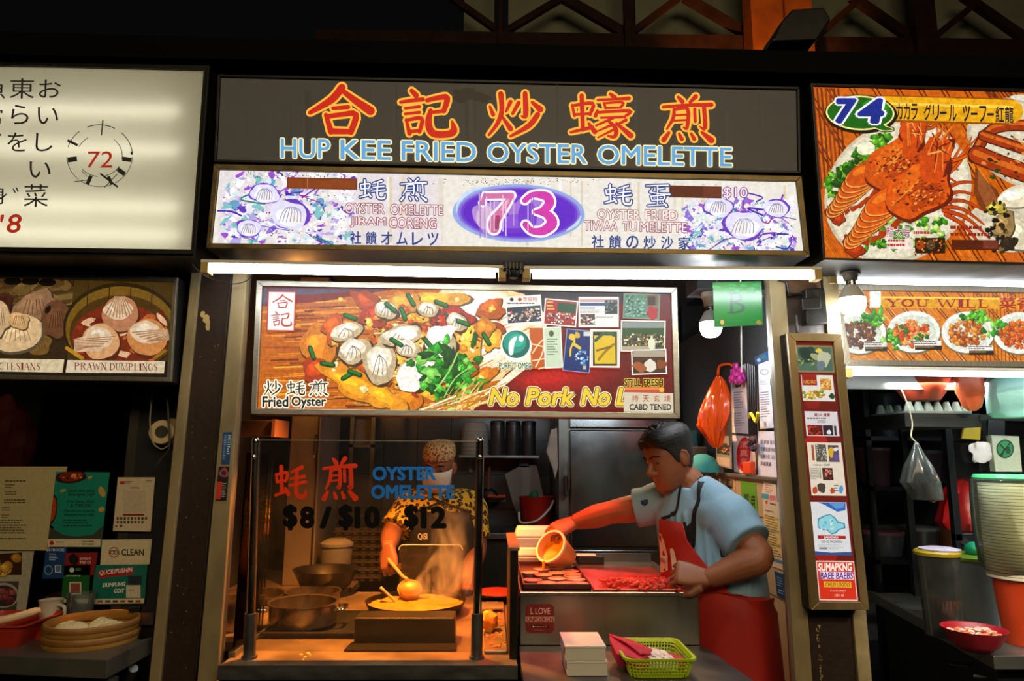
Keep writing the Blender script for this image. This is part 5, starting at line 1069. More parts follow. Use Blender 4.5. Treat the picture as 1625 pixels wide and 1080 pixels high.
b0, b1 = PZ(1003, 1076, TZ), PZ(1091, 1074, TZ); bc = V(((b0.x + b1.x) / 2, b0.y + .085, TZ + .001)); bw = (b1.x - b0.x) / 2; bd = .085; bh = .052
t = thing('green_basket', 'lime green perforated plastic basket on the steel ledge', 'basket', bc)
LIME = mat('lime_plastic', 'a8c414', .35, var=.05)
def ring(w_, d_, z, r=.025, n=6):
    pts = []
    for cx_, cy_, a0 in ((w_ - r, d_ - r, 0), (-w_ + r, d_ - r, 90), (-w_ + r, -d_ + r, 180), (w_ - r, -d_ + r, 270)):
        for k in range(n + 1): a = math.radians(a0 + 90 * k / n); pts.append(bc + V((cx_ + r * math.cos(a), cy_ + r * math.sin(a), z)))
    return pts
def loftrings(mb, rings):
    n = len(rings[0]); mb.add([p for r in rings for p in r], [(i * n + k, i * n + (k + 1) % n, (i + 1) * n + (k + 1) % n, (i + 1) * n + k) for i in range(len(rings) - 1) for k in range(n)])
m = MB(); loftrings(m, [ring(bw, bd, .0), ring(bw * 1.02, bd * 1.02, .008)]); m.add(ring(bw, bd, .001), [tuple(range(28))]); m.add(ring(bw, bd, .003), [tuple(range(28))]); m.build('basket_floor', LIME, t)
m = MB(); loftrings(m, [ring(bw * 1.14, bd * 1.14, bh * .82), ring(bw * 1.2, bd * 1.2, bh), ring(bw * 1.3, bd * 1.26, bh), ring(bw * 1.3, bd * 1.26, bh - .006), ring(bw * 1.2, bd * 1.19, bh - .004)]); m.build('basket_rim', LIME, t, smooth=True)
m = MB()
nb = 17
for sgn in (-1, 1):
    for k in range(nb + 1):
        u = -1 + 2 * k / nb; a_ = bc + V((u * bw * .9, sgn * bd, .002)); b_ = bc + V((u * bw * 1.03, sgn * bd * 1.15, bh * .86)); m.tube([a_, b_], .0022, 5)
    for k in range(11):
        u = -1 + 2 * k / 10; a_ = bc + V((sgn * bw, u * bd * .9, .002)); b_ = bc + V((sgn * bw * 1.15, u * bd * 1.03, bh * .86)); m.tube([a_, b_], .0022, 5)
for z in (.010, .019, .028, .037):
    rr = ring(bw * (1.02 + z * 2.6), bd * (1.02 + z * 2.6), z); m.tube(rr + [rr[0]], .0017, 5)
rr = ring(bw * 1.0, bd * 1.0, .004)
m.build('lattice', LIME, t)
m = MB(); pts = []
P_ = [(-.085, -.03, .045), (-.03, -.06, .04), (.0, -.045, .045), (.02, .0, .05), (-.03, .05, .062), (-.09, .055, .075), (-.095, .01, .07)]
cc = bc + V((-.02, .0, .0)); m.slab([cc + V(p) for p in P_], (.004, 0, -.032))
for k in range(7): m.tube(smooth_path([cc + V((-.09 + k * .008, .05, .074 - k * .003)), cc + V((-.05 + k * .008, .0, .064 - k * .002)), cc + V((-.02 + k * .004, -.045, .047))], 4), [.004] * 9, 6)
t2 = thing('napkin_bundle', 'crumpled crimson bundle with a white paper band lying in the green basket', 'napkins', bc + V((0, 0, .004)))
m.build('crimson_cloth', mat('crimson_cloth', 'b41438', .6, var=.3, scale=30, bump=.4), t2, bevel=.004)
m = MB(); m.slab([cc + V(v) for v in ((.0, -.06, .04), (.075, -.055, .032), (.06, .02, .04), (-.005, .01, .055))], (0, 0, -.024))
for k in range(5): m.slab([cc + V((.012 + k * .012, -.045 + (k % 2) * .02, .0425 - k * .0012)), cc + V((.02 + k * .012, -.045 + (k % 2) * .02, .0415 - k * .0012)), cc + V((.018 + k * .012, -.025 + (k % 2) * .02, .0445 - k * .0012)), cc + V((.010 + k * .012, -.025 + (k % 2) * .02, .0455 - k * .0012))], (0, 0, .0005))
m.build('paper_band', mat('printed_band', 'e8dcd8', .6, var=.3, scale=60), t2)
m = MB(); m.slab([cc + V(v) for v in ((.065, -.055, .034), (.105, -.04, .03), (.105, .0, .034), (.06, .02, .04))], (0, 0, -.026)); m.build('rolled_end', MATS['crimson_cloth'], t2, bevel=.008)
# batter tub held over the tray is built with the cook's helper
# ------------------------------------------------------------------ back of the stall
FRY = 3.55; a, b = PY(888, 760, FRY), V((XR - .02, FRY, 0))
t = thing('steel_refrigerator', 'tall stainless refrigerator with a hazy reflecting door against the back wall', 'refrigerator', ((a.x + b.x) / 2, FRY + .25, 0))
FRM = mat('fridge_steel', '686c6e', .2, .95, var=.25, scale=6, bump=.12, bscale=6)
MB().box((a.x, FRY + .03, 0), (b.x, FRY + .55, 2.05)).build('cabinet', STEELD, t)
d0 = PY(905, 760, FRY).x; zt = PY(960, 682, FRY).z; zb = PY(960, 868, FRY).z
MB().box((d0, FRY, zb), (b.x - .01, FRY + .03, zt)).build('upper_door', FRM, t, bevel=.006)
MB().box((d0, FRY, .1), (b.x - .01, FRY + .03, zb - .012)).build('lower_door', FRM, t, bevel=.006)
MB().box((d0, FRY, zt + .012), (b.x - .01, FRY + .03, 2.05)).build('header', FRM, t, bevel=.004)
h0 = PY(899, 770, FRY - .02); MB().box(h0 + V((-.012, -.02, -.05)), h0 + V((.012, .03, .05))).build('latch', BLACKM, t, bevel=.004)
m = MB(); m.tube([h0 + V((.008, -.03, -.02)), h0 + V((.008, -.03, .12))], .006); m.build('handle', CHROME, t)
# back bench with bucket, cutting board
bz = PY(800, 846, 3.72).z; xa, xb = PY(560, 800, 3.72).x, a.x - .01
t = thing('back_bench', 'dark steel bench along the back wall under the canister shelf', 'bench', ((xa + xb) / 2, 3.93, 0))
MB().box((xa, 3.72, bz - .03), (xb, BACK - .002, bz)).build('top', STEELD, t, bevel=.003); MB().box((xa + .02, 3.75, 0), (xb - .02, BACK - .005, bz - .03)).build('cabinet', MATS['dark_steel'], t)
c = PY(851, 846, 3.84); c.z = bz; r_ = 27 * 3.84 / F; t = thing('red_bucket', 'red plastic bucket with a pale wire handle on the back bench', 'bucket', c); h = 52 * 3.84 / F
m = MB(); m.lathe([(r_ * .8, 0), (r_ * .98, h * .95), (r_ * 1.04, h), (r_ * .95, h), (r_ * .9, h * .9), (r_ * .75, .02), (.001, .02)], c, 32, cap1=False); m.build('pail', mat('red_plastic', 'a01c0e', .4, var=.15), t, smooth=True)
m = MB(); m.tube(smooth_path([c + V((-r_, -.03, h * .55)), c + V((-r_ * .9, -r_ * .7, h * .28)), c + V((0, -r_ * 1.05, h * .36)), c + V((r_ * .75, -r_ * .8, h * .72)), c + V((r_ * .95, -.02, h * .9))], 5), .006, 8); m.build('handle', mat('pale_plastic', 'cfc8c0', .4), t, smooth=True)
m = MB(); m.ball(c + V((-.01, .0, h + .004)), (.025, .02, .03), 12, 8, .3); tag(m.build('green_sponge', mat('dark_green_sponge', '14624a', .8, var=.4)), 'dark green scouring sponge on the bucket rim', 'sponge')
pl_ = FY(3.98); t = thing('cutting_board', 'tall grey translucent cutting board with a hanging hook leaning on the back wall', 'cutting board', PY(835, 830, 3.98))
MB().slab([pl_(x, y) for x, y in ((801, 752), (826, 738), (852, 738), (866, 800), (866, 828), (828, 830), (814, 800))], (0, .02, 0)).build('board', mat('grey_board', '75726a', .5, var=.1), t, bevel=.003)
MB().slab([pl_(x, y) for x, y in ((826, 726), (838, 726), (840, 741), (824, 741))], (0, .012, 0)).build('hook', BLACKM, t)
sz = PY(800, 722, 3.86).z; xa_, xb_ = PY(728, 722, 3.86).x, PY(856, 722, 3.86).x
t = thing('wall_shelf', 'steel wall shelf carrying black canisters above the bench', 'shelf', ((xa_ + xb_) / 2, 4.0, sz - .03)); MB().box((xa_, 3.86, sz - .015), (xb_, BACK - .001, sz)).build('board', STEEL, t, bevel=.002)
MB().box((xa_ + .05, 4.1, sz - .10), (xa_ + .07, BACK, sz - .015)).build('bracket', STEELD, t); MB().box((xb_ - .07, 4.1, sz - .10), (xb_ - .05, BACK, sz - .015)).build('bracket', STEELD, t)
for px, lab in ((789, 'beside the stack of clear bowls'), (814, 'second of three, between its fellows'), (839, 'at the open end of the shelf')):
    c = PY(px, 720, 3.96); c.z = sz; t = thing('black_canister', 'tall black canister on the wall shelf, ' + lab, 'canister', c, 'black canisters on the wall shelf')
    m = MB(); m.lathe([(.038, 0), (.04, .004), (.04, .17)], c, 24); m.build('body', mat('smoked_plastic', '2e2f30', .35, var=.2), t, smooth=True); m = MB(); m.lathe([(.042, .17), (.042, .19), (.035, .196)], c, 24); m.build('lid', BLACKM, t, smooth=True)
c = PY(753, 720, 3.96); c.z = sz; t = thing('bowl_stack', 'upturned stack of clear plastic bowls on the wall shelf', 'bowls', c)
for k in range(7): m = MB(); m.lathe([(.078, k * .022), (.08, k * .022 + .004), (.066, k * .022 + .05), (.05, k * .022 + .055), (.001, k * .022 + .056)], c, 28, cap0=False, cap1=False); m.build('bowl', mat('cloudy_plastic', 'b4b0a6', .3, alpha=.6, var=.1), t, smooth=True)
c = PY(776, 760, 4.08); t = thing('frying_ladle', 'small long-handled skimmer hanging on the back wall above the bench', 'ladle', c + V((0, 0, -.12)))
m = MB(); m.tube([c + V((0, 0, .1)), c + V((0, 0, -.06))], .01); m.build('handle', mat('brown_wood', '6a3820', .6), t); m = MB(); m.ball(c + V((.0, 0, -.11)), (.055, .02, .06), 16, 10); m.build('bowl', MATS['black_iron'], t, smooth=True)
c = PY(788, 788, 4.0); t = thing('red_scrap_dish', 'little dish of orange-red scraps on a bracket by the skimmer', 'dish', c + V((0, 0, -.02))); m = MB(); m.lathe([(.03, -.02), (.06, 0), (.055, 0), (.001, -.012)], c, 24, cap1=False); m.build('dish', mat('grey_dish', '6a6864', .5), t, smooth=True)
m = MB(); [m.ball(c + V((rnd.uniform(-.045, .045), rnd.uniform(-.03, .03), 0)), rnd.uniform(.006, .014), 7, 5, .5, k) for k in range(18)]; m.build('scraps', mat('orange_scraps', 'c84a1c', .6), t)
MB().box(c + V((-.05, .02, -.03)), c + V((.05, BACK - c.y, -.021))).build('bracket', STEELD, t)
# cloth hanging beside the refrigerator
m = MB(); c = PY(881, 700, 3.5); m.slab([c + V(v) for v in ((-.02, 0, .06), (.012, .01, .07), (.014, 0, -.13), (.0, .01, -.19), (-.012, .0, -.14), (-.045, .01, -.05))], (0, .03, 0)); tag(m.build('hanging_rag', mat('grey_rag', '8a8378', .9, var=.3), bevel=.004), 'grey rag hanging on the refrigerator corner', 'rag')
# tall steel column, boxes and egg trays behind the pots
t = thing('steel_cupboard', 'tall orange-lit steel cupboard with a wire handle behind the pots', 'cupboard', PY(480, 900, 3.15) * 1); t.location.z = 0
xa, xb = PY(455, 800, 3.15).x, PY(503, 800, 3.15).x; MB().box((xa, 3.15, TZ), (xb, 3.55, 2.34)).build('carcass', mat('warm_steel_sheet', '9a8a78', .35, .6, var=.2, scale=4), t, bevel=.003)
MB().box((xb - .012, 3.14, TZ), (xb - .008, 3.15, 2.3)).build('door_seam', BLACKM, t)
c = PY(500, 708, 3.12); m = MB(); m.tube(smooth_path([c + V((0, .03, .045)), c + V((0, -.01, .045)), c + V((0, -.01, -.05)), c + V((0, .03, -.05))], 4), .004, 8); m.build('handle', CHROME, t, smooth=True)
t = thing('egg_tray_stack', 'stack of tan pulp egg trays behind the squat pot', 'egg trays', PY(572, 900, 3.36)); t.location.z = TZ; tb = V((PY(572, 880, 3.3).x, 3.36, TZ))
for k in range(7):
    m = MB(); z = TZ + k * .034; m.box((tb.x - .12, 3.26, z + .012), (tb.x + .12, 3.5, z + .018))
    for i in range(6):
        for j in (0, 4): m.lathe([(.017, 0), (.021, .028)], (tb.x - .10 + i * .04, 3.28 + j * .047, z), 10)
    m.build('egg_tray', mat('tan_pulp', '3c2c1a', .9, var=.25), t)
c = PY(534, 880, 3.16); c.z = TZ; t = thing('rice_tub', 'rounded grey lidded tub standing in front of the egg trays', 'tub', c); m = MB(); m.lathe([(.06, 0), (.07, .15), (.066, .17)], c, 28); m.build('tub', mat('grey_plastic', '5a564e', .4), t, smooth=True); m = MB(); m.lathe([(.073, .17), (.073, .182), (.04, .2)], c, 28); m.build('lid', mat('pale_lid', '6e685c', .4), t, smooth=True)
c = PY(540, 940, 2.98); t = thing('black_wok', 'deep black wok behind the pots', 'wok', (-.68, 2.955, TZ)); m = MB(); m.lathe([(.05, .0), (.10, .04), (.13, .10), (.135, .104), (.128, .10), (.09, .04), (.001, .012)], (-.68, 2.955, TZ), 32, cap1=False); m.build('bowl', MATS['black_iron'], t, smooth=True)
for px0, px1, Y, lab in ((552, 592, 3.6, 'dark shelving upright with grey slats behind the cook'),):
    p0, p1 = PY(px0, 760, Y), PY(px1, 760, Y); t = thing('storage_rack', lab, 'rack', ((p0.x + p1.x) / 2, Y + .1, 0))
    for x in (p0.x, p1.x - .02): MB().box((x, Y, 0), (x + .02, Y + .02, 2.3)).build('upright', STEELD, t); 
    for z in (1.2, 1.55, 1.9): MB().box((p0.x, Y, z), (p1.x, Y + .3, z + .015)).build('shelf', STEELD, t)
c = PY(575, 690, 3.6); m = MB(); m.box(V((c.x - .05, 3.64, 1.567)), V((c.x + .04, 3.74, 1.70))); tag(m.build('paper_carton', mat('grey_carton', '6a6258', .7, var=.2), bevel=.003), 'small grey carton on the storage rack behind the cook', 'carton')
c = PY(422, 680, 2.7); t = thing('wall_box', 'small brown wooden box fixed to the partition above the glass', 'box', c); MB().box((XI, 2.62, c.z - .03), (c.x + .05, 2.78, c.z + .03)).build('case', mat('brown_box_wood', '4a3020', .6, var=.3), t, bevel=.003); MB().box((c.x + .05, 2.61, c.z - .033), (c.x + .062, 2.79, c.z + .033)).build('end_cap', mat('pink_brown', '7a5040', .6), t)
m = MB(); pq = FX(XI)
c = PY(381, 812, 2.45); g = MB(); n = 6
for i in range(n):
    for j in range(n): pass
rows = [[V((XI + .002 + .012 * mnoise.noise(V((i * .7, j * .7, 2))) + .014, 2.36 + j * .034, c.z + .055 - i * .024 + .006 * mnoise.noise(V((i, j, 5))))) for j in range(6)] for i in range(6)]
g.add([p for r in rows for p in r], [(i * 6 + j, i * 6 + j + 1, i * 6 + j + 7, i * 6 + j + 6) for i in range(5) for j in range(5)]); o = g.build('crumpled_receipts', mat('crumpled_paper', 'd8b8a0', .8, var=.25, scale=60)); o.modifiers.new('thick', 'SOLIDIFY').thickness = .004; tag(o, 'crumpled printed receipts pinned to the partition beside the first glass post', 'papers')
# clear splash guard between pan and cook
pg = FY(2.90); t = thing('acrylic_guard', 'small rounded acrylic splash guard standing behind the batter pan', 'guard', PZ(685, 940, TZ + .0)); t.location = (PY(684, 900, 2.9).x, 2.9, TZ)
cs = []
for cx_, cy_, a0 in ((726, 872, -90), (641, 872, 180)):
    arc_ = [(cx_ + 8 * math.cos(math.radians(a0 + k * 15)), cy_ + 8 * math.sin(math.radians(a0 + k * 15))) for k in range(7)]; cs.append(arc_)
outl = cs[1] + cs[0]; bot = [(734, 975), (633, 975)]; qv = [V(pg(x, y)) for x, y in outl + bot]
for k in (-1, -2): qv[k].z = TZ
m = MB(); m.slab(qv, (0, .004, 0)); m.build('sheet', glass_mat('hazy_acrylic', 'd8c8b8', haze=.05), t)
m = MB(); m.tube(qv[:-2], .0022, 6); m.build('bright_edge', mat('acrylic_edge', 'c8b8a0', .3), t)

STEAM_DENSITY = 20.0
# ------------------------------------------------------------------ the two cooks
SKIN = mat('warm_skin', '8c5436', .5, var=.1, scale=20, sss=.1)
def basis(fwd, up):
    f = V(fwd).normalized(); u = V(up); u = (u - f * u.dot(f)).normalized(); r = f.cross(u); return r, f, u     # right, forward, up
class Ring:
    def __init__(s, c, hw, hd, side, front): s.c, s.hw, s.hd, s.s, s.f = V(c), hw, hd, V(side).normalized(), V(front).normalized()
    def p(s, a, k=1.0, add=0.0):
        ca, sa = math.cos(math.radians(a)), math.sin(math.radians(a)); e = .8
        x = math.copysign(abs(ca) ** e, ca); y = math.copysign(abs(sa) ** e, sa)
        return s.c + s.s * ((s.hw * k + add) * x) + s.f * ((s.hd * k + add) * y)
def ringloft(mb, rings, k=1.0, add=0.0, n=28, cap=True, a0=0, a1=360):
    full = a1 - a0 >= 360; m_ = n if full else n + 1
    vs = [r.p(a0 + (a1 - a0) * i / n, k, add) for r in rings for i in range(m_)]
    fs = [(j * m_ + i, j * m_ + (i + 1) % m_, (j + 1) * m_ + (i + 1) % m_, (j + 1) * m_ + i) for j in range(len(rings) - 1) for i in range(m_ if full else n)]
    if cap and full: fs += [tuple(range(n - 1, -1, -1)), tuple(range((len(rings) - 1) * m_, len(rings) * m_))]
    mb.add(vs, fs)
def dense(rings, k=4):
    out = []
    for i in range(len(rings) - 1):
        a, b = rings[i], rings[i + 1]
        for j in range(k):
            t_ = j / k; out.append(Ring(a.c.lerp(b.c, t_), lerp(a.hw, b.hw, t_), lerp(a.hd, b.hd, t_), a.s.lerp(b.s, t_), a.f.lerp(b.f, t_)))
    return out + [rings[-1]]
def head(mb, c, fwd, up, s=1.0):
    r, f, u = basis(fwd, up); T = lambda x, y, z: V(c) + (r * x + f * y + u * z) * s
    prof = [(-.118, .052, .022, .022), (-.105, .045, .045, .04), (-.08, .026, .07, .054), (-.045, .013, .085, .063), (-.01, .003, .093, .069), (.03, .0, .097, .074), (.07, -.003, .094, .072), (.1, -.008, .077, .06), (.118, -.01, .05, .04), (.126, -.01, .015, .012)]
    ringloft(mb, [Ring(T(0, cy, z), hw * s, hd * s, r, f) for z, cy, hd, hw in prof])
    mb.tube([T(0, .088, .024), T(0, .103, .0), T(0, .115, -.022), T(0, .108, -.036)], [.008 * s, .010 * s, .0145 * s, .011 * s], 10)
    for sx in (-1, 1):
        mb.ball(T(sx * .012, .101, -.032), .0095 * s, 8, 6)
        mb.tube([T(sx * .01, .094, .028), T(sx * .03, .09, .034), T(sx * .052, .07, .028)], [.008 * s, .009 * s, .007 * s], 8)
        ear = Matrix((r, f, u)).transposed(); 
        mb.ball(T(sx * .074, -.012, -.008), (.010 * s, .021 * s, .034 * s), 12, 8, M=ear)
        mb.tube([T(sx * .08, -.016, -.03), T(sx * .085, -.026, -.005), T(sx * .084, -.022, .018), T(sx * .079, -.006, .024)], .006 * s, 6)
    mb.ball(T(0, .09, -.062), (.022 * s, .011 * s, .007 * s), 12, 6, M=Matrix((r, f, u)).transposed()); mb.ball(T(0, .087, -.074), (.019 * s, .012 * s, .008 * s), 12, 6, M=Matrix((r, f, u)).transposed()); mb.ball(T(0, .07, -.104), (.026 * s, .02 * s, .018 * s), 12, 8)
    return T, (r, f, u)
def limb(mb, pts, rs, n=16): mb.tube(smooth_path(pts, 5), [lerp(rs[min(i // 5, len(rs) - 2)], rs[min(i // 5 + 1, len(rs) - 1)], (i % 5) / 5) if i < 5 * (len(rs) - 1) else rs[-1] for i in range(5 * (len(pts) - 1) + 1)], n)
def hand(mb, wrist, d, back, curl, s=1.0, side=1, spread=.02, thumb=.5):
    """d: wrist towards knuckles, back: the back of the hand; curl: three bend angles per finger; side: +1 puts the thumb on d x back"""
    d = V(d).normalized(); b = V(back); b = (b - d * b.dot(d)).normalized(); w_ = d.cross(b) * side; O = V(wrist)
    T = lambda x, y, z: O + (w_ * x + d * y + b * z) * s
    ringloft(mb, [Ring(T(0, -.01, 0), .027 * s, .02 * s, w_, b), Ring(T(0, .02, 0), .033 * s, .019 * s, w_, b), Ring(T(0, .055, .0), .041 * s, .017 * s, w_, b), Ring(T(0, .085, .0), .041 * s, .014 * s, w_, b), Ring(T(0, .094, -.002), .034 * s, .009 * s, w_, b)], n=20)
    for k, (L_, x) in enumerate(((.068, .0312), (.078, .0104), (.073, -.0104), (.057, -.0312))):
        p = T(x, .084, .001); pts = [T(x, .06, 0), p]; a = 0; segs = (.45, .31, .24)
        for sg, c_ in zip(segs, curl):
            a += c_ * (1 + .06 * k); dirv = d * math.cos(math.radians(a)) - b * math.sin(math.radians(a)) + w_ * (x * spread * 10); p = p + dirv.normalized() * (L_ * sg * s); pts.append(p)
        mb.tube(pts, [.0082 * s, .0084 * s, .0078 * s, .0072 * s, .0062 * s], 10); mb.ball(pts[-1], .0068 * s, 8, 6)
    p0 = T(.028, .012, -.006); p1 = T(.05, .04, -.016 - .012 * thumb); p2 = p1 + (d * .028 - b * (.012 + .014 * thumb) + w_ * (.006 - .012 * thumb)) * s; p3 = p2 + (d * .022 - b * (.008 + .012 * thumb) - w_ * (.008 * thumb)) * s
    mb.tube([p0, p1, p2, p3], [.016 * s, .0125 * s, .010 * s, .0078 * s], 10); mb.ball(p3, .0078 * s, 8, 6)

# ---- helper leaning over the prep counter
MY = 2.39
def Pm(x, y, Y=MY): return PY(x, y, Y)
root = thing('person', 'young dark-haired man in pale blue T-shirt and red apron pouring batter from a tub', 'person', (Pm(1165, 1090).x, MY, 0))
sd = V((.78, -.62, -.06)); fr = V((-.62, -.78, 0)); R_ = lambda c, hw, hd: Ring(c, hw, hd, sd, fr)
hips = Pm(1154, 1075, 2.36)
torso = [R_(hips + V((0, 0, -.10)), .135, .112), R_(hips, .135, .112), R_(Pm(1146, 1000, 2.36), .138, .11), R_(Pm(1137, 925, 2.37), .152, .112), R_(Pm(1126, 860, 2.39), .158, .112), R_(Pm(1116, 812, 2.39), .150, .098), R_(Pm(1108, 786, 2.39), .105, .075), R_(Pm(1102, 768, 2.39), .060, .056)]
S1, E1, W1 = Pm(1157, 824, 2.27), Pm(1205, 884, 2.16), Pm(1124, 918, 2.195)
S2, E2, W2 = Pm(1052, 798, 2.48), Pm(968, 813, 2.54), Pm(912, 828, 2.60)
hc = Pm(1064, 728, 2.39); hf = V((-.90, -.36, -.30)); hu = V((-.30, 0, 1))
mb = MB(); ringloft(mb, torso)
T, (hr, hff, huu) = head(mb, hc, hf, hu, .87)
limb(mb, [Pm(1106, 795), Pm(1099, 770), T(0, -.028, -.075), T(0, -.012, -.02)], [.064, .052, .049, .052])
limb(mb, [Pm(1120, 815, 2.35), S1, S1.lerp(E1, .5), E1, E1.lerp(W1, .35), E1.lerp(W1, .7), W1], [.07, .066, .052, .044, .046, .037, .028])
limb(mb, [Pm(1090, 812, 2.43), S2, S2.lerp(E2, .5), E2, E2.lerp(W2, .4), E2.lerp(W2, .75), W2], [.07, .060, .050, .041, .043, .034, .027])
hand(mb, W1 + (Pm(1092, 912, 2.20) - W1).normalized() * .008, Pm(1086, 909, 2.205) - W1, V((-.1, -.75, .65)), (58, 70, 40), 1.0, side=-1, thumb=.6)
hand(mb, W2, Pm(886, 838, 2.585) - W2 + V((0, -.01, .0)), V((-.15, -.55, .8)), (34, 44, 30), .95, side=1, thumb=.9)
for sx, y in ((-.065, 2.40), (.065, 2.32)):
    limb(mb, [hips + V((sx, y - 2.36, -.05)), V((hips.x + sx, y, .48)), V((hips.x + sx, y + .02, .10))], [.078, .056, .042])
    ringloft(mb, [Ring((hips.x + sx, y - .04, .002), .045, .12, (1, 0, 0), (0, 1, 0)), Ring((hips.x + sx, y - .03, .05), .042, .10, (1, 0, 0), (0, 1, 0)), Ring((hips.x + sx, y + .02, .10), .04, .05, (1, 0, 0), (0, 1, 0))])
merged('body', mb, SKIN, root, .0034, 2)
# eyes, brows, mouth
for sx, nm in ((-1, 'eye'), (1, 'eye')):
    m = MB(); m.ball(T(sx * .031, .080, .008), .0112, 14, 10); e = m.build('eye', mat('eye_white', '4c3c32', .4), root, smooth=True)
    m = MB(); m.ball(T(sx * .030, .0885, .003), (.007, .007, .0065), 10, 8); m.build('iris', mat('dark_iris', '1a0f08', .2), e, smooth=True)
    m = MB(); m.tube([T(sx * .012, .102, .030), T(sx * .032, .097, .036), T(sx * .054, .079, .030)], [.0032, .0042, .002], 6); m.build('eyebrow', mat('black_hair', '0b0a0b', .62, var=.3, scale=90, bump=.5, bscale=160), root, smooth=True)
m = MB(); m.tube([T(-.02, .094, -.0675), T(0, .1005, -.067), T(.02, .094, -.0675)], [.002, .003, .002], 6); m.build('lips', mat('lip_tone', '8a4a38', .45), root, smooth=True)
HAIR = MATS['black_hair']
mb = MB(); HN = 44
hp_ = [(-.052, .016, .081, .0605, 46, .003), (-.035, .010, .087, .0645, 74, .0035), (-.01, .003, .093, .069, 98, .004), (.02, .0, .096, .0725, 108, .0045), (.042, -.001, .0965, .0735, 117, .007), (.058, -.002, .096, .073, 134, .011), (.072, -.003, .094, .072, 156, .014), (.084, -.004, .091, .069, 176, .016), (.1, -.008, .08, .061, 180, .017), (.115, -.009, .06, .046, 180, .017), (.124, -.010, .03, .024, 180, .012)]
def hring(k, up):
    return [[Ring(T(0, cy, z * (1 + up)), hw * .87, hd * .87, hr, hff).p(270 - w_ + 2 * w_ * i / HN, 1, e * k if k > 0 else -.008) for i in range(HN + 1)] for z, cy, hd, hw, w_, e in hp_]
ro, ri = hring(.87, .12), hring(-1, -.04); nr = len(hp_); M1 = HN + 1
vs = [p for r in ro for p in r] + [p for r in ri for p in r]; off = nr * M1; fs = []
for j_ in range(nr - 1):
    for i_ in range(HN):
        a = j_ * M1 + i_; fs.append((a, a + 1, a + M1 + 1, a + M1)); b = off + a; fs.append((b + M1, b + M1 + 1, b + 1, b))
    for i_, fl in ((0, 0), (HN, 1)):
        a = j_ * M1 + i_; b = off + a; fs.append((a, a + M1, b + M1, b) if not fl else (b, b + M1, a + M1, a))
for i_ in range(HN):
    fs.append((i_ + 1, i_, off + i_, off + i_ + 1))
fs.append(tuple((nr - 1) * M1 + i_ for i_ in range(M1))); fs.append(tuple(off + (nr - 1) * M1 + i_ for i_ in range(HN, -1, -1)))
mb.add(vs, fs)
r9 = random.Random(4)
for k in range(230):
    a = r9.uniform(0, 6.28); q_ = r9.uniform(.05, 1) ** .6; x, y = math.cos(a) * .066 * q_, -.006 + math.sin(a) * .09 * q_; z = .142 - .056 * q_ * q_
    b_ = T(x * .95, y, z - .012); e_ = T(x * 1.12 + r9.uniform(-.012, .012), y * 1.06 + .016 + r9.uniform(-.006, .01), z + r9.uniform(.008, .022) * (1 - .45 * q_)); mb.tube([b_, b_.lerp(e_, .6), e_], [.0075, .0055, .0018], 5)
for k in range(30):
    x = -.06 + .12 * k / 29; b_ = T(x, .085 - abs(x) * .4, .094); e_ = T(x * 1.02 + .006, .113 - abs(x) * .55, .078 + r9.uniform(-.012, .012)); mb.tube([b_, b_.lerp(e_, .5) + hff * .006 + huu * .006, e_], [.009, .007, .002], 5)
merged('hair', mb, HAIR, root, .0034, 1)
# T-shirt
SHIRT = mat('pale_blue_cotton', '7fa6c2', .85, var=.12, scale=6, bump=.6, bscale=16, stretch=(1, 1, .35))
mb = MB(); ringloft(mb, [R_(r.c, r.hw, r.hd) for r in torso[2:7]], add=.014)
ringloft(mb, [R_(Pm(1108, 786, 2.39), .122, .089), R_(Pm(1103, 773, 2.39), .078, .073)])
limb(mb, [Pm(1120, 815, 2.35), S1 + V((0, 0, .006)), S1.lerp(E1, .36), S1.lerp(E1, .66)], [.082, .082, .079, .078], 22)
limb(mb, [Pm(1090, 812, 2.43), S2 + V((0, 0, .004)), S2.lerp(E2, .28), S2.lerp(E2, .52)], [.08, .074, .068, .070], 22)
limb(mb, [Pm(1107, 776, 2.37), Pm(1130, 795, 2.33), S1], [.058, .07, .082], 22); limb(mb, [Pm(1098, 778, 2.40), Pm(1074, 789, 2.44), S2], [.055, .066, .074], 22)
r8 = random.Random(8)
for k in range(15):   # folds hanging from the shoulder towards the waist
    a = 30 + k * 8; p = [torso[j].p(a + (5 - j) * 3, 1.0, .016) for j in (5, 4, 3)]; mb.tube(smooth_path(p, 4), [.003] + [.0065] * 7 + [.002], 6)
for k in range(5):
    o = V((0, -.05 + .02 * k, .0)); q_ = S2.lerp(E2, .5) + V((.0, -.055, -.02 + .012 * k)); mb.tube([S2 + V((.03, -.05, -.02 + .01 * k)), q_.lerp(S2, .5) + V((0, -.02, 0)), q_], [.004, .007, .003], 6)
shirt = merged('t_shirt', mb, SHIRT, root, .0055, 3)
def wrap(o, off=.004):
    w_ = o.modifiers.new('lie_on', 'SHRINKWRAP'); w_.target = shirt; w_.offset = off; w_.wrap_mode = 'ABOVE_SURFACE'; return o
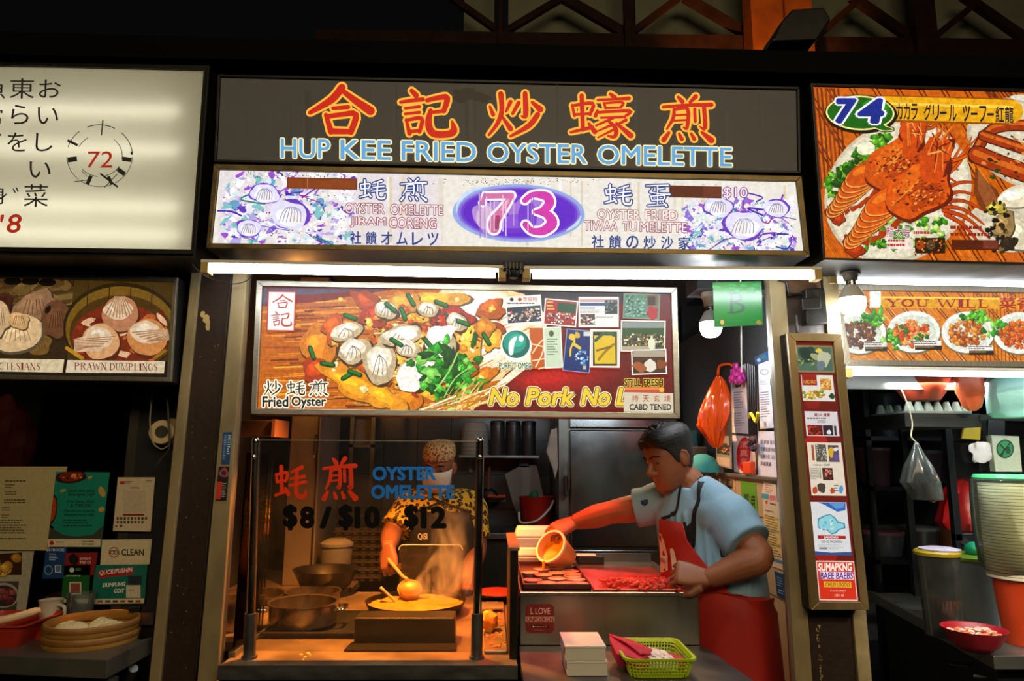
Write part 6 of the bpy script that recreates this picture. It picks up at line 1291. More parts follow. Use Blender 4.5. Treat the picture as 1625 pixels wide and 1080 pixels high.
# apron: bib, skirt, straps
APR = mat('red_apron_cloth', 'a81a0a', .7, var=.2, scale=8, bump=.3, bscale=25)
mb = MB(); bib = [R_(Pm(1146, 985, 2.36), .16, .12), R_(Pm(1140, 960, 2.36), .158, .119), R_(Pm(1137, 925, 2.37), .152, .114), R_(Pm(1131, 885, 2.39), .156, .114), R_(Pm(1124, 852, 2.39), .158, .113), R_(Pm(1119, 826, 2.39), .154, .102)]
BC = 110; wid = [80, 66, 46, 26, 17, 15]
mb = MB(); rows = []; N_ = 48
ap = [(R_(V((hips.x, 2.36, .42)), .152, .135), 160, 98), (R_(V((hips.x, 2.36, .65)), .148, .13), 160, 98), (R_(hips + V((0, 0, -.06)), .142, .12), 160, 98), (R_(hips + V((0, 0, .02)), .138, .116), 160, 98), (R_(Pm(1147, 1000, 2.36), .142, .114), 158, 98), (R_(Pm(1142, 960, 2.36), .148, .113), 148, 100), (R_(Pm(1138, 932, 2.37), .156, .118), 104, 104)] + [(r, w_, BC) for r, w_ in zip(bib[2:], wid[2:])]
for j, (r, w_, c_) in enumerate(ap):
    rows.append([r.p(c_ - w_ + 2 * w_ * i / N_, 1, .028 + (.010 * math.sin(i * .9 + j * .4) * (1 - j / 5) if j < 5 else 0)) for i in range(N_ + 1)])
mb.add([p for q_ in rows for p in q_], [(j * (N_ + 1) + i, j * (N_ + 1) + i + 1, (j + 1) * (N_ + 1) + i + 1, (j + 1) * (N_ + 1) + i) for j in range(len(rows) - 1) for i in range(N_)])
o = mb.build('apron', APR, root, smooth=True); o.modifiers.new('thick', 'SOLIDIFY').thickness = .004
STRAP = mat('black_strap', '0d0d10', .7)
b1, b2 = bib[-1].p(BC - 14, 1, .028), bib[-1].p(BC + 14, 1, .028)
def strap(pts, w_, nm='neck_strap'):
    pts = smooth_path(pts, 8); mb = MB(); vs = []
    for i, p in enumerate(pts):
        d = (pts[min(i + 1, len(pts) - 1)] - pts[max(i - 1, 0)]).normalized(); s_ = d.cross(V((0, -1, 0))).normalized() * w_; vs += [p - s_, p, p + s_]
    mb.add(vs, [f for i in range(len(pts) - 1) for f in ((3 * i, 3 * i + 1, 3 * i + 4, 3 * i + 3), (3 * i + 1, 3 * i + 2, 3 * i + 5, 3 * i + 4))]); o = mb.build(nm, STRAP, root); wrap(o, .004); o.modifiers.new('thick', 'SOLIDIFY').thickness = .004
def onring(r, px):   # the point of a body ring that faces the camera at image column px
    best = min((abs(ray_px(r.p(a, 1, .03)) - px), a) for a in range(20, 170, 2)); return r.p(best[1], 1, .03)
def ray_px(p):
    q_ = CAM_M.transposed() @ (p - EYE); return 812.5 + F * q_.x / -q_.z
strap([b1, onring(torso[4], 1094), onring(torso[5], 1098), onring(torso[6], 1107), Pm(1116, 766, 2.335), Pm(1117, 756, 2.345)], .0125)
strap([b2, onring(torso[5], 1066), onring(torso[6], 1074), Pm(1080, 765, 2.35)], .006)
# white print on the bib
def on_bib(name, uv, col, k=.033):
    mb = MB(); mb.col = lin(col); vs = []
    for u, v_ in uv:
        j = v_ * (len(bib) - 1); i0 = min(int(j), len(bib) - 2); t_ = j - i0; a_, b_ = bib[i0], bib[i0 + 1]; w_ = lerp(wid[i0], wid[i0 + 1], t_); ang = BC - w_ + 2 * w_ * u
        vs.append(a_.p(ang, 1, k).lerp(b_.p(ang, 1, k), t_))
    fs = tessellate_polygon([[V((u, v_, 0)) for u, v_ in uv]]); mb.add(vs, [tuple(f) for f in fs]); return mb
blob_ = [(.97, .83), (.85, .82), (.72, .74), (.66, .62), (.66, .5), (.78, .47), (.9, .46), (.95, .6)]
on_bib('p', blob_, 'e8dcc8').build('apron_print', attr_mat('apron_ink', 0, .7, .05), root)
on_bib('p', [(.56, .5), (.56, .68), (.52, .7), (.46, .7), (.44, .68), (.44, .5)], 'e0d0b8').build('apron_print', MATS['apron_ink'], root)
for k in range(5): on_bib('p', [(.92 - k * .045, .55), (.92 - k * .045, .585), (.895 - k * .045, .585), (.895 - k * .045, .55)], '8a1c10', .035).build('apron_print', MATS['apron_ink'], root)
# printed crest on the sleeve and the dark figures on the shirt front
m = MB(); c_ = S2.lerp(E2, .40) + V((0, -.068, .02)); m.ball(c_, (.016, .006, .012), 10, 6, .3, 2); m.build('sleeve_print', mat('navy_print', '1c2c5c', .7), root)
m = MB(); c_ = bib[3].p(BC - 40, 1, .024)
for a_ in range(2): pass
ds = V((.62, -.55, 0)).normalized()
for dz, dx, w_, h_ in ((.03, .0, .03, .008), (.03, .0, .008, .025), (.008, .0, .03, .008), (-.008, .022, .008, .022), (-.024, .0, .03, .008)):
    q_ = c_ + ds * dx + V((0, 0, dz)); m.slab([q_, q_ + ds * w_, q_ + ds * w_ + V((0, 0, h_)), q_ + V((0, 0, h_))], fr * .004)
wrap(m.build('shirt_print', STRAP, root), .002)
# tub of batter in his hand
ax = V((-.60, -.60, .53)).normalized(); tc = PY(898, 887, 2.58); t = thing('batter_tub', 'pale plastic tub tipped over the tray with orange batter inside, held in the reaching hand', 'tub', tc)
m = MB(); m.lathe([(.040, -.002), (.046, .004), (.057, .095), (.061, .097), (.061, .103), (.055, .103), (.044, .01), (.001, .008)], tc, 40, axis=ax, cap1=False); m.build('shell', mat('peach_plastic', 'f0a868', .35, sss=.2, var=.08), t, smooth=True)
m = MB(); m.lathe([(.0585, .0935), (.0622, .0945), (.0622, .1045), (.0545, .1045)], tc, 40, axis=ax, cap0=False, cap1=False); m.build('rim', mat('white_rim_plastic', 'f4dcc0', .35), t, smooth=True)
m = MB(); m.lathe([(.048, .045), (.052, .075), (.001, .058)], tc, 32, axis=ax, cap0=False, cap1=False); m.build('batter', mat('orange_batter', 'f49418', .3, var=.1), t, smooth=True)
fx, fy_, fd = frame_of(ax); dn = (V((0, 0, -1)) - ax * ax.dot(V((0, 0, -1)))).normalized(); lip = tc + ax * .104 + dn * .056
m = MB(); m.tube([lip - ax * .02, lip + V((-.003, -.002, -.004)), lip + V((-.006, -.004, -.03)), V((lip.x - .007, lip.y - .005, PZT + .02))], [.004, .006, .0048, .004], 10); tag(m.build('pouring_batter', MATS['orange_batter'], smooth=True), 'thin stream of orange batter falling from the tub into the tray', 'batter')

# ---- cook behind the batter pan
KY = 3.30
root = thing('person', 'masked cook in leopard-print shirt and dark apron ladling batter in the pan', 'person', (PY(706, 1000, KY).x, KY, 0))
Pk = lambda x, y, Y=KY: PY(x, y, Y)
sd = V((1, .12, 0)); fr = V((.12, -1, 0)); R_ = lambda c, hw, hd: Ring(c, hw, hd, sd, fr)
hp = Pk(708, 985)
torso = [R_(hp + V((0, 0, -.12)), .17, .13), R_(hp, .17, .13), R_(Pk(706, 930), .158, .12), R_(Pk(704, 870), .163, .12), R_(Pk(702, 825), .172, .118), R_(Pk(700, 797), .168, .095), R_(Pk(699, 782), .11, .07), R_(Pk(698, 772), .06, .055)]
S1, E1, W1 = Pk(655, 803, 3.28), Pk(622, 846, 3.16), Pk(617, 868, 2.98)
S2, E2, W2 = Pk(746, 805, 3.30), Pk(757, 868, 3.26), Pk(742, 925, 3.05)
hc = Pk(697, 741, 3.27); mb = MB(); ringloft(mb, torso); T, (hr, hff, huu) = head(mb, hc, V((-.22, -1, -.26)), V((0, -.2, 1)), .9)
limb(mb, [Pk(699, 786), Pk(698, 774), T(0, -.02, -.07), T(0, -.01, -.02)], [.062, .056, .055, .058])
limb(mb, [Pk(680, 800), S1, S1.lerp(E1, .5), E1, E1.lerp(W1, .5), W1], [.07, .064, .054, .046, .042, .029])
limb(mb, [Pk(722, 802), S2, S2.lerp(E2, .5), E2, E2.lerp(W2, .5), W2], [.07, .064, .054, .046, .042, .029])
hand(mb, W1, V((.10, -.35, -.75)), V((-.35, -.85, .2)), (48, 66, 45), 1.0, side=1, thumb=.9)
hand(mb, W2, V((-.2, -.8, -.4)), V((0, -.3, .9)), (20, 30, 20), 1.0, side=1)
for sx in (-.09, .09):
    limb(mb, [hp + V((sx, 0, -.05)), V((hp.x + sx, KY, .48)), V((hp.x + sx, KY + .02, .10))], [.088, .06, .042])
    ringloft(mb, [Ring((hp.x + sx, KY - .04, .002), .045, .12, (1, 0, 0), (0, 1, 0)), Ring((hp.x + sx, KY - .03, .05), .042, .10, (1, 0, 0), (0, 1, 0)), Ring((hp.x + sx, KY + .02, .10), .04, .05, (1, 0, 0), (0, 1, 0))])
merged('body', mb, SKIN, root, .0038, 2)
for sx in (-1, 1):
    m = MB(); m.ball(T(sx * .031, .080, .008), .0125, 12, 8); e = m.build('eye', MATS['eye_white'], root, smooth=True); m = MB(); m.ball(T(sx * .030, .0915, .004), .005, 8, 6); m.build('iris', MATS['dark_iris'], e, smooth=True)
    m = MB(); m.tube([T(sx * .012, .102, .030), T(sx * .032, .097, .036), T(sx * .054, .079, .030)], [.0032, .0042, .002], 6); m.build('eyebrow', HAIR, root, smooth=True)
# mask
m = MB(); rows = []
for z, cy, hd, hw in ((-.112, .046, .052, .05), (-.09, .03, .085, .066), (-.06, .018, .108, .073), (-.025, .008, .118, .077), (.004, .003, .113, .078)):
    r = Ring(T(0, cy, z), hw * .9, hd * .9, hr, hff); rows.append([r.p(8 + 164 * i / 20, 1, .002) for i in range(21)])
m.add([p for q_ in rows for p in q_], [(j * 21 + i, j * 21 + i + 1, (j + 1) * 21 + i + 1, (j + 1) * 21 + i) for j in range(4) for i in range(20)])
o = m.build('face_mask', mat('cream_mask', 'd8cdb8', .8, var=.08), root, smooth=True); o.modifiers.new('thick', 'SOLIDIFY').thickness = .003
mb = MB(); ringloft(mb, [Ring(T(0, cy, z), hw * .9, hd * .9, hr, hff) for z, cy, hd, hw in ((.050, -.003, .103, .079), (.062, -.004, .105, .081), (.1, -.008, .102, .081), (.125, -.012, .085, .068), (.136, -.012, .05, .04))])
def spots(nm, base, ring_, core, sc, thr=.34):
    m_ = bpy.data.materials.new(nm); m_.use_nodes = True; nt = m_.node_tree; b = nt.nodes['Principled BSDF']; b.inputs['Roughness'].default_value = .85
    tc_ = nt.nodes.new('ShaderNodeTexCoord'); nz = nt.nodes.new('ShaderNodeTexNoise'); nz.inputs['Scale'].default_value = sc * .8; ad = nt.nodes.new('ShaderNodeMix'); ad.data_type = 'RGBA'; ad.blend_type = 'ADD'; ad.inputs['Factor'].default_value = .02
    nt.links.new(tc_.outputs['Object'], nz.inputs[0]); nt.links.new(tc_.outputs['Object'], ad.inputs['A']); nt.links.new(nz.outputs['Color'], ad.inputs['B'])
    vo = nt.nodes.new('ShaderNodeTexVoronoi'); vo.inputs['Scale'].default_value = sc; nt.links.new(ad.outputs['Result'], vo.inputs[0])
    cr = nt.nodes.new('ShaderNodeValToRGB'); cr.color_ramp.interpolation = 'CONSTANT'; e = cr.color_ramp.elements; e[0].position = 0; e[0].color = lin(core) + (1,); e[1].position = thr * .62; e[1].color = lin(ring_) + (1,); x = e.new(thr * 1.32); x.color = lin(base) + (1,)
    nt.links.new(vo.outputs['Distance'], cr.inputs[0]); nt.links.new(cr.outputs[0], b.inputs['Base Color']); return m_
merged('cap', mb, spots('speckled_cap_cloth', 'b8905c', '2a1a10', '8a5c34', 95, .3), root, .005, 2)
mb = MB(); ringloft(mb, [R_(r.c, r.hw, r.hd) for r in torso[1:7]], add=.014)
limb(mb, [Pk(680, 800), S1, S1.lerp(E1, .4), S1.lerp(E1, .86)], [.08, .08, .076, .072], 20); limb(mb, [Pk(722, 802), S2, S2.lerp(E2, .4), S2.lerp(E2, .8)], [.08, .08, .074, .07], 20)
merged('leopard_shirt', mb, spots('leopard_cloth', 'd8a824', '140e08', '7a4c14', 46, .36), root, .006, 3)
mb = MB(); rows = []
for r, w_ in ((R_(hp + V((0, 0, -.3)), .18, .14), 100), (R_(hp, .172, .133), 100), (R_(Pk(706, 930), .16, .122), 92), (R_(Pk(704, 880), .164, .122), 66), (R_(Pk(702, 840), .172, .12), 42), (R_(Pk(700, 808), .17, .105), 34)): rows.append([r.p(90 - w_ + 2 * w_ * i / 22, 1, .026) for i in range(23)])
mb.add([p for q_ in rows for p in q_], [(j * 23 + i, j * 23 + i + 1, (j + 1) * 23 + i + 1, (j + 1) * 23 + i) for j in range(len(rows) - 1) for i in range(22)])
o = mb.build('apron', mat('dark_brown_apron', '120b07', .8, var=.25, bump=.3), root, smooth=True); o.modifiers.new('thick', 'SOLIDIFY').thickness = .004
for sx in (0, 22):
    a_ = rows[-1][sx]; m = MB(); m.tube(smooth_path([a_, Pk(688 if sx == 0 else 711, 790, 3.20), Pk(690 if sx == 0 else 708, 778, 3.26)], 4), (.012, .004), 8); m.build('apron_strap', MATS['dark_brown_apron'], root)
A = Art(FY(rows[3][11].y - .006), 0); A.text('QISI', 663, 846, 678, 857, 'd8cdb8', .02); A.build('apron_lettering', attr_mat('apron_ink'), root)
# ladle
hb = PY(650, 934, 2.74); gr = W1 + V((.02, -.07, -.05)); t = thing('steel_ladle', 'long-handled steel ladle held over the batter pan, dripping batter', 'ladle', hb)
m = MB(); m.lathe([(.001, -.046), (.022, -.042), (.038, -.026), (.046, .0), (.047, .003), (.044, .0), (.036, -.024), (.02, -.038), (.001, -.042)], hb, 30, axis=(.1, -.55, .8), cap0=False, cap1=False); m.ball(hb + V((0, .01, -.004)), (.04, .03, .03), 16, 10); m.build('bowl', mat('batter_coated_steel', 'e8b860', .35, .3, var=.2, scale=40), t, smooth=True)
hd_ = (gr - hb); m = MB(); m.tube([hb + V((-.01, .02, .03)), hb + hd_ * .35 + V((0, 0, .01)), gr, gr + hd_ * .12], [.007, .007, .0075, .0075], 10); m.build('handle', mat('pale_ladle_handle', 'd8b888', .4, .4), t, smooth=True)
# steam rising from the pan
sx_ = PR * 1.0; m = MB(); c_ = V((pc.x + .02, PANY + .06, pc.z + .0))
ringloft(m, [Ring(c_ + V((dx, dy, z)), w_, d_, (1, 0, 0), (0, 1, 0)) for dx, dy, z, w_, d_ in ((.04, 0, .006, .12, .12), (.075, .02, .06, .11, .12), (.10, .05, .14, .09, .10), (.10, .06, .22, .085, .09), (.09, .06, .32, .08, .08), (.07, .06, .40, .04, .04))], n=24)
sm = bpy.data.materials.new('steam'); sm.use_nodes = True; nt = sm.node_tree; nt.nodes.clear(); out = nt.nodes.new('ShaderNodeOutputMaterial'); pv = nt.nodes.new('ShaderNodeVolumePrincipled'); pv.inputs['Color'].default_value = (.95, .9, .85, 1); pv.inputs['Anisotropy'].default_value = .2
tc_ = nt.nodes.new('ShaderNodeTexCoord'); mp = nt.nodes.new('ShaderNodeMapping'); mp.inputs['Scale'].default_value = (1, 1, .55); nz = nt.nodes.new('ShaderNodeTexNoise'); nz.inputs['Scale'].default_value = 11; nz.inputs['Detail'].default_value = 4; nz.inputs['Distortion'].default_value = .8
mr = nt.nodes.new('ShaderNodeMapRange'); mr.inputs['From Min'].default_value = .5; mr.inputs['From Max'].default_value = .72; mr.inputs['To Max'].default_value = STEAM_DENSITY
nt.links.new(tc_.outputs['Object'], mp.inputs[0]); nt.links.new(mp.outputs[0], nz.inputs[0]); nt.links.new(nz.outputs['Fac'], mr.inputs[0])
sep = nt.nodes.new('ShaderNodeSeparateXYZ'); nt.links.new(tc_.outputs['Object'], sep.inputs[0]); fz = nt.nodes.new('ShaderNodeMapRange'); fz.inputs['From Min'].default_value = 0; fz.inputs['From Max'].default_value = .36; fz.inputs['To Min'].default_value = 1; fz.inputs['To Max'].default_value = 0
nt.links.new(sep.outputs['Z'], fz.inputs[0]); ml = nt.nodes.new('ShaderNodeMath'); ml.operation = 'MULTIPLY'; nt.links.new(mr.outputs[0], ml.inputs[0]); nt.links.new(fz.outputs[0], ml.inputs[1]); nt.links.new(ml.outputs[0], pv.inputs['Density']); nt.links.new(pv.outputs[0], out.inputs['Volume'])
tag(m.build('steam', sm), 'steam curling up from the batter pan in front of the cook', 'steam', kind='stuff')

# ------------------------------------------------------------------ right wall of the oyster stall: papers, bag, lamps
pu = FX(XR + .02); pw = FX(XR)
GR = 'notices on the tiled and painted wall'
def notes(*cmds):
    def d(A_):
        for c_ in cmds: getattr(A_, c_[0])(*c_[1:])
    return d
def tl(x0, y0, x1, y1, n, col='4a4a50', sl=.25, seed=1): return ('lines_of_text', x0, y0, x1, y1, n, col, sl, .0, .4, seed)
sheet('paper_notice', 'white notice with a small black emblem, hanging beside the orange bag', 'notice', [(1159, 586), (1183, 577), (1187, 688), (1162, 686)], pu, 'd4d2da',
      notes(('rect', 1167, 600, 1176, 615, '26262c', -.2), ('rect', 1169, 603, 1174, 611, 'e8e8ee', -.2), tl(1164, 622, 1180, 650, 7, '6a6a78', -.1, 2), tl(1165, 655, 1182, 678, 6, '7a7a86', -.05, 3)))
sheet('round_stamp_sign', 'white sheet with a tall red oval carrying pale characters', 'sign', [(1162, 690), (1197, 693), (1200, 754), (1165, 748)], pu, 'd6cfd4',
      lambda A_: (A_.ell(1180, 720, 11, 27, 'd61c22', 4), [A_.text(c_, 1174, 700 + i * 13, 1187, 711 + i * 13, 'f0a8a0', .01) for i, c_ in enumerate('清真言')]))
sheet('paper_notice', 'white sheet with a circular logo and a column of short lines, nearest the door jamb', 'notice', [(1203, 578), (1231, 568), (1236, 678), (1206, 680)], FX(XR + .008), 'dcdce6',
      notes(('ell', 1213, 590, 7, 5, '8a8a90'), ('ell', 1213, 590, 5, 3.6, 'dcdce6'), ('rect', 1222, 600, 1228, 611, '2c4a34', -.2), ('rect', 1224, 604, 1227, 608, 'a8c8a8'), tl(1206, 604, 1219, 612, 3, '9a9aa2', -.1, 4), tl(1207, 622, 1222, 664, 11, '5a5a68', -.1, 5), tl(1226, 592, 1233, 630, 9, '6a6a7a', -.1, 6)))
sheet('blue_topped_flyer', 'flyer with blue and green print above the circular logo sheet', 'flyer', [(1197, 566), (1231, 552), (1232, 566), (1199, 579)], pu, '3a5a8a',
      notes(('ell', 1222, 562, 6, 4, '1c3cae'), ('ell', 1211, 566, 5, 3, '4a7a5a'), ('ell', 1228, 558, 3, 3, 'd8d8e0'), ('ell', 1204, 571, 3, 3, 'c0c8d8')))
sheet('paper_notice', 'white sheet with four rows of bold dark characters, beside the red oval sign', 'notice', [(1203, 684), (1238, 684), (1240, 768), (1203, 757)], FX(XR + .008), 'd2d2e4',
      lambda A_: [A_.text(s_, 1207, 697 + i * 11.5, 1234 - (10 if i == 3 else 0), 704 + i * 11.5, '2a2a48', .015, .08) for i, s_ in enumerate(('新 鮮蠔 每天炒', '煎蠔蛋請稍候取', '生蠔炒蛋 以及等', '多謝惠顧'))])
m = MB()
for k in range(4):
    x_ = 1187 + k * 3.4; a, b = pu(x_, 577 + k, .02), pu(x_ + 2.5, 690, .02); m.tube([a, b], .004, 6)
tag(m.build('hanging_straps', mat('black_vinyl', '141418', .35)), 'row of thin black straps hanging between the two white sheets', 'straps')
m = MB(); a = pu(1190, 662, .03); m.tube(smooth_path([a, a + V((-.01, -.04, .012)), a + V((-.012, -.09, -.02)), a + V((-.02, -.13, .01))], 4), .006, 8); tag(m.build('yellow_band', mat('yellow_rubber', 'e8d838', .5), smooth=True), 'yellow strip sticking out by the black straps', 'strip')
m = MB()
for k in range(14): p = pu(1193 + rnd.uniform(-5, 5), 705 + rnd.uniform(-9, 9), .035); m.ball(p, rnd.uniform(.006, .012), 7, 5, .4, k)
tag(m.build('flower_charm', mat('violet_beads', '4a2438', .5, var=.8, scale=70)), 'dark violet flower charm hanging over the red sign edge', 'charm')
m = MB(); m.slab([pu(x, y, .02) for x, y in ((1185, 733), (1199, 732), (1200, 752), (1187, 752))], (-.02, 0, 0)); tag(m.build('orange_pouch', mat('orange_pouch', 'd84010', .5), bevel=.004), 'small orange pouch hanging below the flower charm', 'pouch')
# orange plastic bag
oc = V((XR - .10, 2.78, 0)); bp = PY(1136, 652, 2.80)
rings = []
prof = ((-.15, .012), (-.135, .026), (-.11, .036), (-.085, .044), (-.06, .05), (-.03, .056), (0, .06), (.03, .058), (.06, .05), (.09, .038), (.12, .024), (.145, .01))
m = MB(); n = 36; vs = []
for j, (z, r_) in enumerate(prof):
    for k in range(n):
        a = 2 * math.pi * k / n; q_ = 1 + .45 * mnoise.noise(V((math.cos(a) * 1.8, math.sin(a) * 1.8, z * 11))) + .42 * mnoise.noise(V((math.cos(a) * 4.5, math.sin(a) * 4.5, z * 16 + a)))
        vs.append(bp + V((.012 * math.sin(z * 14) + .05 * max(0, z) - .03 * max(0, -z) * -1 + r_ * q_ * math.cos(a), r_ * .8 * q_ * math.sin(a), z)))
m.add(vs, [(j * n + k, j * n + (k + 1) % n, (j + 1) * n + (k + 1) % n, (j + 1) * n + k) for j in range(len(prof) - 1) for k in range(n)] + [tuple(range(n - 1, -1, -1)), tuple(range((len(prof) - 1) * n, len(prof) * n))])
t = thing('orange_plastic_bag', 'crumpled bright orange plastic bag hanging on the wall above the helper', 'bag', bp + V((0, 0, -.145)))
m.build('bag', mat('orange_film', 'ea5410', .32, sss=.25, bump=.9, bscale=26), t, smooth=True)
m = MB(); m.tube(smooth_path([bp + V((.015, 0, .15)), bp + V((.03, .02, .19)), bp + V((.07, .02, .20)), V((XR + .02, bp.y + .02, bp.z + .19))], 4), .006, 6); m.build('knotted_handle', MATS['orange_film'], t, smooth=True)
m = MB(); p = pu(1169, 592, .03)
for k in range(12): m.ball(p + V((rnd.uniform(-.012, .012), rnd.uniform(-.05, .05), rnd.uniform(-.03, .03))), (.012, .02, .016), 8, 6, .5, k)
tag(m.build('pink_ribbon', mat('magenta_ribbon', 'd838a0', .5, var=.5, scale=50)), 'bunch of magenta ribbon pinned at the top of the black emblem notice', 'ribbon')
# lower wall notices
sheet('green_notice', 'bright green notice with two dark figures on the beige tiles', 'notice', [(1175, 762), (1199, 767), (1203, 821), (1178, 812)], pw, '5c9a2c', lambda A_: [A_.text(c_, 1181 + i * 10, 784 + i * 3, 1188 + i * 10, 804 + i * 3, '22301c', .02) for i, c_ in enumerate('門用')])
sheet('small_notice', 'small cream card with pink and blue print on the tiles by the jamb', 'notice', [(1212, 763), (1231, 768), (1233, 797), (1208, 790)], pw, 'd8c8b8', notes(tl(1214, 768, 1229, 782, 4, 'a04a50', .2, 7), ('rect', 1208, 782, 1220, 790, '3a9ab0', .15), ('rect', 1221, 785, 1231, 793, 'c87078', .15)))
sheet('square_code_card', 'little beige card with a dark speckled square on the tiles above the helper', 'card', [(1149, 752), (1166, 757), (1167, 783), (1151, 778)], pw, 'b89a78', notes(('rect', 1153, 760, 1163, 773, '4a3c34', .2), ('rect', 1155, 762, 1161, 770, 'a08668', .2)))
sheet('long_notice', 'long pale notice with yellow highlighted rows and a blue foot on the tiles', 'notice', [(1210, 789), (1237, 797), (1246, 906), (1216, 894)], pw, 'c8b8a0',
      lambda A_: (A_.rect(1215, 794, 1218, 799, 'b42820'), A_.lines_of_text(1222, 797, 1232, 803, 1, '5a4438', .25, seed=2), A_.lines_of_text(1214, 808, 1234, 812, 1, '3a3028', .25, seed=3), [A_.rect(1213 + k * .6, 816 + k * 7, 1236 + k * .6, 820 + k * 7, 'e0c060' if k % 3 else 'b8a83c', .28) for k in range(9)], A_.lines_of_text(1214, 816, 1236, 880, 16, '6a5a48', .28, .08, seed=4), A_.rect(1217, 882, 1245, 887, '3a78a0', .3)))
sheet('blank_sheet', 'plain pale sheet on the tiles under the green notice', 'sheet', [(1187, 822), (1204, 828), (1207, 864), (1190, 858)], pw, 'c4a88c')
sheet('blue_sticker', 'dark blue rounded sticker low on the tiles beside the jamb', 'sticker', [(1229, 905), (1245, 912), (1249, 952), (1233, 944)], pw, '1c3c68', notes(tl(1233, 914, 1243, 930, 4, '7a98c0', .4, 9), tl(1235, 934, 1245, 942, 2, '9ab0d0', .4, 10)))
sheet('red_arc_sticker', 'red curved sticker half hidden behind the helper on the tiles', 'sticker', [(1155, 778), (1168, 784), (1174, 800), (1160, 794)], pw, 'b0201c')
# helper's shelf things: cap and framed card
t = thing('wall_rack', 'dim grey wire rack of small boxes between refrigerator and notices', 'rack', PY(1100, 735, 3.0)); p = PY(1085, 700, 3.2); 
MB().box((XR - .16, 3.0, LEDGE_Z + .02), (XR - .01, 3.4, LEDGE_Z + .035)).build('shelf', STEELD, t)
MB().box((XR - .14, 3.05, LEDGE_Z + .036), (XR - .03, 3.2, LEDGE_Z + .12)).build('box', mat('grey_carton', '6a6258', .7), t, bevel=.003); MB().box((XR - .13, 3.22, LEDGE_Z + .036), (XR - .02, 3.36, LEDGE_Z + .2)).build('box', mat('teal_card', '2a5a5a', .6), t, bevel=.003)
m = MB(); c = V((XR - .09, 2.93, LEDGE_Z + .012)); m.lathe([(.07, 0), (.068, .03), (.05, .06), (.02, .075), (.001, .077)], c, 24); tag(m.build('teal_hat', mat('teal_cloth', '2a8a90', .8), smooth=True), 'teal cloth hat resting on the ledge behind the helper', 'hat')
t = thing('framed_pictures', 'low frame of small dark pictures standing on the ledge beneath the orange bag', 'frame', PX(1140, 738, XR - .02)); A = Art(FX(XR - .005), .004)
q_ = [(1136, 690), (1160, 692), (1161, 744), (1137, 738)]; solid_sheet(A, q_, .003, pw.n, '8a8480'); A.quad([(1138, 702), (1158, 704), (1158, 722), (1138, 719)], '22301c'); A.quad([(1138, 724), (1158, 727), (1158, 741), (1138, 736)], 'b8a898')
for k in range(24): A.ell(rnd.uniform(1139, 1157), rnd.uniform(705, 719), 1.4, 1.2, rnd.choice(['c84060', '3a7a3a', 'd8b060', '882040']), 0, 6)
A.build('picture', attr_mat('paper_print'), t)
# green grade plate
t = thing('grade_plate', 'green plastic plate with a big dark letter B hanging under the white tube', 'sign', PY(1171, 518, 2.03))
pg2 = FY(2.03); A = Art(pg2, .001); q_ = [(1131, 448), (1208, 446), (1211, 515), (1134, 519)]
solid_sheet(A, q_, .004, pg2.n, '066026')
for k in range(30): A.ell(rnd.uniform(1136, 1205), rnd.uniform(450, 472), rnd.uniform(2, 7), rnd.uniform(1, 2.5), rnd.choice(['107036', '0a682e', '16783c']), 0, 8, .3)
serif_text(A, 'B', 1156, 464, 1183, 497, '1c3c34', 0, {}, 1.0); A.ell(1146, 511, 3, 4, 'b88a48'); A.lines_of_text(1151, 508, 1188, 511, 1, '0a6a34', seed=4); A.ell(1204, 511, 4, 4, '7a6a30', 0, 10, .4)
A.build('plate', attr_mat('glossy_print', 0, .25, .04, 40), t)
m = MB()
for x, y in ((1138, 447), (1203, 445)): a = pg2(x, y); m.tube([a, a + V((0, 0, .035))], .0012, 5)
m.build('hanging_wire', STEELD, t)
m = MB(); m.tube([PY(1176, 519, 2.05), PY(1177, 590, 2.05)], .0025, 6); m.tube([PY(1176, 519, 2.05), PY(1175, 440, 2.05)], .0025, 6); tag(m.build('pull_cord', mat('white_cord', 'd8d8d8', .6)), 'thin white pull cord hanging behind the green grade plate', 'cord')
# bulbs
def bulb(name, label, px, py, Y, top, es, pw_, tilt=(0, 0, 1), s=1.0):
    c = PY(px, py, Y); t = thing(name, label, 'lamp', c + V((0, 0, -.04)))
    ax_ = V(tilt).normalized(); r_ = .036 * s
    m = MB(); m.lathe([(.001, -.030 * s), (.018 * s, -.028 * s), (.029 * s, -.020 * s), (r_, -.002), (r_ * 1.02, .012 * s), (r_, .02 * s)], c, 28, axis=ax_, cap0=False); m.build('globe', emis_mat('bulb_glow', 'f6fbff', es), t, smooth=True)
    m = MB(); m.lathe([(r_ * 1.0, .02 * s), (r_ * .96, .028 * s), (.022 * s, .052 * s), (.018 * s, .058 * s)], c, 28, axis=ax_); m.build('bulb_neck', mat('white_plastic', 'b8b8b0', .4), t, smooth=True)
    m = MB(); m.lathe([(.0135 * s, .056 * s), (.0145 * s, .064 * s), (.0135 * s, .068 * s), (.0145 * s, .072 * s), (.0135 * s, .078 * s)], c, 20, axis=ax_); m.build('screw_cap', CHROME, t, smooth=True)
    m = MB(); m.lathe([(.019 * s, .074 * s), (.020 * s, .082 * s), (.024 * s, .1 * s), (.028 * s, .104 * s), (.028 * s, top)], c, 22, axis=ax_); m.build('socket', mat('ivory_socket', 'a89c88', .5), t, smooth=True)
    l = bpy.data.lights.new(name + '_light', 'POINT'); l.energy = pw_; l.shadow_soft_size = .04 * s; l.color = (.93, .98, 1)
    o = bpy.data.objects.new(name + '_light', l); o.location = c + V((0, 0, -.075 * s)); COL.objects.link(o)
bulb('hanging_bulb', 'lit white bulb in an ivory socket beside the green grade plate', 1128, 521, 2.32, .128, 10.0, 6.0, s=1.06)
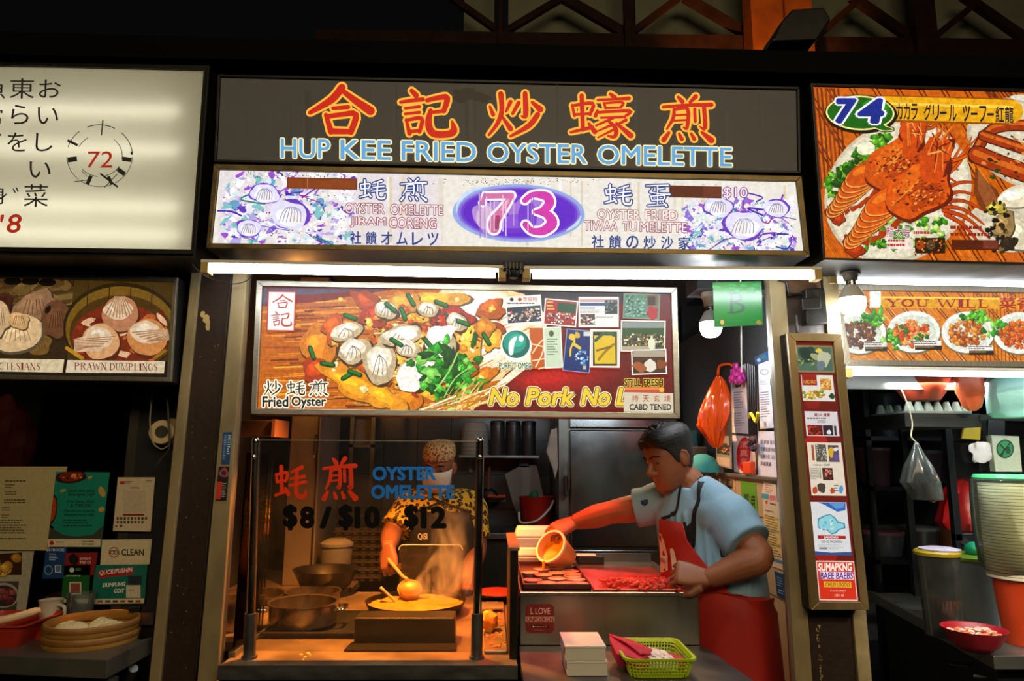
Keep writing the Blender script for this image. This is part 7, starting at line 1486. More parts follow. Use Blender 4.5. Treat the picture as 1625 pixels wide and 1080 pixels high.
bulb('hanging_bulb', 'lit white bulb in front of the plate menu strip and slanted poster box', 1353, 484, 2.0, .096, 12.0, 5, (-.12, 0, 1), 1.05)
m = MB(); p = PY(1128, 521, 2.32); m.box((p.x - .06, 2.26, p.z + .1282), (p.x + .24, 2.40, 2.36)); struct(m.build('trim_lamp_beam', WALLD))
# conduit box and cable above the slanted box
pc_ = FY(2.055); t = thing('switch_box', 'scratched black metal switch box with cable at the top of the pillar', 'switch box', PY(1283, 520, 2.055))
MB().slab([pc_(x, y) for x, y in ((1270, 462), (1300, 460), (1306, 516), (1272, 518))], (0, -.035, 0)).build('case', mat('scratched_black', '25231f', .45, .4, var=.8, scale=30), t, bevel=.003)
MB().slab([pc_(x, y, .036) for x, y in ((1271, 474), (1300, 472), (1302, 490), (1272, 492))], (0, -.008, 0)).build('cover', BLACKM, t, bevel=.002)
m = MB(); m.tube(smooth_path([PY(1236, 444, 2.03), PY(1248, 448, 2.03), PY(1252, 464, 2.03), PY(1264, 466, 2.03), PY(1272, 466, 2.03)], 5), .004, 8); m.tube(smooth_path([PY(1262, 500, 2.03), PY(1264, 515, 2.03), PY(1266, 528, 2.02)], 4), .005, 8); m.build('cable', BLACKM, t, smooth=True)
MB().slab([pc_(x, y) for x, y in ((1246, 444), (1300, 441), (1303, 461), (1250, 470))], (0, -.004, 0)).build('rusted_plate', mat('rusted_plate', '6a4a30', .7, .2, var=.7, scale=24), t)
# slanted poster box
pp = FY(2.0); q = [(1247, 529), (1333, 530), (1376, 966), (1284, 966)]
TANM = mat('tan_anodised', '9a8258', .42, .6, var=.2, scale=20, stretch=(1, 1, .2))
t, qi = lightbox('poster_lightbox', 'tall slanted lightbox of six food posters fixed to the pillar', 'lightbox', q, pp, 13, .045, TANM, .012)
A = Art(pp, .001, qi)
A.quad(qi, '6a0c08')
for cy_, r_, c_ in ((700, 18, 'a81c10'), (880, 18, '9a140c'), (640, 12, '8a120c')): A.ell(1290 + (cy_ - 530) * .09 - 10, cy_, r_, r_ * .7, c_)
def pq_(u, v_):  # position inside the poster box: u across, v down
    a = (1260 + (v_) * 36.5, 543 + v_ * 411); b = (1321 + v_ * 42, 544 + v_ * 411); return (a[0] + (b[0] - a[0]) * u, a[1] + (b[1] - a[1]) * u)
def pr_(u0, v0, u1, v1, col): A.quad([pq_(u0, v0), pq_(u1, v0), pq_(u1, v1), pq_(u0, v1)], col)
pr_(.03, .01, .99, .115, '8a7a4c'); pr_(.07, .018, .95, .108, '4a6a58'); x_, y_ = pq_(.4, .055)
A.ell(x_ - 2, y_ - 3, 17, 13, '123c2c', 10, 20, .3); A.ell(x_ - 6, y_ - 6, 10, 8, '0c2c24', 0, 16, .3); A.ell(x_ + 6, y_ - 1, 8, 5, 'a8a878', 30, 12, .3); A.ell(x_ + 20, y_ + 2, 10, 13, 'c0c0a0', 0, 16, .2); A.ell(x_ + 13, y_ - 10, 5, 3.5, 'e0c838', 0, 10, .2); A.ell(x_ + 16, y_ + 14, 8, 7, '6a7a80', 0, 14, .4)
for k in range(24): A.ell(x_ + rnd.uniform(-20, 4), y_ + rnd.uniform(4, 15), 2, 1.5, rnd.choice(['0c3a28', '1c5a3c', 'b8a848', '788848']), 0, 6)
pr_(.10, .125, .92, .225, 'e8e0d4'); pr_(.12, .12, .50, .165, '9a1410'); pr_(.55, .135, .88, .185, 'f0e8d8'); pr_(.58, .138, .86, .182, 'd89030'); A.text('HAICHAO', *pq_(.16, .145), *pq_(.46, .158), 'f0b040', .01)
for k in range(50): x_, y_ = pq_(rnd.uniform(.12, .62), rnd.uniform(.185, .215)); A.blob(x_, y_, rnd.uniform(1.4, 3.2), rnd.uniform(1.2, 2.4), rnd.choice(['d8a830', 'a87818', '6a8a20', 'e8d078']), 0, .3)
for k in range(30): x_, y_ = pq_(rnd.uniform(.6, .84), rnd.uniform(.14, .18)); A.ell(x_, y_, 1.8, 1.4, rnd.choice(['e8b850', 'b86818', 'f4d898']), 0, 6)
x_, y_ = pq_(.85, .2); A.ell(x_, y_ + 2, 5, 5, '1c4a28', 0, 10, .4)
pr_(.11, .265, .94, .36, 'dcd4d4'); A.text('羅.DI 爐餐', *pq_(.36, .272), *pq_(.75, .284), '8a1c1c', .02); A.lines_of_text(*pq_(.16, .29), *pq_(.86, .298), 1, '4a3a3a', seed=3); A.lines_of_text(*pq_(.42, .30), *pq_(.72, .312), 2, '6a5a5a', seed=4)
pr_(.15, .318, .53, .357, '6a1410'); pr_(.54, .318, .79, .357, '2a1c28'); pr_(.82, .32, .88, .357, '3a2c34'); x_, y_ = pq_(.68, .345); A.ell(x_, y_, 3.4, 4, 'e8e8e8', 0, 10, .3)
for k in range(20): x_, y_ = pq_(rnd.uniform(.17, .5), rnd.uniform(.322, .354)); A.ell(x_, y_, 2, 1.5, rnd.choice(['a81c14', '4a0c08', 'c83c20']), 0, 6)
pr_(.10, .385, .96, .59, 'e4d6c0'); pr_(.30, .393, .57, .46, '5a564c'); pr_(.62, .395, .88, .46, '584a58'); pr_(.2, .395, .26, .455, 'a84a28')
for k in range(60): x_, y_ = pq_(rnd.uniform(.31, .56), rnd.uniform(.395, .458)); A.ell(x_, y_, 1.2, 1, rnd.choice(['d8d0c0', '2a2824', '8a8478']), 0, 5)
x_, y_ = pq_(.68, .42); A.ell(x_, y_, 4.5, 8, 'd8a820', 0, 12, .3); x_, y_ = pq_(.80, .44); A.ell(x_, y_, 4, 5, '6a4a98', 0, 12, .3); x_, y_ = pq_(.8, .41); A.ell(x_, y_, 4, 3, 'e8d8e8', 0, 10, .3)
A.text('MENU 招牌', *pq_(.22, .468), *pq_(.62, .476), '5a4a44', .01); pr_(.42, .483, .68, .53, '4a2420'); A.lines_of_text(*pq_(.12, .485), *pq_(.36, .53), 7, '7a7468', seed=5); pr_(.36, .482, .38, .525, '4a8a28')
for k in range(26): x_, y_ = pq_(rnd.uniform(.44, .66), rnd.uniform(.487, .526)); A.ell(x_, y_, 1.8, 1.5, rnd.choice(['a83828', '1c1210', 'd88878']), 0, 6)
x_, y_ = pq_(.37, .56); A.ell(x_, y_, 8, 7, '4a3a34', 0, 14, .3); x_, y_ = pq_(.2, .57); A.ell(x_, y_, 4, 6, 'b84a20', 0, 10, .3); x_, y_ = pq_(.62, .57); A.ell(x_, y_, 4, 5, 'b84a20', 0, 10, .3); x_, y_ = pq_(.84, .565); A.ell(x_, y_, 3.5, 6, '4a9ac8', 0, 10, .2); A.lines_of_text(*pq_(.68, .548), *pq_(.78, .578), 3, '3a4a78', seed=6)
pr_(.06, .615, .94, .82, 'dcdcdc'); A.poly([pq_(.24, .616), pq_(.92, .616), pq_(.9, .645), pq_(.7, .652), pq_(.55, .64), pq_(.4, .626)], '2a62b0'); A.poly([pq_(.5, .617), pq_(.9, .617), pq_(.86, .635), pq_(.68, .642)], '5a94d0')
A.poly([pq_(.18, .71), pq_(.2, .68), pq_(.34, .668), pq_(.5, .66), pq_(.62, .672), pq_(.7, .69), pq_(.85, .695), pq_(.86, .715), pq_(.7, .722), pq_(.62, .735), pq_(.5, .74), pq_(.38, .722), pq_(.24, .726)], '3a8ea8'); A.poly([pq_(.20, .708), pq_(.23, .684), pq_(.36, .672), pq_(.5, .664), pq_(.6, .676), pq_(.68, .694), pq_(.82, .699), pq_(.82, .712), pq_(.69, .718), pq_(.6, .73), pq_(.5, .735), pq_(.39, .718), pq_(.25, .721)], '8ed0da')
for k in range(16): x_, y_ = pq_(rnd.uniform(.26, .75), rnd.uniform(.68, .725)); A.ell(x_, y_, 2, 1.4, rnd.choice(['e8f4f4', 'b8e4c8', '5aa8c8']), 0, 6, .3)
pr_(.16, .744, .84, .757, 'b01c1c'); A.text('BAKADAKA', *pq_(.32, .747), *pq_(.66, .754), 'f4e0e0', .03); A.text('CIO EC PAGANDU', *pq_(.24, .764), *pq_(.74, .772), '3a3a40', .015); A.lines_of_text(*pq_(.16, .778), *pq_(.88, .80), 4, 'b0b0b4', seed=7); pr_(.18, .79, .36, .798, '8a8a8e'); A.quad([pq_(.06, .805), pq_(.45, .81), pq_(.94, .806), pq_(.94, .82)], '24508a'); A.quad([pq_(.06, .805), pq_(.5, .812), pq_(.94, .82), pq_(.06, .82)], '24508a')
pr_(.06, .842, .98, .995, 'f0d8c8'); pr_(.08, .846, .96, .991, 'd62c10'); A.text('SUMAPKNG', *pq_(.12, .852), *pq_(.90, .879), 'fff0e0', .035); pr_(.13, .884, .93, .913, 'f0dcec'); A.text('BAEE BAEBS', *pq_(.15, .887), *pq_(.91, .910), '5a2a80', .03); pr_(.2, .922, .86, .944, 'e8ac28'); A.text('CHILES LOGOLS', *pq_(.25, .926), *pq_(.82, .940), '8a3a10', .015); A.text('À nu bi yehty k', *pq_(.34, .952), *pq_(.72, .962), 'f4d0b8', .005); A.text('138 1 00', *pq_(.44, .970), *pq_(.66, .979), 'f4d0b8', .005)
A.build('posters', L('lit_poster_film', .95, .05, 60), t)
# stickers on the pillar jamb of the glass screen
pj = FY(PYF - .004)
sheet('blue_sticker', 'upright dark blue sticker with pale lettering on the cream jamb above the red one', 'sticker', [(354, 686), (368, 685), (364, 736), (351, 736)], pj, '12406a', lambda A_: (A_.lines_of_text(356, 690, 361, 730, 14, '9ac0e0', 0, -.08, seed=4), A_.lines_of_text(362, 690, 367, 722, 9, 'd0e4f4', 0, -.08, seed=5)))
sheet('warning_sticker', 'black sticker with a red badge and red lower block on the cream jamb', 'sticker', [(347, 740), (364, 740), (359, 794), (342, 794)], pj, '181416', lambda A_: (A_.ell(355, 750, 7, 8, '9a4a5a', 0, 14, .3), A_.ell(355, 750, 4, 4, '3a1c28'), A_.quad([(345, 764), (353, 764), (350, 792), (342, 792)], 'c8301c'), A_.lines_of_text(353, 766, 360, 790, 7, 'b0a8a0', 0, -.08, seed=6)))

# ------------------------------------------------------------------ dumpling stall
CZ = 1.0
BLK = mat('dark_counter_steel', '6a6860', .3, .5, var=.3, scale=8)
f0, f1, f2, f3 = PZ(-90, 1036, CZ), PZ(171, 1047, CZ), PZ(243, 1010, CZ), PZ(243, 962, CZ)
t = thing('steel_counter', 'stainless counter of the dumpling stall with a slanted corner', 'counter', ((f0.x + f2.x) / 2, 2.4, 0))
top = [f0, f1, f2, V((f2.x - .02, PYF + .005, CZ)), V((XI - .034, 2.2, CZ)), V((XI - .034, 2.9, CZ)), V((f0.x, 2.9, CZ))]
MB().slab(top, (0, 0, -.045)).build('worktop', BLK, t, bevel=.002)
MB().box((f0.x, f1.y + .2, 0), (XI - .1, 2.85, CZ - .046)).build('cabinet', MATS['dark_steel'], t)
m = MB(); m.tube([PZ(212, 1060, CZ - .06), V((f0.x + .2, 2.3, .55))], .012, 10); m.tube([V((f1.x, f1.y + .03, CZ - .05)), V((f1.x, f1.y + .03, .0))], .015, 10); m.build('leg_brace', STEELD, t, smooth=True)
# glass front carrying the notices
GY = 2.224; pn = FY(GY); t = thing('notice_screen', 'dark glass screen of the dumpling stall with cards stuck on it', 'glass screen', (PY(100, 960, GY).x, GY, CZ))
a, b = PY(-80, 700, GY), PY(246, 740, GY); gz = PY(100, 742, GY).z
b.x = XI - .036; MB().box((a.x, GY, CZ), (b.x, GY + .006, gz)).build('glass_pane', glass_mat('smoked_glass', '6a706c', haze=.01), t)
MB().box((a.x, GY - .005, CZ), (b.x, GY + .011, CZ + .012)).build('bottom_rail', STEELD, t)
MB().box((PY(96, 963, GY - .01).x, GY - .008, CZ + .0), (PY(244, 963, GY - .01).x, GY - .001, CZ + .035)).build('steel_strip', STEEL, t)
def nt_sheet(*a, **k): return sheet(*a, pl=pn, off=.003, **k)
nt_sheet('cream_notice', 'large cream typed notice, upper corner of the dumpling glass', 'notice', [(-40, 740), (107, 740), (77, 873), (-40, 871)], col='b8aa7c', draw=lambda A_: (A_.lines_of_text(8, 762, 58, 766, 1, '3a3420', seed=1), A_.lines_of_text(8, 768, 24, 776, 2, '4a4430', seed=2), A_.lines_of_text(8, 779, 34, 787, 2, '5a5440', seed=3), A_.lines_of_text(6, 792, 56, 800, 2, '4a4430', seed=4), A_.lines_of_text(3, 804, 18, 812, 2, '5a5440', seed=5), A_.lines_of_text(2, 816, 16, 824, 2, '5a5440', seed=6), A_.lines_of_text(-2, 824, 50, 848, 6, '4a4430', seed=7), A_.lines_of_text(-2, 853, 60, 857, 1, '3a6a34', seed=8)))
def teal(A_):
    A_.poly([(89, 748), (173, 749), (164, 832), (145, 847), (118, 850), (96, 845), (80, 832)], '0f8470')
    A_.poly([(76, 834), (100, 848), (120, 851), (147, 848), (164, 834), (161, 855), (76, 854)], '3c3a34')
    A_.ell(113, 756, 24, 11, '2c1410', -6, 20, .1); A_.ell(113, 755, 20, 8, '7a2414', -6, 20, .1); A_.ell(82, 808, 9, 24, '2c1410', 8); A_.ell(82, 808, 7, 20, 'a8401c', 8)
    for k in range(16): A_.ell(113 + rnd.uniform(-16, 16), 755 + rnd.uniform(-6, 6), 2.5, 1.8, rnd.choice(['c8542c', '5a1810', 'e09050']), 0, 8)
    for x, y, rx, ry in ((100, 778, 5, 2), (143, 757, 4, 2), (162, 780, 5, 9), (161, 808, 5, 4)): A_.ell(x, y, rx, ry, 'c89a50', -20, 12)
    for i, (s_, x0, x1, y) in enumerate((('Savor now extra', 108, 150, 775), ('lemongrass stall?', 108, 150, 782), ('A For Dumpl. NVLD', 106, 150, 793), ('& 7380.200', 112, 144, 799), ('Discount on ordering', 102, 150, 808), ('takeaway items today', 102, 150, 814), ('', 0, 1, 0))):
        if s_: A_.text(s_, x0, y, x1, y + 5.4, '0a2c24', .02, italic=.1)
    A_.lines_of_text(100, 824, 148, 837, 3, '0a3c34', seed=9)
    A_.quad([(76, 855), (160, 855), (159, 867), (76, 867)], 'd8c8a4'); A_.ell(82, 861, 3.5, 3.5, 'b02018'); A_.lines_of_text(88, 859, 106, 862, 1, '5a5040', seed=3); A_.lines_of_text(130, 858, 158, 866, 2, '4a4030', seed=4)
nt_sheet('teal_poster', 'teal promotional poster with a dark round foot and cream strip', 'poster', [(89, 748), (174, 749), (160, 868), (75, 867)], col='0f8470', draw=teal)
def qr(A_):
    A_.rect(190, 763, 198, 768, 'b83024'); A_.lines_of_text(199, 763, 210, 768, 2, '7a3a34', seed=2); A_.text('DUNMAN', 207, 772, 221, 775, '3a2c24', .01); A_.lines_of_text(232, 762, 243, 766, 2, '3a3430', seed=5)
    A_.rect(195, 815, 229, 818, '8a2418')
    for k in range(17): A_.rect(185 + (k % 9) * 5.6, 820 + (k // 9) * 6, 188.6 + (k % 9) * 5.6, 824 + (k // 9) * 6, rnd.choice(['2a3a34', '6a3428', '3a3a3a', '7a5a3a']))
    A_.rect(183, 833, 186, 836, '3a3a3a'); A_.rect(190, 832, 194, 836, '5a3a3a'); A_.rect(196, 778, 231, 813, 'c4b498')
nt_sheet('payment_card', 'cream payment card with a red corner logo above the CLEAN card', 'card', [(187, 757), (246, 757), (239, 843), (179, 842)], col='d0bfa0', draw=qr)
def clean(A_):
    A_.ell(181, 876, 8.5, 8.5, 'a8281c'); A_.ell(181, 876, 7, 7, 'd4c8a4'); A_.ell(178, 876, 3.6, 3.6, '3a1c18'); A_.ell(178, 876, 2.2, 2.2, 'd4c8a4'); A_.ell(184, 876, 3.6, 3.6, '3a1c18'); A_.ell(184, 876, 2.2, 2.2, 'd4c8a4'); A_.text('CLEAN', 193, 871, 228, 881, '2c3424', .025)
nt_sheet('clean_card', 'cream card reading CLEAN beside a red ringed mark', 'card', [(162, 856), (241, 855), (237, 895), (159, 896)], col='d4c8a4', draw=clean)
nt_sheet('blue_card', 'dark blue card partly covered by the small red card', 'card', [(73, 868), (106, 868), (100, 917), (67, 918)], col='123a70', draw=lambda A_: (A_.text('LATROCES', 74, 870, 102, 874, 'd0d8e4', .02, italic=.1), A_.lines_of_text(78, 878, 94, 890, 4, 'a8bcd8', seed=3), A_.ell(77, 904, 7, 8, '6a8ab0'), A_.ell(77, 904, 5, 6, '1c3a60'), A_.rect(87, 896, 97, 908, 'c8d0d8'), A_.rect(88, 897, 96, 907, '5a6a80')))
nt_sheet('red_card', 'small red card with a black blob and pale words', 'card', [(104, 877), (155, 876), (150, 912), (101, 913)], col='8a1c1c', draw=lambda A_: (A_.ell(117, 887, 8, 9, '1c0c0c', 0, 14, .15), A_.text('BAMBAM', 127, 884, 144, 888, 'e0b8b0', .02), A_.text('PSI O', 127, 890, 144, 894, 'e8c8c0', .02)))
nt_sheet('green_card', 'dark green card with a blank code square in front of the blue card', 'card', [(101, 897), (144, 896), (140, 957), (97, 956)], col='0c5a1c', draw=lambda A_: (A_.ell(114, 904, 4, 4, 'b8d0a0'), A_.lines_of_text(120, 901, 132, 906, 2, '6a9a5a', seed=3), A_.lines_of_text(105, 912, 138, 917, 1, '8ab87a', seed=4), A_.rect(110, 923, 129, 943, 'd8c8b8'), A_.rect(112, 925, 127, 941, '8a4a34'), A_.quad([(97, 950), (140, 950), (140, 957), (97, 956)], 'd0b890')))
def click(A_):
    A_.quad([(155, 905), (212, 899), (211, 911), (157, 917)], 'a81c24'); A_.text('QLICK/PUSHIN', 158, 905, 210, 913, 'f0e0d8', .03, sl=-.1, italic=.15); A_.text('DUMPLING', 163, 925, 199, 931, 'f0ece0', .035, sl=-.06, italic=.2); A_.text('COIT', 181, 934, 197, 940, 'f0ece0', .035, italic=.2); A_.rect(203, 913, 225, 928, '1c2c3a'); A_.rect(200, 928, 223, 948, 'c8c0a8'); A_.lines_of_text(204, 935, 218, 938, 1, '4a4a44', seed=3)
    A_.quad([(145, 950), (229, 949), (228, 957), (144, 958)], 'd0c4a0')
    for k in range(6): A_.rect(155 + k * 12, 952, 163 + k * 12, 955.5, rnd.choice(['3a3a3a', '2a5a4a', '8a4a28']))
nt_sheet('teal_card', 'teal card with a red slanted ribbon under the CLEAN card', 'card', [(151, 896), (234, 895), (229, 957), (144, 958)], col='0c6c5e', draw=click)
def foodboard(A_):
    A_.quad([(-30, 880), (35, 876), (34, 912), (-30, 912)], '3a1c0c'); A_.quad([(-30, 922), (30, 922), (26, 968), (-30, 968)], '4a4238')
    for k in range(12): A_.blob(rnd.uniform(-24, 26), rnd.uniform(884, 908), 8, 7, rnd.choice(['c8983c', 'a87828', 'd8b058']), 0, .1)
    A_.ell(6, 944, 24, 20, 'a8a294'); A_.ell(6, 945, 21, 17, '3a2420')
    for k in range(14): A_.blob(6 + rnd.uniform(-16, 14), 946 + rnd.uniform(-10, 12), 6, 5, rnd.choice(['7a3434', '5a2024', '8a4a44']), 0, .3)
nt_sheet('food_photo_board', 'cream board with photos of fried balls and dark stew under the typed notice', 'board', [(-40, 874), (54, 874), (41, 970), (-40, 970)], col='a8a08a', draw=foodboard)
# tray, jugs, steamer on the counter
def on_counter(px, py): return PZ(px, py, CZ)
c = on_counter(12, 1016); t = thing('red_plastic_tray', 'red plastic tray holding a pale dough stick at the counter edge', 'tray', c)
m = MB(); bc = c; m2 = []
def rrect(w_, d_, z, r=.02): return [c + V((sx * w_ - (r * sx) * (1 - math.cos(a)) if 0 else sx_ * (w_ - r) + r * math.cos(math.radians(a0 + k * 22.5)), sy_ * (d_ - r) + r * math.sin(math.radians(a0 + k * 22.5)), z)) for sx_, sy_, a0 in ((1, 1, 0), (-1, 1, 90), (-1, -1, 180), (1, -1, 270)) for k in range(5) for sx in (1,)]
loftrings(m, [rrect(.07, .07, .0), rrect(.095, .09, .06), rrect(.1, .095, .06), rrect(.1, .095, .056), rrect(.09, .086, .054), rrect(.066, .066, .005)]); m.add(rrect(.07, .07, .0), [tuple(range(19, -1, -1))]); m.add(rrect(.066, .066, .005), [tuple(range(20))])
m.build('tray_shell', mat('red_tray_plastic', 'a82814', .45, var=.15), t, smooth=True)
m = MB(); m.tube(smooth_path([c + V((-.07, .0, .045)), c + V((-.0, .01, .058)), c + V((.06, .03, .075))], 4), [.011] * 8 + [.007], 10); tag(m.build('dough_stick', mat('pale_dough', 'e0c8a0', .6), smooth=True), 'pale dough stick lying across the red tray', 'food')
c = on_counter(76, 1001); t = thing('white_jug', 'small white jug beside the glass jug on the dumpling counter', 'jug', c); m = MB(); m.lathe([(.026, 0), (.028, .06), (.031, .085), (.033, .088), (.028, .086), (.001, .082)], c, 26, cap1=False); m.build('jug_body', mat('white_china', 'c8bfa8', .3), t, smooth=True)
m = MB(); m.tube(smooth_path([c + V((.028, -.01, .075)), c + V((.052, -.02, .07)), c + V((.05, -.02, .03)), c + V((.028, -.01, .02))], 5), .005, 8); m.build('handle', MATS['white_china'], t, smooth=True)
c = on_counter(103, 1000) + V((.02, .03, 0)); t = thing('glass_jug', 'clear glass jug with blue base and spoon behind the steamer', 'jug', c); m = MB(); m.lathe([(.034, .03), (.038, .09), (.040, .1), (.037, .1), (.034, .04)], c, 28, cap0=False, cap1=False); m.build('glass_body', glass_mat('jug_glass', 'f4f8f8', haze=.10), t, smooth=True)
m = MB(); m.lathe([(.03, 0), (.034, .028), (.001, .03)], c, 26, cap1=False); m.build('blue_base', mat('blue_plastic', '1a3a8a', .4), t, smooth=True); m = MB(); m.tube([c + V((.02, 0, .035)), c + V((-.03, .0, .085))], .004, 8); m.build('spoon', BLACKM, t)
c = PZ(150, 1024, CZ); c = V((c.x * 1.035, c.y + .05, CZ)); R0 = 62 * c.y / F; t = thing('bamboo_steamer', 'two-tier bamboo steamer holding buns on the dumpling counter', 'steamer', c)
BAM = mat('bamboo', 'a87a34', .55, var=.3, scale=14, stretch=(1, 1, 6), bump=.2)
for z0, z1 in ((0, .029), (.031, .058)): m = MB(); m.lathe([(R0, z0), (R0 * 1.015, z0 + .003), (R0 * 1.015, z1 - .004), (R0, z1), (R0 * .95, z1), (R0 * .94, z0 + .008)] + ([(.001, z0 + .008)] if z0 == 0 else [(R0 * .99, z0)]), c, 44, cap0=z0 == 0, cap1=False); m.build('tier', BAM, t, smooth=True)
for z in (.012, .042): m = MB(); m.lathe([(R0 * 1.016, z), (R0 * 1.03, z + .002), (R0 * 1.03, z + .012), (R0 * 1.016, z + .014)], c, 44, cap0=False, cap1=False); m.build('binding_hoop', mat('dark_bamboo', '8a5c24', .55, var=.3, scale=18), t, smooth=True)
m = MB(); k_ = c + V((.6 * R0, .75 * R0, .058)); m.box(k_ + V((-.016, -.008, 0)), k_ + V((.016, .008, .014))); m.build('clip', BLACKM, t, bevel=.002)
m = MB(); pb_ = Plane(c + V((0, -R0 * 1.03, .02)), (0, -1, 0))
for i, (x, y, ch) in enumerate(((163, 1012, '8'), (174, 1010, '十'), (168, 1022, '8')), ): pass
proto = None
for dx, dy, s_, lab in ((-.055, -.01, 1.0, 'white bun in the steamer, nearer the glass jug'), (.008, .03, .8, 'white bun in the steamer, wedged between its neighbours at the back'), (.058, -.005, .95, 'white bun in the steamer, nearer the pillar')):
    loc = c + V((dx, dy, .012)); t2 = thing('steamed_bun', lab, 'bun', loc, 'buns in the bamboo steamer'); m = MB(); m.ball(loc + V((0, 0, .018)), (.047 * s_, .044 * s_, .022), 22, 12, .12, dx * 90)
    o = m.build('dough', mat('bun_dough', 'e8d4a4', .6, sss=.1, bump=.15), t2, smooth=True)
    m = MB()
    for k in range(5): a = -.6 + .3 * k; m.tube(smooth_path([loc + V((a * .03, -.02, .036 * s_ + .002)), loc + V((a * .015, .0, .0405)), loc + V((0, .012, .040))], 3), .0022, 5)
    m.build('pleats', MATS['bun_dough'], t2, smooth=True)
# dark screen, roll, cables, cloth of the dumpling stall
p0, p1 = PY(66, 628, 2.75), PY(224, 736, 2.75); t = thing('black_screen', 'large black television screen inside the dumpling stall', 'television', ((p0.x + p1.x) / 2, 2.8, p1.z)); MB().box((p0.x, 2.75, p1.z), (p1.x, 2.79, p0.z + .02)).build('panel', mat('screen_black', '050507', .15), t, bevel=.004)
m = MB(); m.box((p0.x + .2, 2.79, p1.z + .05), (p0.x + .24, 3.3, p1.z + .09)); m.build('wall_arm', BLACKM, t)
m = MB(); p = PY(8, 690, 2.9); m.ball(p, (.10, .08, .15), 20, 14, .35, 4); m.ball(p + V((.07, 0, -.06)), (.09, .07, .10), 18, 12, .3, 9); mm = mat('wine_red_cloth', '5a0c12', .7, var=.3, bump=.4)
o = m.build('hanging_jacket', mm, smooth=True); tag(o, 'dark wine-red jacket hanging at the back edge of the dumpling stall', 'jacket')
p = PY(8, 690, 2.9); m = MB(); m.tube([p + V((0, .0, .13)), V((p.x, 3.295, p.z + .2))], .006, 8); tag(m.build('coat_hook', STEELD), 'steel coat hook rod holding the wine-red jacket', 'hook')
ry_ = 2.2; c = PY(259, 686, ry_); t = thing('paper_roll', 'cream paper roll with a dark core hanging on cables beside the pillar', 'roll', c + V((0, 0, -.045)))
m = MB(); m.lathe([(.019, -.025), (.036, -.025), (.038, -.02), (.038, .02), (.036, .025), (.019, .025), (.019, -.025)], c, 32, axis=(.25, -1, .05), cap0=False, cap1=False); m.build('paper', mat('cream_paper_roll', 'c8b084', .7), t, smooth=True); m = MB(); m.lathe([(.019, -.02), (.019, .02)], c, 24, axis=(.25, -1, .05)); m.build('core', mat('dark_core', '2a2418', .7), t)
m = MB(); m.box(c + V((.01, .01, -.035)), c + V((.06, .03, .045))); m.build('holder', mat('cream_paper_roll2', 'a08c64', .6), t, bevel=.004)
for i, (pts, lab) in enumerate((([(244, 600), (240, 640), (238, 670), (242, 700), (256, 712), (270, 705)], 'thin pale cable looping down around the paper roll'), ([(262, 604), (266, 640), (268, 680), (269, 710), (258, 725), (248, 738)], 'dark grey cable running past the paper roll to the counter'))):
    m = MB(); m.tube(smooth_path([PY(x, y, 2.16) for x, y in pts], 5), .0022 if i == 0 else .003, 6); tag(m.build('power_cable', mat('pale_cable', '9a9078', .5) if i == 0 else mat('grey_cable', '3a3a34', .5), smooth=True), lab, 'cable')
m = MB(); m.tube(smooth_path([PY(300, 402, 1.93), PY(306, 420, 1.95), PY(330, 440, 2.0), PY(365, 450, 2.0), PY(392, 445, 2.0), PY(402, 432, 1.97)], 6), .0018, 6); tag(m.build('lamp_cable', mat('black_cable', '1a1814', .5), smooth=True), 'thin dark cable sagging from the sign corner to the white tube', 'cable')
# ------------------------------------------------------------------ seafood stall
DZ = .93; g0, g1, g2 = PZ(1376, 936, DZ), PZ(1482, 997, DZ), PZ(1576, 1040, DZ)
t = thing('steel_counter', 'dark stainless counter of the seafood stall with a slanted front', 'counter', ((g0.x + 3.2) / 2, 2.5, 0))
MB().slab([g2, V((3.2, g2.y, DZ)), V((3.2, 3.1, DZ)), V((g0.x + .02, 3.1, DZ)), g0], (0, 0, -.04)).build('worktop', BLK, t, bevel=.003)
m = MB(); k_ = .06; m.slab([g2 + V((.05, .06, -.042)), V((3.1, g2.y + .06, DZ - .042)), V((3.1, 3.05, DZ - .042)), V((g0.x + .1, 3.05, DZ - .042)), g0 + V((.09, .03, -.042))], (0, 0, -(DZ - .042))); m.build('cabinet', mat('black_steel_front', '1c1e20', .4, .6, var=.3), t)
m = MB()
for k in range(2): a = g1.lerp(g2, .25 + .4 * k) + V((.02, .03, -.10 - k * .0)); m.tube([a, a + V((.12, -.045, 0))], .006, 8)
m.build('drawer_pull', STEELD, t)
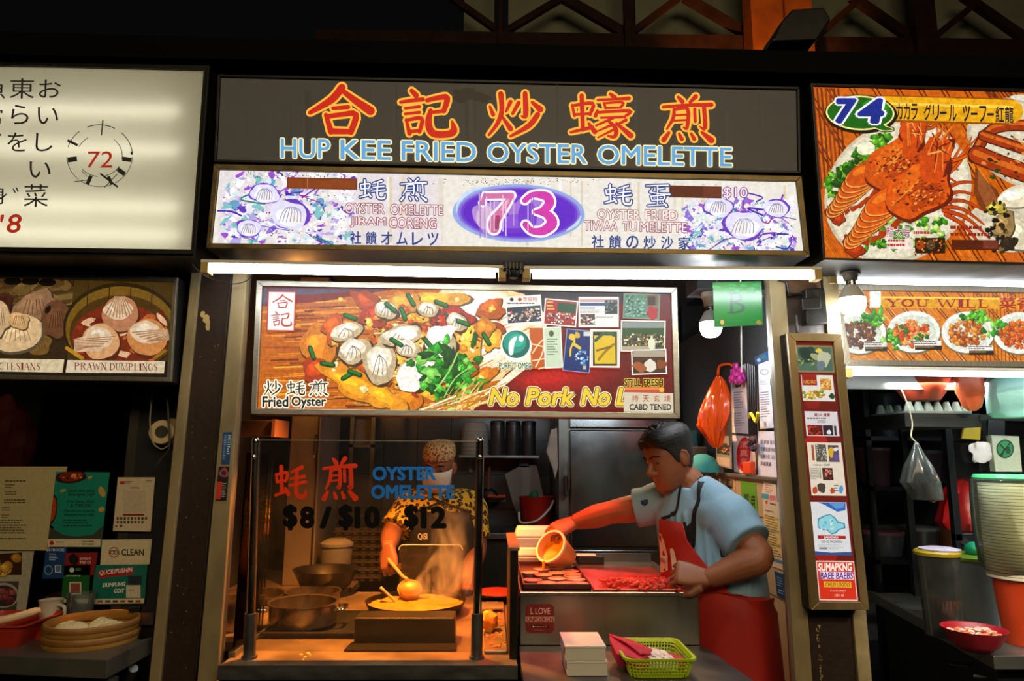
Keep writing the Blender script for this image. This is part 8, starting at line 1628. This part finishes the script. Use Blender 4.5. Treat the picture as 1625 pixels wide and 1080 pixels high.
# back shelves with dark tubs
t = thing('back_rack', 'black shelving with dim tubs at the back of the seafood stall', 'rack', (PY(1420, 760, 3.4).x, 3.5, 0)); x0_, x1_ = PY(1362, 760, 3.4).x, PY(1560, 760, 3.4).x
for z in (1.02, 1.36, 1.60): MB().box((x0_, 3.3, z), (x1_, 3.72, z + .02)).build('shelf', mat('black_shelf_steel', '141516', .4, .5), t)
for x in (x0_, x1_ - .025): MB().box((x, 3.3, 0), (x + .025, 3.33, 2.3)).build('upright', MATS['black_shelf_steel'], t)
for i, (px, z, r_, h, col, lab) in enumerate(((1388, 1.38, .08, .17, '5a3840', 'dim tub with a reddish lid on the rack, nearest the pillar'), (1462, 1.38, .10, .16, '4a3840', 'wide dim red tub on the rack beside the reddish-lidded tub'), (1410, 1.62, .09, .2, '2a3040', 'dark blue pail on the top rack shelf'), (1392, 1.04, .10, .10, '3c4044', 'upturned grey basin on the lower rack shelf'), (1450, 1.04, .09, .12, '2a2624', 'black pot on the lower rack shelf'), (1500, 1.04, .08, .14, '4a2a14', 'brown pot on the lower rack shelf beside the black one'))):
    c = V((PY(px, 760, 3.48).x, 3.48, z + .001)); t2 = thing('storage_tub', lab, 'tub', c); m = MB(); m.lathe([(r_ * .85, 0), (r_, h * .9), (r_ * 1.03, h), (.001, h)], c, 26, cap1=False); m.build('tub_body', mat('tub_' + col, col, .35, var=.2), t2, smooth=True); m = MB(); m.lathe([(r_ * 1.04, h), (r_ * 1.04, h + .015), (r_ * .8, h + .02)], c, 26); m.build('lid', mat('tub_lid_' + str(i % 3), ('6a4044', '4a4c50', '2a2c30')[i % 3], .4), t2, smooth=True)
# stainless hood under the plate strip
a, b = PY(1338, 594, 2.35), PY(1470, 620, 2.35); hz0, hz1 = PY(1400, 618, 2.35).z, PY(1400, 592, 2.35).z; t = thing('range_hood', 'bright stainless hood edge below the plate menu strip', 'hood', ((a.x + 3) / 2, 2.5, hz0)); MB().box((a.x, 2.35, hz0), (3.0, 2.36, hz1 + .05)).build('front_lip', STEEL, t, bevel=.002); MB().box((a.x, 2.36, hz1 + .03), (3.0, 3.2, hz1 + .05)).build('canopy', STEELD, t)
# hanging things under the hood
c = PY(1496, 606, 2.3); t = thing('red_basin', 'dark red plastic basin tucked under the hood', 'basin', c + V((0, .1, -.04))); m = MB(); m.lathe([(.055, -.055), (.08, -.02), (.10, .03), (.108, .034), (.097, .03), (.075, -.02), (.001, -.048)], c + V((.0, .12, 0)), 32, cap1=False); m.build('bowl', mat('brick_red_plastic', 'a03820', .4, var=.1), t, smooth=True)
c = PY(1494, 650, 2.36); t = thing('egg_tray', 'grey pulp egg tray on the black shelf under the red basin', 'egg tray', c + V((.0, .1, -.04))); m = MB(); w_ = .12
m.box(c + V((-w_, 0, -.012)), c + V((w_ * .9, .24, -.004)))
for i in range(7):
    for j in (0, 3): m.lathe([(.018, 0), (.008, .034)], c + V((-w_ + .02 + i * .034, .025 + j * .06, -.004)), 10)
m.build('pulp', mat('grey_pulp', '5a6058', .9, var=.2), t); MB().box(c + V((-w_ - .02, -.01, -.06)), c + V((w_ * 1.1, .3, -.013))).build('black_shelf', BLACKM, t)
def film_bag(name, label, cat, c, prof, m_, sq=.7, seed=0, n=36, wob=.25, ax=0):
    mb = MB(); vs = []
    for j, (z, r_, dx) in enumerate(prof):
        for k in range(n):
            a = 2 * math.pi * k / n; q_ = 1 + wob * mnoise.noise(V((math.cos(a) * 1.8, math.sin(a) * 1.8 + seed, z * 12))) + wob * .6 * mnoise.noise(V((math.cos(a) * 5, math.sin(a) * 5 + seed, z * 34))); vs.append(c + V((dx + r_ * q_ * math.cos(a), r_ * sq * q_ * math.sin(a), z)))
    mb.add(vs, [(j * n + k, j * n + (k + 1) % n, (j + 1) * n + (k + 1) % n, (j + 1) * n + k) for j in range(len(prof) - 1) for k in range(n)] + [tuple(range(n - 1, -1, -1)), tuple(range((len(prof) - 1) * n, len(prof) * n))])
    t = thing(name, label, cat, c + V((0, 0, prof[0][0]))); mb.build('bag', m_, t, smooth=True); return t
c = PY(1540, 622, 2.31); film_bag('orange_plastic_bag', 'small orange bag hanging under the seafood hood between basin and teal bag', 'bag', c, ((-.065, .012, .0), (-.05, .03, 0), (0, .045, 0), (.05, .045, 0), (.075, .04, 0)), mat('coral_film', 'd8643c', .35, sss=.2, bump=.6, bscale=30), seed=3)
c = PY(1612, 628, 2.30); film_bag('teal_plastic_bag', 'pale teal plastic bag hanging at the end of the seafood hood', 'bag', c, ((-.075, .08, 0), (-.06, .096, 0), (0, .10, 0), (.05, .096, 0), (.075, .09, .02)), mat('teal_film', '9ad0c8', .3, sss=.2, bump=.7, bscale=24), seed=7, wob=.12)
c = PY(1458, 750, 2.24); t = film_bag('clear_plastic_bag', 'clear knotted plastic bag of scraps hanging from a wire in the seafood stall', 'bag', c, ((-.09, .012, .045), (-.085, .05, .02), (-.03, .062, -.0), (.02, .045, .0), (.07, .02, .0), (.10, .006, .0)), glass_mat('grey_film', '8a908c', .3, .15, haze=.20), seed=11, wob=.2)
m = MB()
for k in range(14): m.ball(c + V((.015 + rnd.uniform(-.03, .03), rnd.uniform(-.02, .02), -.06 + rnd.uniform(-.015, .045))), rnd.uniform(.008, .016), 8, 6, .5, k)
m.build('scraps', mat('brown_scraps', '7a5a44', .7, var=.4), t)
m = MB(); m.tube(smooth_path([c + V((0, 0, .10)), c + V((-.015, 0, .12)), c + V((.012, .03, .17)), c + V((.03, .09, .26)), c + V((.02, .13, .34))], 5), .0022, 6); m.build('hanging_wire', mat('pale_cable', '9a9078', .5), t, smooth=True)
# black machine frame with its red bag and the round sign card
fy = 2.74; t = thing('machine_stand', 'black steel stand with glass panels behind the wrapped plates', 'stand', (PY(1560, 900, fy).x, fy, DZ)); tp = PY(1500, 662, fy); bt = PY(1515, 900, fy)
x0_, x1_ = tp.x, PY(1640, 662, fy).x
for a_, b_ in (((x0_, fy, DZ), (x0_, fy, tp.z)), ((x1_, fy, DZ), (x1_, fy, tp.z)), ((x0_, fy, tp.z), (x1_, fy, tp.z)), ((x0_, fy, DZ + .28), (x1_, fy, DZ + .28)), ((x0_, fy + .3, DZ), (x0_, fy + .3, tp.z)), ((x1_, fy + .3, DZ), (x1_, fy + .3, tp.z)), ((x0_, fy, tp.z), (x0_, fy + .3, tp.z))):
    a_, b_ = V(a_), V(b_); d_ = .014; lo = V([min(p, q_) - d_ for p, q_ in zip(a_, b_)]); hi = V([max(p, q_) + d_ for p, q_ in zip(a_, b_)]); lo.z = max(lo.z, DZ + .001); MB().box(lo, hi).build('frame_bar', mat('satin_black_steel', '26282a', .3, .6), t, bevel=.002)
m = MB(); m.slab([V((x0_, fy - .02, DZ + .26)), V((x0_ + .02, fy - .02, DZ + .28)), V((x1_ - .05, fy - .10, DZ + .06)), V((x1_ - .08, fy - .10, DZ + .03))], (0, .01, 0)); m.build('sloping_tray', mat('satin_black_steel', '26282a'), t); MB().box((x0_ + .02, fy + .006, DZ + .30), (x1_ - .02, fy + .010, tp.z - .02)).build('glass_pane', glass_mat('clear_glass'), t)
c = V((PY(1530, 735, fy + .14).x, fy + .15, DZ + .294)); film_bag('red_plastic_bag', 'bulging red plastic bag inside the black machine stand', 'bag', c, ((.0, .09, 0), (.03, .11, 0), (.09, .11, 0), (.15, .085, 0), (.19, .05, .0), (.21, .02, .01)), mat('red_film', 'c81c20', .35, sss=.15, bump=.6, bscale=24), sq=.9, seed=5)
c = V((PY(1566, 718, fy - .05).x, fy + .02, DZ + .40)); m = MB(); m.ball(V((c.x, fy - .02, PY(1566, 716, fy).z)), (.05, .012, .04), 18, 12, .5, 8); tag(m.build('white_film_scrap', mat('white_film', 'd8d0d0', .4, bump=.6), smooth=True), 'crumpled white film scrap stuck on the stand before the red bag', 'film')
m = MB(); c = PY(1546, 676, fy - .02); m.slab([c + V(v) for v in ((-.055, 0, -.05), (.02, 0, -.055), (.035, 0, .035), (-.03, 0, .035))], (0, .012, 0)); tag(m.build('yellow_packet', mat('yellow_packet', 'c8a81c', .4, var=.2), bevel=.003), 'yellow packet hanging at the top of the black machine stand', 'packet')
m = MB(); c = PY(1578, 678, fy - .02); m.slab([c + V(v) for v in ((-.03, 0, -.035), (.04, 0, -.045), (.05, 0, .03), (-.02, 0, .035))], (0, .012, 0)); tag(m.build('black_packet', mat('black_packet', '1a1c20', .3, var=.4), bevel=.003), 'black glossy packet beside the yellow packet on the stand', 'packet')
pk_ = FY(fy - .035)
sheet('round_sign_card', 'pale card with a green ringed no-entry symbol on the black stand', 'card', [(1573, 690), (1617, 692), (1622, 748), (1580, 748)], pk_, 'a8b098', lambda A_: (A_.ell(1595, 712, 14, 15, '0c0e0c'), A_.ell(1595, 712, 12, 13, '1c7a44'), A_.line([(1588, 706), (1594, 712), (1590, 722)], 3, '0c2c1a'), A_.ell(1600, 714, 4, 6, '0c3a20', 0, 12, .4), A_.line([(1604, 701), (1587, 723)], 2, '0c0e0c')), th=.03)
# tubs, bowl and wrapped plates on the counter
def ctub(name, label, px, pb, Y, w_, ptop, bm, lm, fill=None, lidt=.012):
    c = PY(px, pb, Y); c.z = DZ + .001; h = PY(px, ptop, Y).z - c.z; r_ = w_ / 2 * Y / F; t = thing(name, label, 'tub', c)
    m = MB(); m.lathe([(r_ * .82, 0), (r_ * .98, h), (r_ * .95, h), (r_ * .79, .004)], c, 32, cap1=False); m.build('tub_body', bm, t, smooth=True)
    if fill: m = MB(); m.lathe([(r_ * .78, .005), (r_ * .86, h * .45), (.001, h * .45)], c, 30, cap1=False); m.build('contents', fill, t, smooth=True)
    m = MB(); m.lathe([(r_ * 1.04, h - .004), (r_ * 1.06, h + lidt * .5), (r_ * .98, h + lidt), (.001, h + lidt)], c, 32, cap1=False); m.build('lid', lm, t, smooth=True); return t, c, r_, h + lidt
t, c, r_, h = ctub('sauce_tub', 'clear tub half full of dark orange sauce beside the green-lidded tub', 1494, 953, 2.38, 62, 878, glass_mat('cloudy_tub', 'b8beb8', haze=.09), mat('mustard_lid', 'a89020', .4), mat('dark_orange_sauce', 'e06a1c', .3, var=.3, scale=25))
m = MB(); m.lathe([(.062, 0), (.064, .004), (.04, .009), (.001, .009)], c + V((.01, 0, h + .001)), 28, cap1=False); tag(m.build('saucer', mat('lilac_saucer', 'c8c0e0', .4, var=.2, scale=40), smooth=True), 'lilac and white saucer lying on the sauce tub lid', 'saucer')
t, c, r_, h = ctub('grey_tub', 'grey tub with an olive green lid behind the red bowl', 1547, 936, 2.56, 82, 884, mat('grey_tub_plastic', '5c605c', .4, var=.1), mat('olive_green_lid', '5c7a14', .4))
m = MB(); m.ball(c + V((.012, -.01, h + .016)), (.038, .036, .03), 22, 14); tag(m.build('green_ball', mat('sea_green_plastic', '1c9a6c', .35), smooth=True), 'sea-green plastic bowl upturned on the olive lid', 'bowl')
c = PY(1543, 972, 2.2); c.z = DZ + .001; r_ = 44 * 2.2 / F; t = thing('red_bowl', 'crimson plastic bowl of chopped chillies on the seafood counter', 'bowl', c); m = MB(); m.lathe([(r_ * .45, 0), (r_ * .75, .022), (r_ * .97, .06), (r_ * 1.02, .066), (r_ * .94, .062), (r_ * .7, .024), (.001, .016)], c, 36, cap1=False); m.build('bowl_shell', mat('crimson_plastic', '9a1020', .4), t, smooth=True)
m = MB()
for k in range(60): a = rnd.uniform(0, 6.28); q_ = rnd.random() ** .5 * r_ * .78; m.mi = rnd.choice((0, 1)); rr = rnd.uniform(.004, .010); m.ball(c + V((q_ * math.cos(a), q_ * math.sin(a), .05 + rnd.uniform(0, .010))), (rr * 1.5, rr, rr * .7), 7, 5, .4, k)
o = m.build('chopped_chilli', [mat('orange_chilli', 'c8602c', .5), mat('cream_garlic', 'd8b09c', .5)], t, smooth=True); o['kind'] = 'stuff'
c = PY(1630, 985, 2.28); c.z = DZ + .001; t = thing('orange_crate', 'translucent orange tub under the wrapped stack of plates', 'tub', c); RR = .085; m = MB(); m.lathe([(RR * .8, 0), (RR, .2), (RR * .97, .2), (RR * .77, .005), (.001, .005)], c, 36, cap1=False); m.build('tub_body', mat('orange_tub_plastic', 'd8481c', .35, sss=.2), t, smooth=True)
pz = DZ + .202; sk = thing('plate_stack', 'tall stack of cream bowls wrapped in greenish film on the orange tub', 'plates', V((c.x, c.y, pz)))
for k in range(30): z = pz + .002 + k * .0102; m = MB(); m.lathe([(.062, z), (.095, z + .0004), (.098, z + .0012), (.098, z + .0092), (.095, z + .0099), (.001, z + .003)], (c.x, c.y, 0), 36, cap1=False); m.build('plate', mat('cream_melamine', 'f0e6c4', .4), sk, smooth=True)
ztop = pz + .315
mb = MB(); n = 40; vs = []; prof = ((pz - .02, .075), (pz + .01, .085), (pz + .05, .105), (pz + .15, .112), (pz + .26, .112), (ztop + .0, .108), (ztop + .012, .09), (ztop + .016, .03))
for j, (z, r_) in enumerate(prof):
    for k in range(n): a = 2 * math.pi * k / n; q_ = 1 + (.06 if r_ > .05 else 0) * abs(mnoise.noise(V((math.cos(a) * 4, math.sin(a) * 4, z * 22)))) + (.12 * max(0, -math.cos(a)) if .08 < r_ else 0) ; vs.append((c.x + r_ * q_ * math.cos(a), c.y + r_ * q_ * math.sin(a), z))
mb.add(vs, [(j * n + k, j * n + (k + 1) % n, (j + 1) * n + (k + 1) % n, (j + 1) * n + k) for j in range(len(prof) - 1) for k in range(n)]); mb.build('wrapping_film', glass_mat('green_film', 'f2fbf4', .3, .12, haze=.03), sk, smooth=True)
m = MB(); m.lathe([(.10, ztop + .002), (.112, ztop + .008), (.108, ztop + .018), (.02, ztop + .02)], (c.x, c.y, 0), 36, cap0=False); m.build('green_fold', mat('green_film_fold', '4ac078', .35, sss=.2, bump=.5, bscale=30), sk, smooth=True)
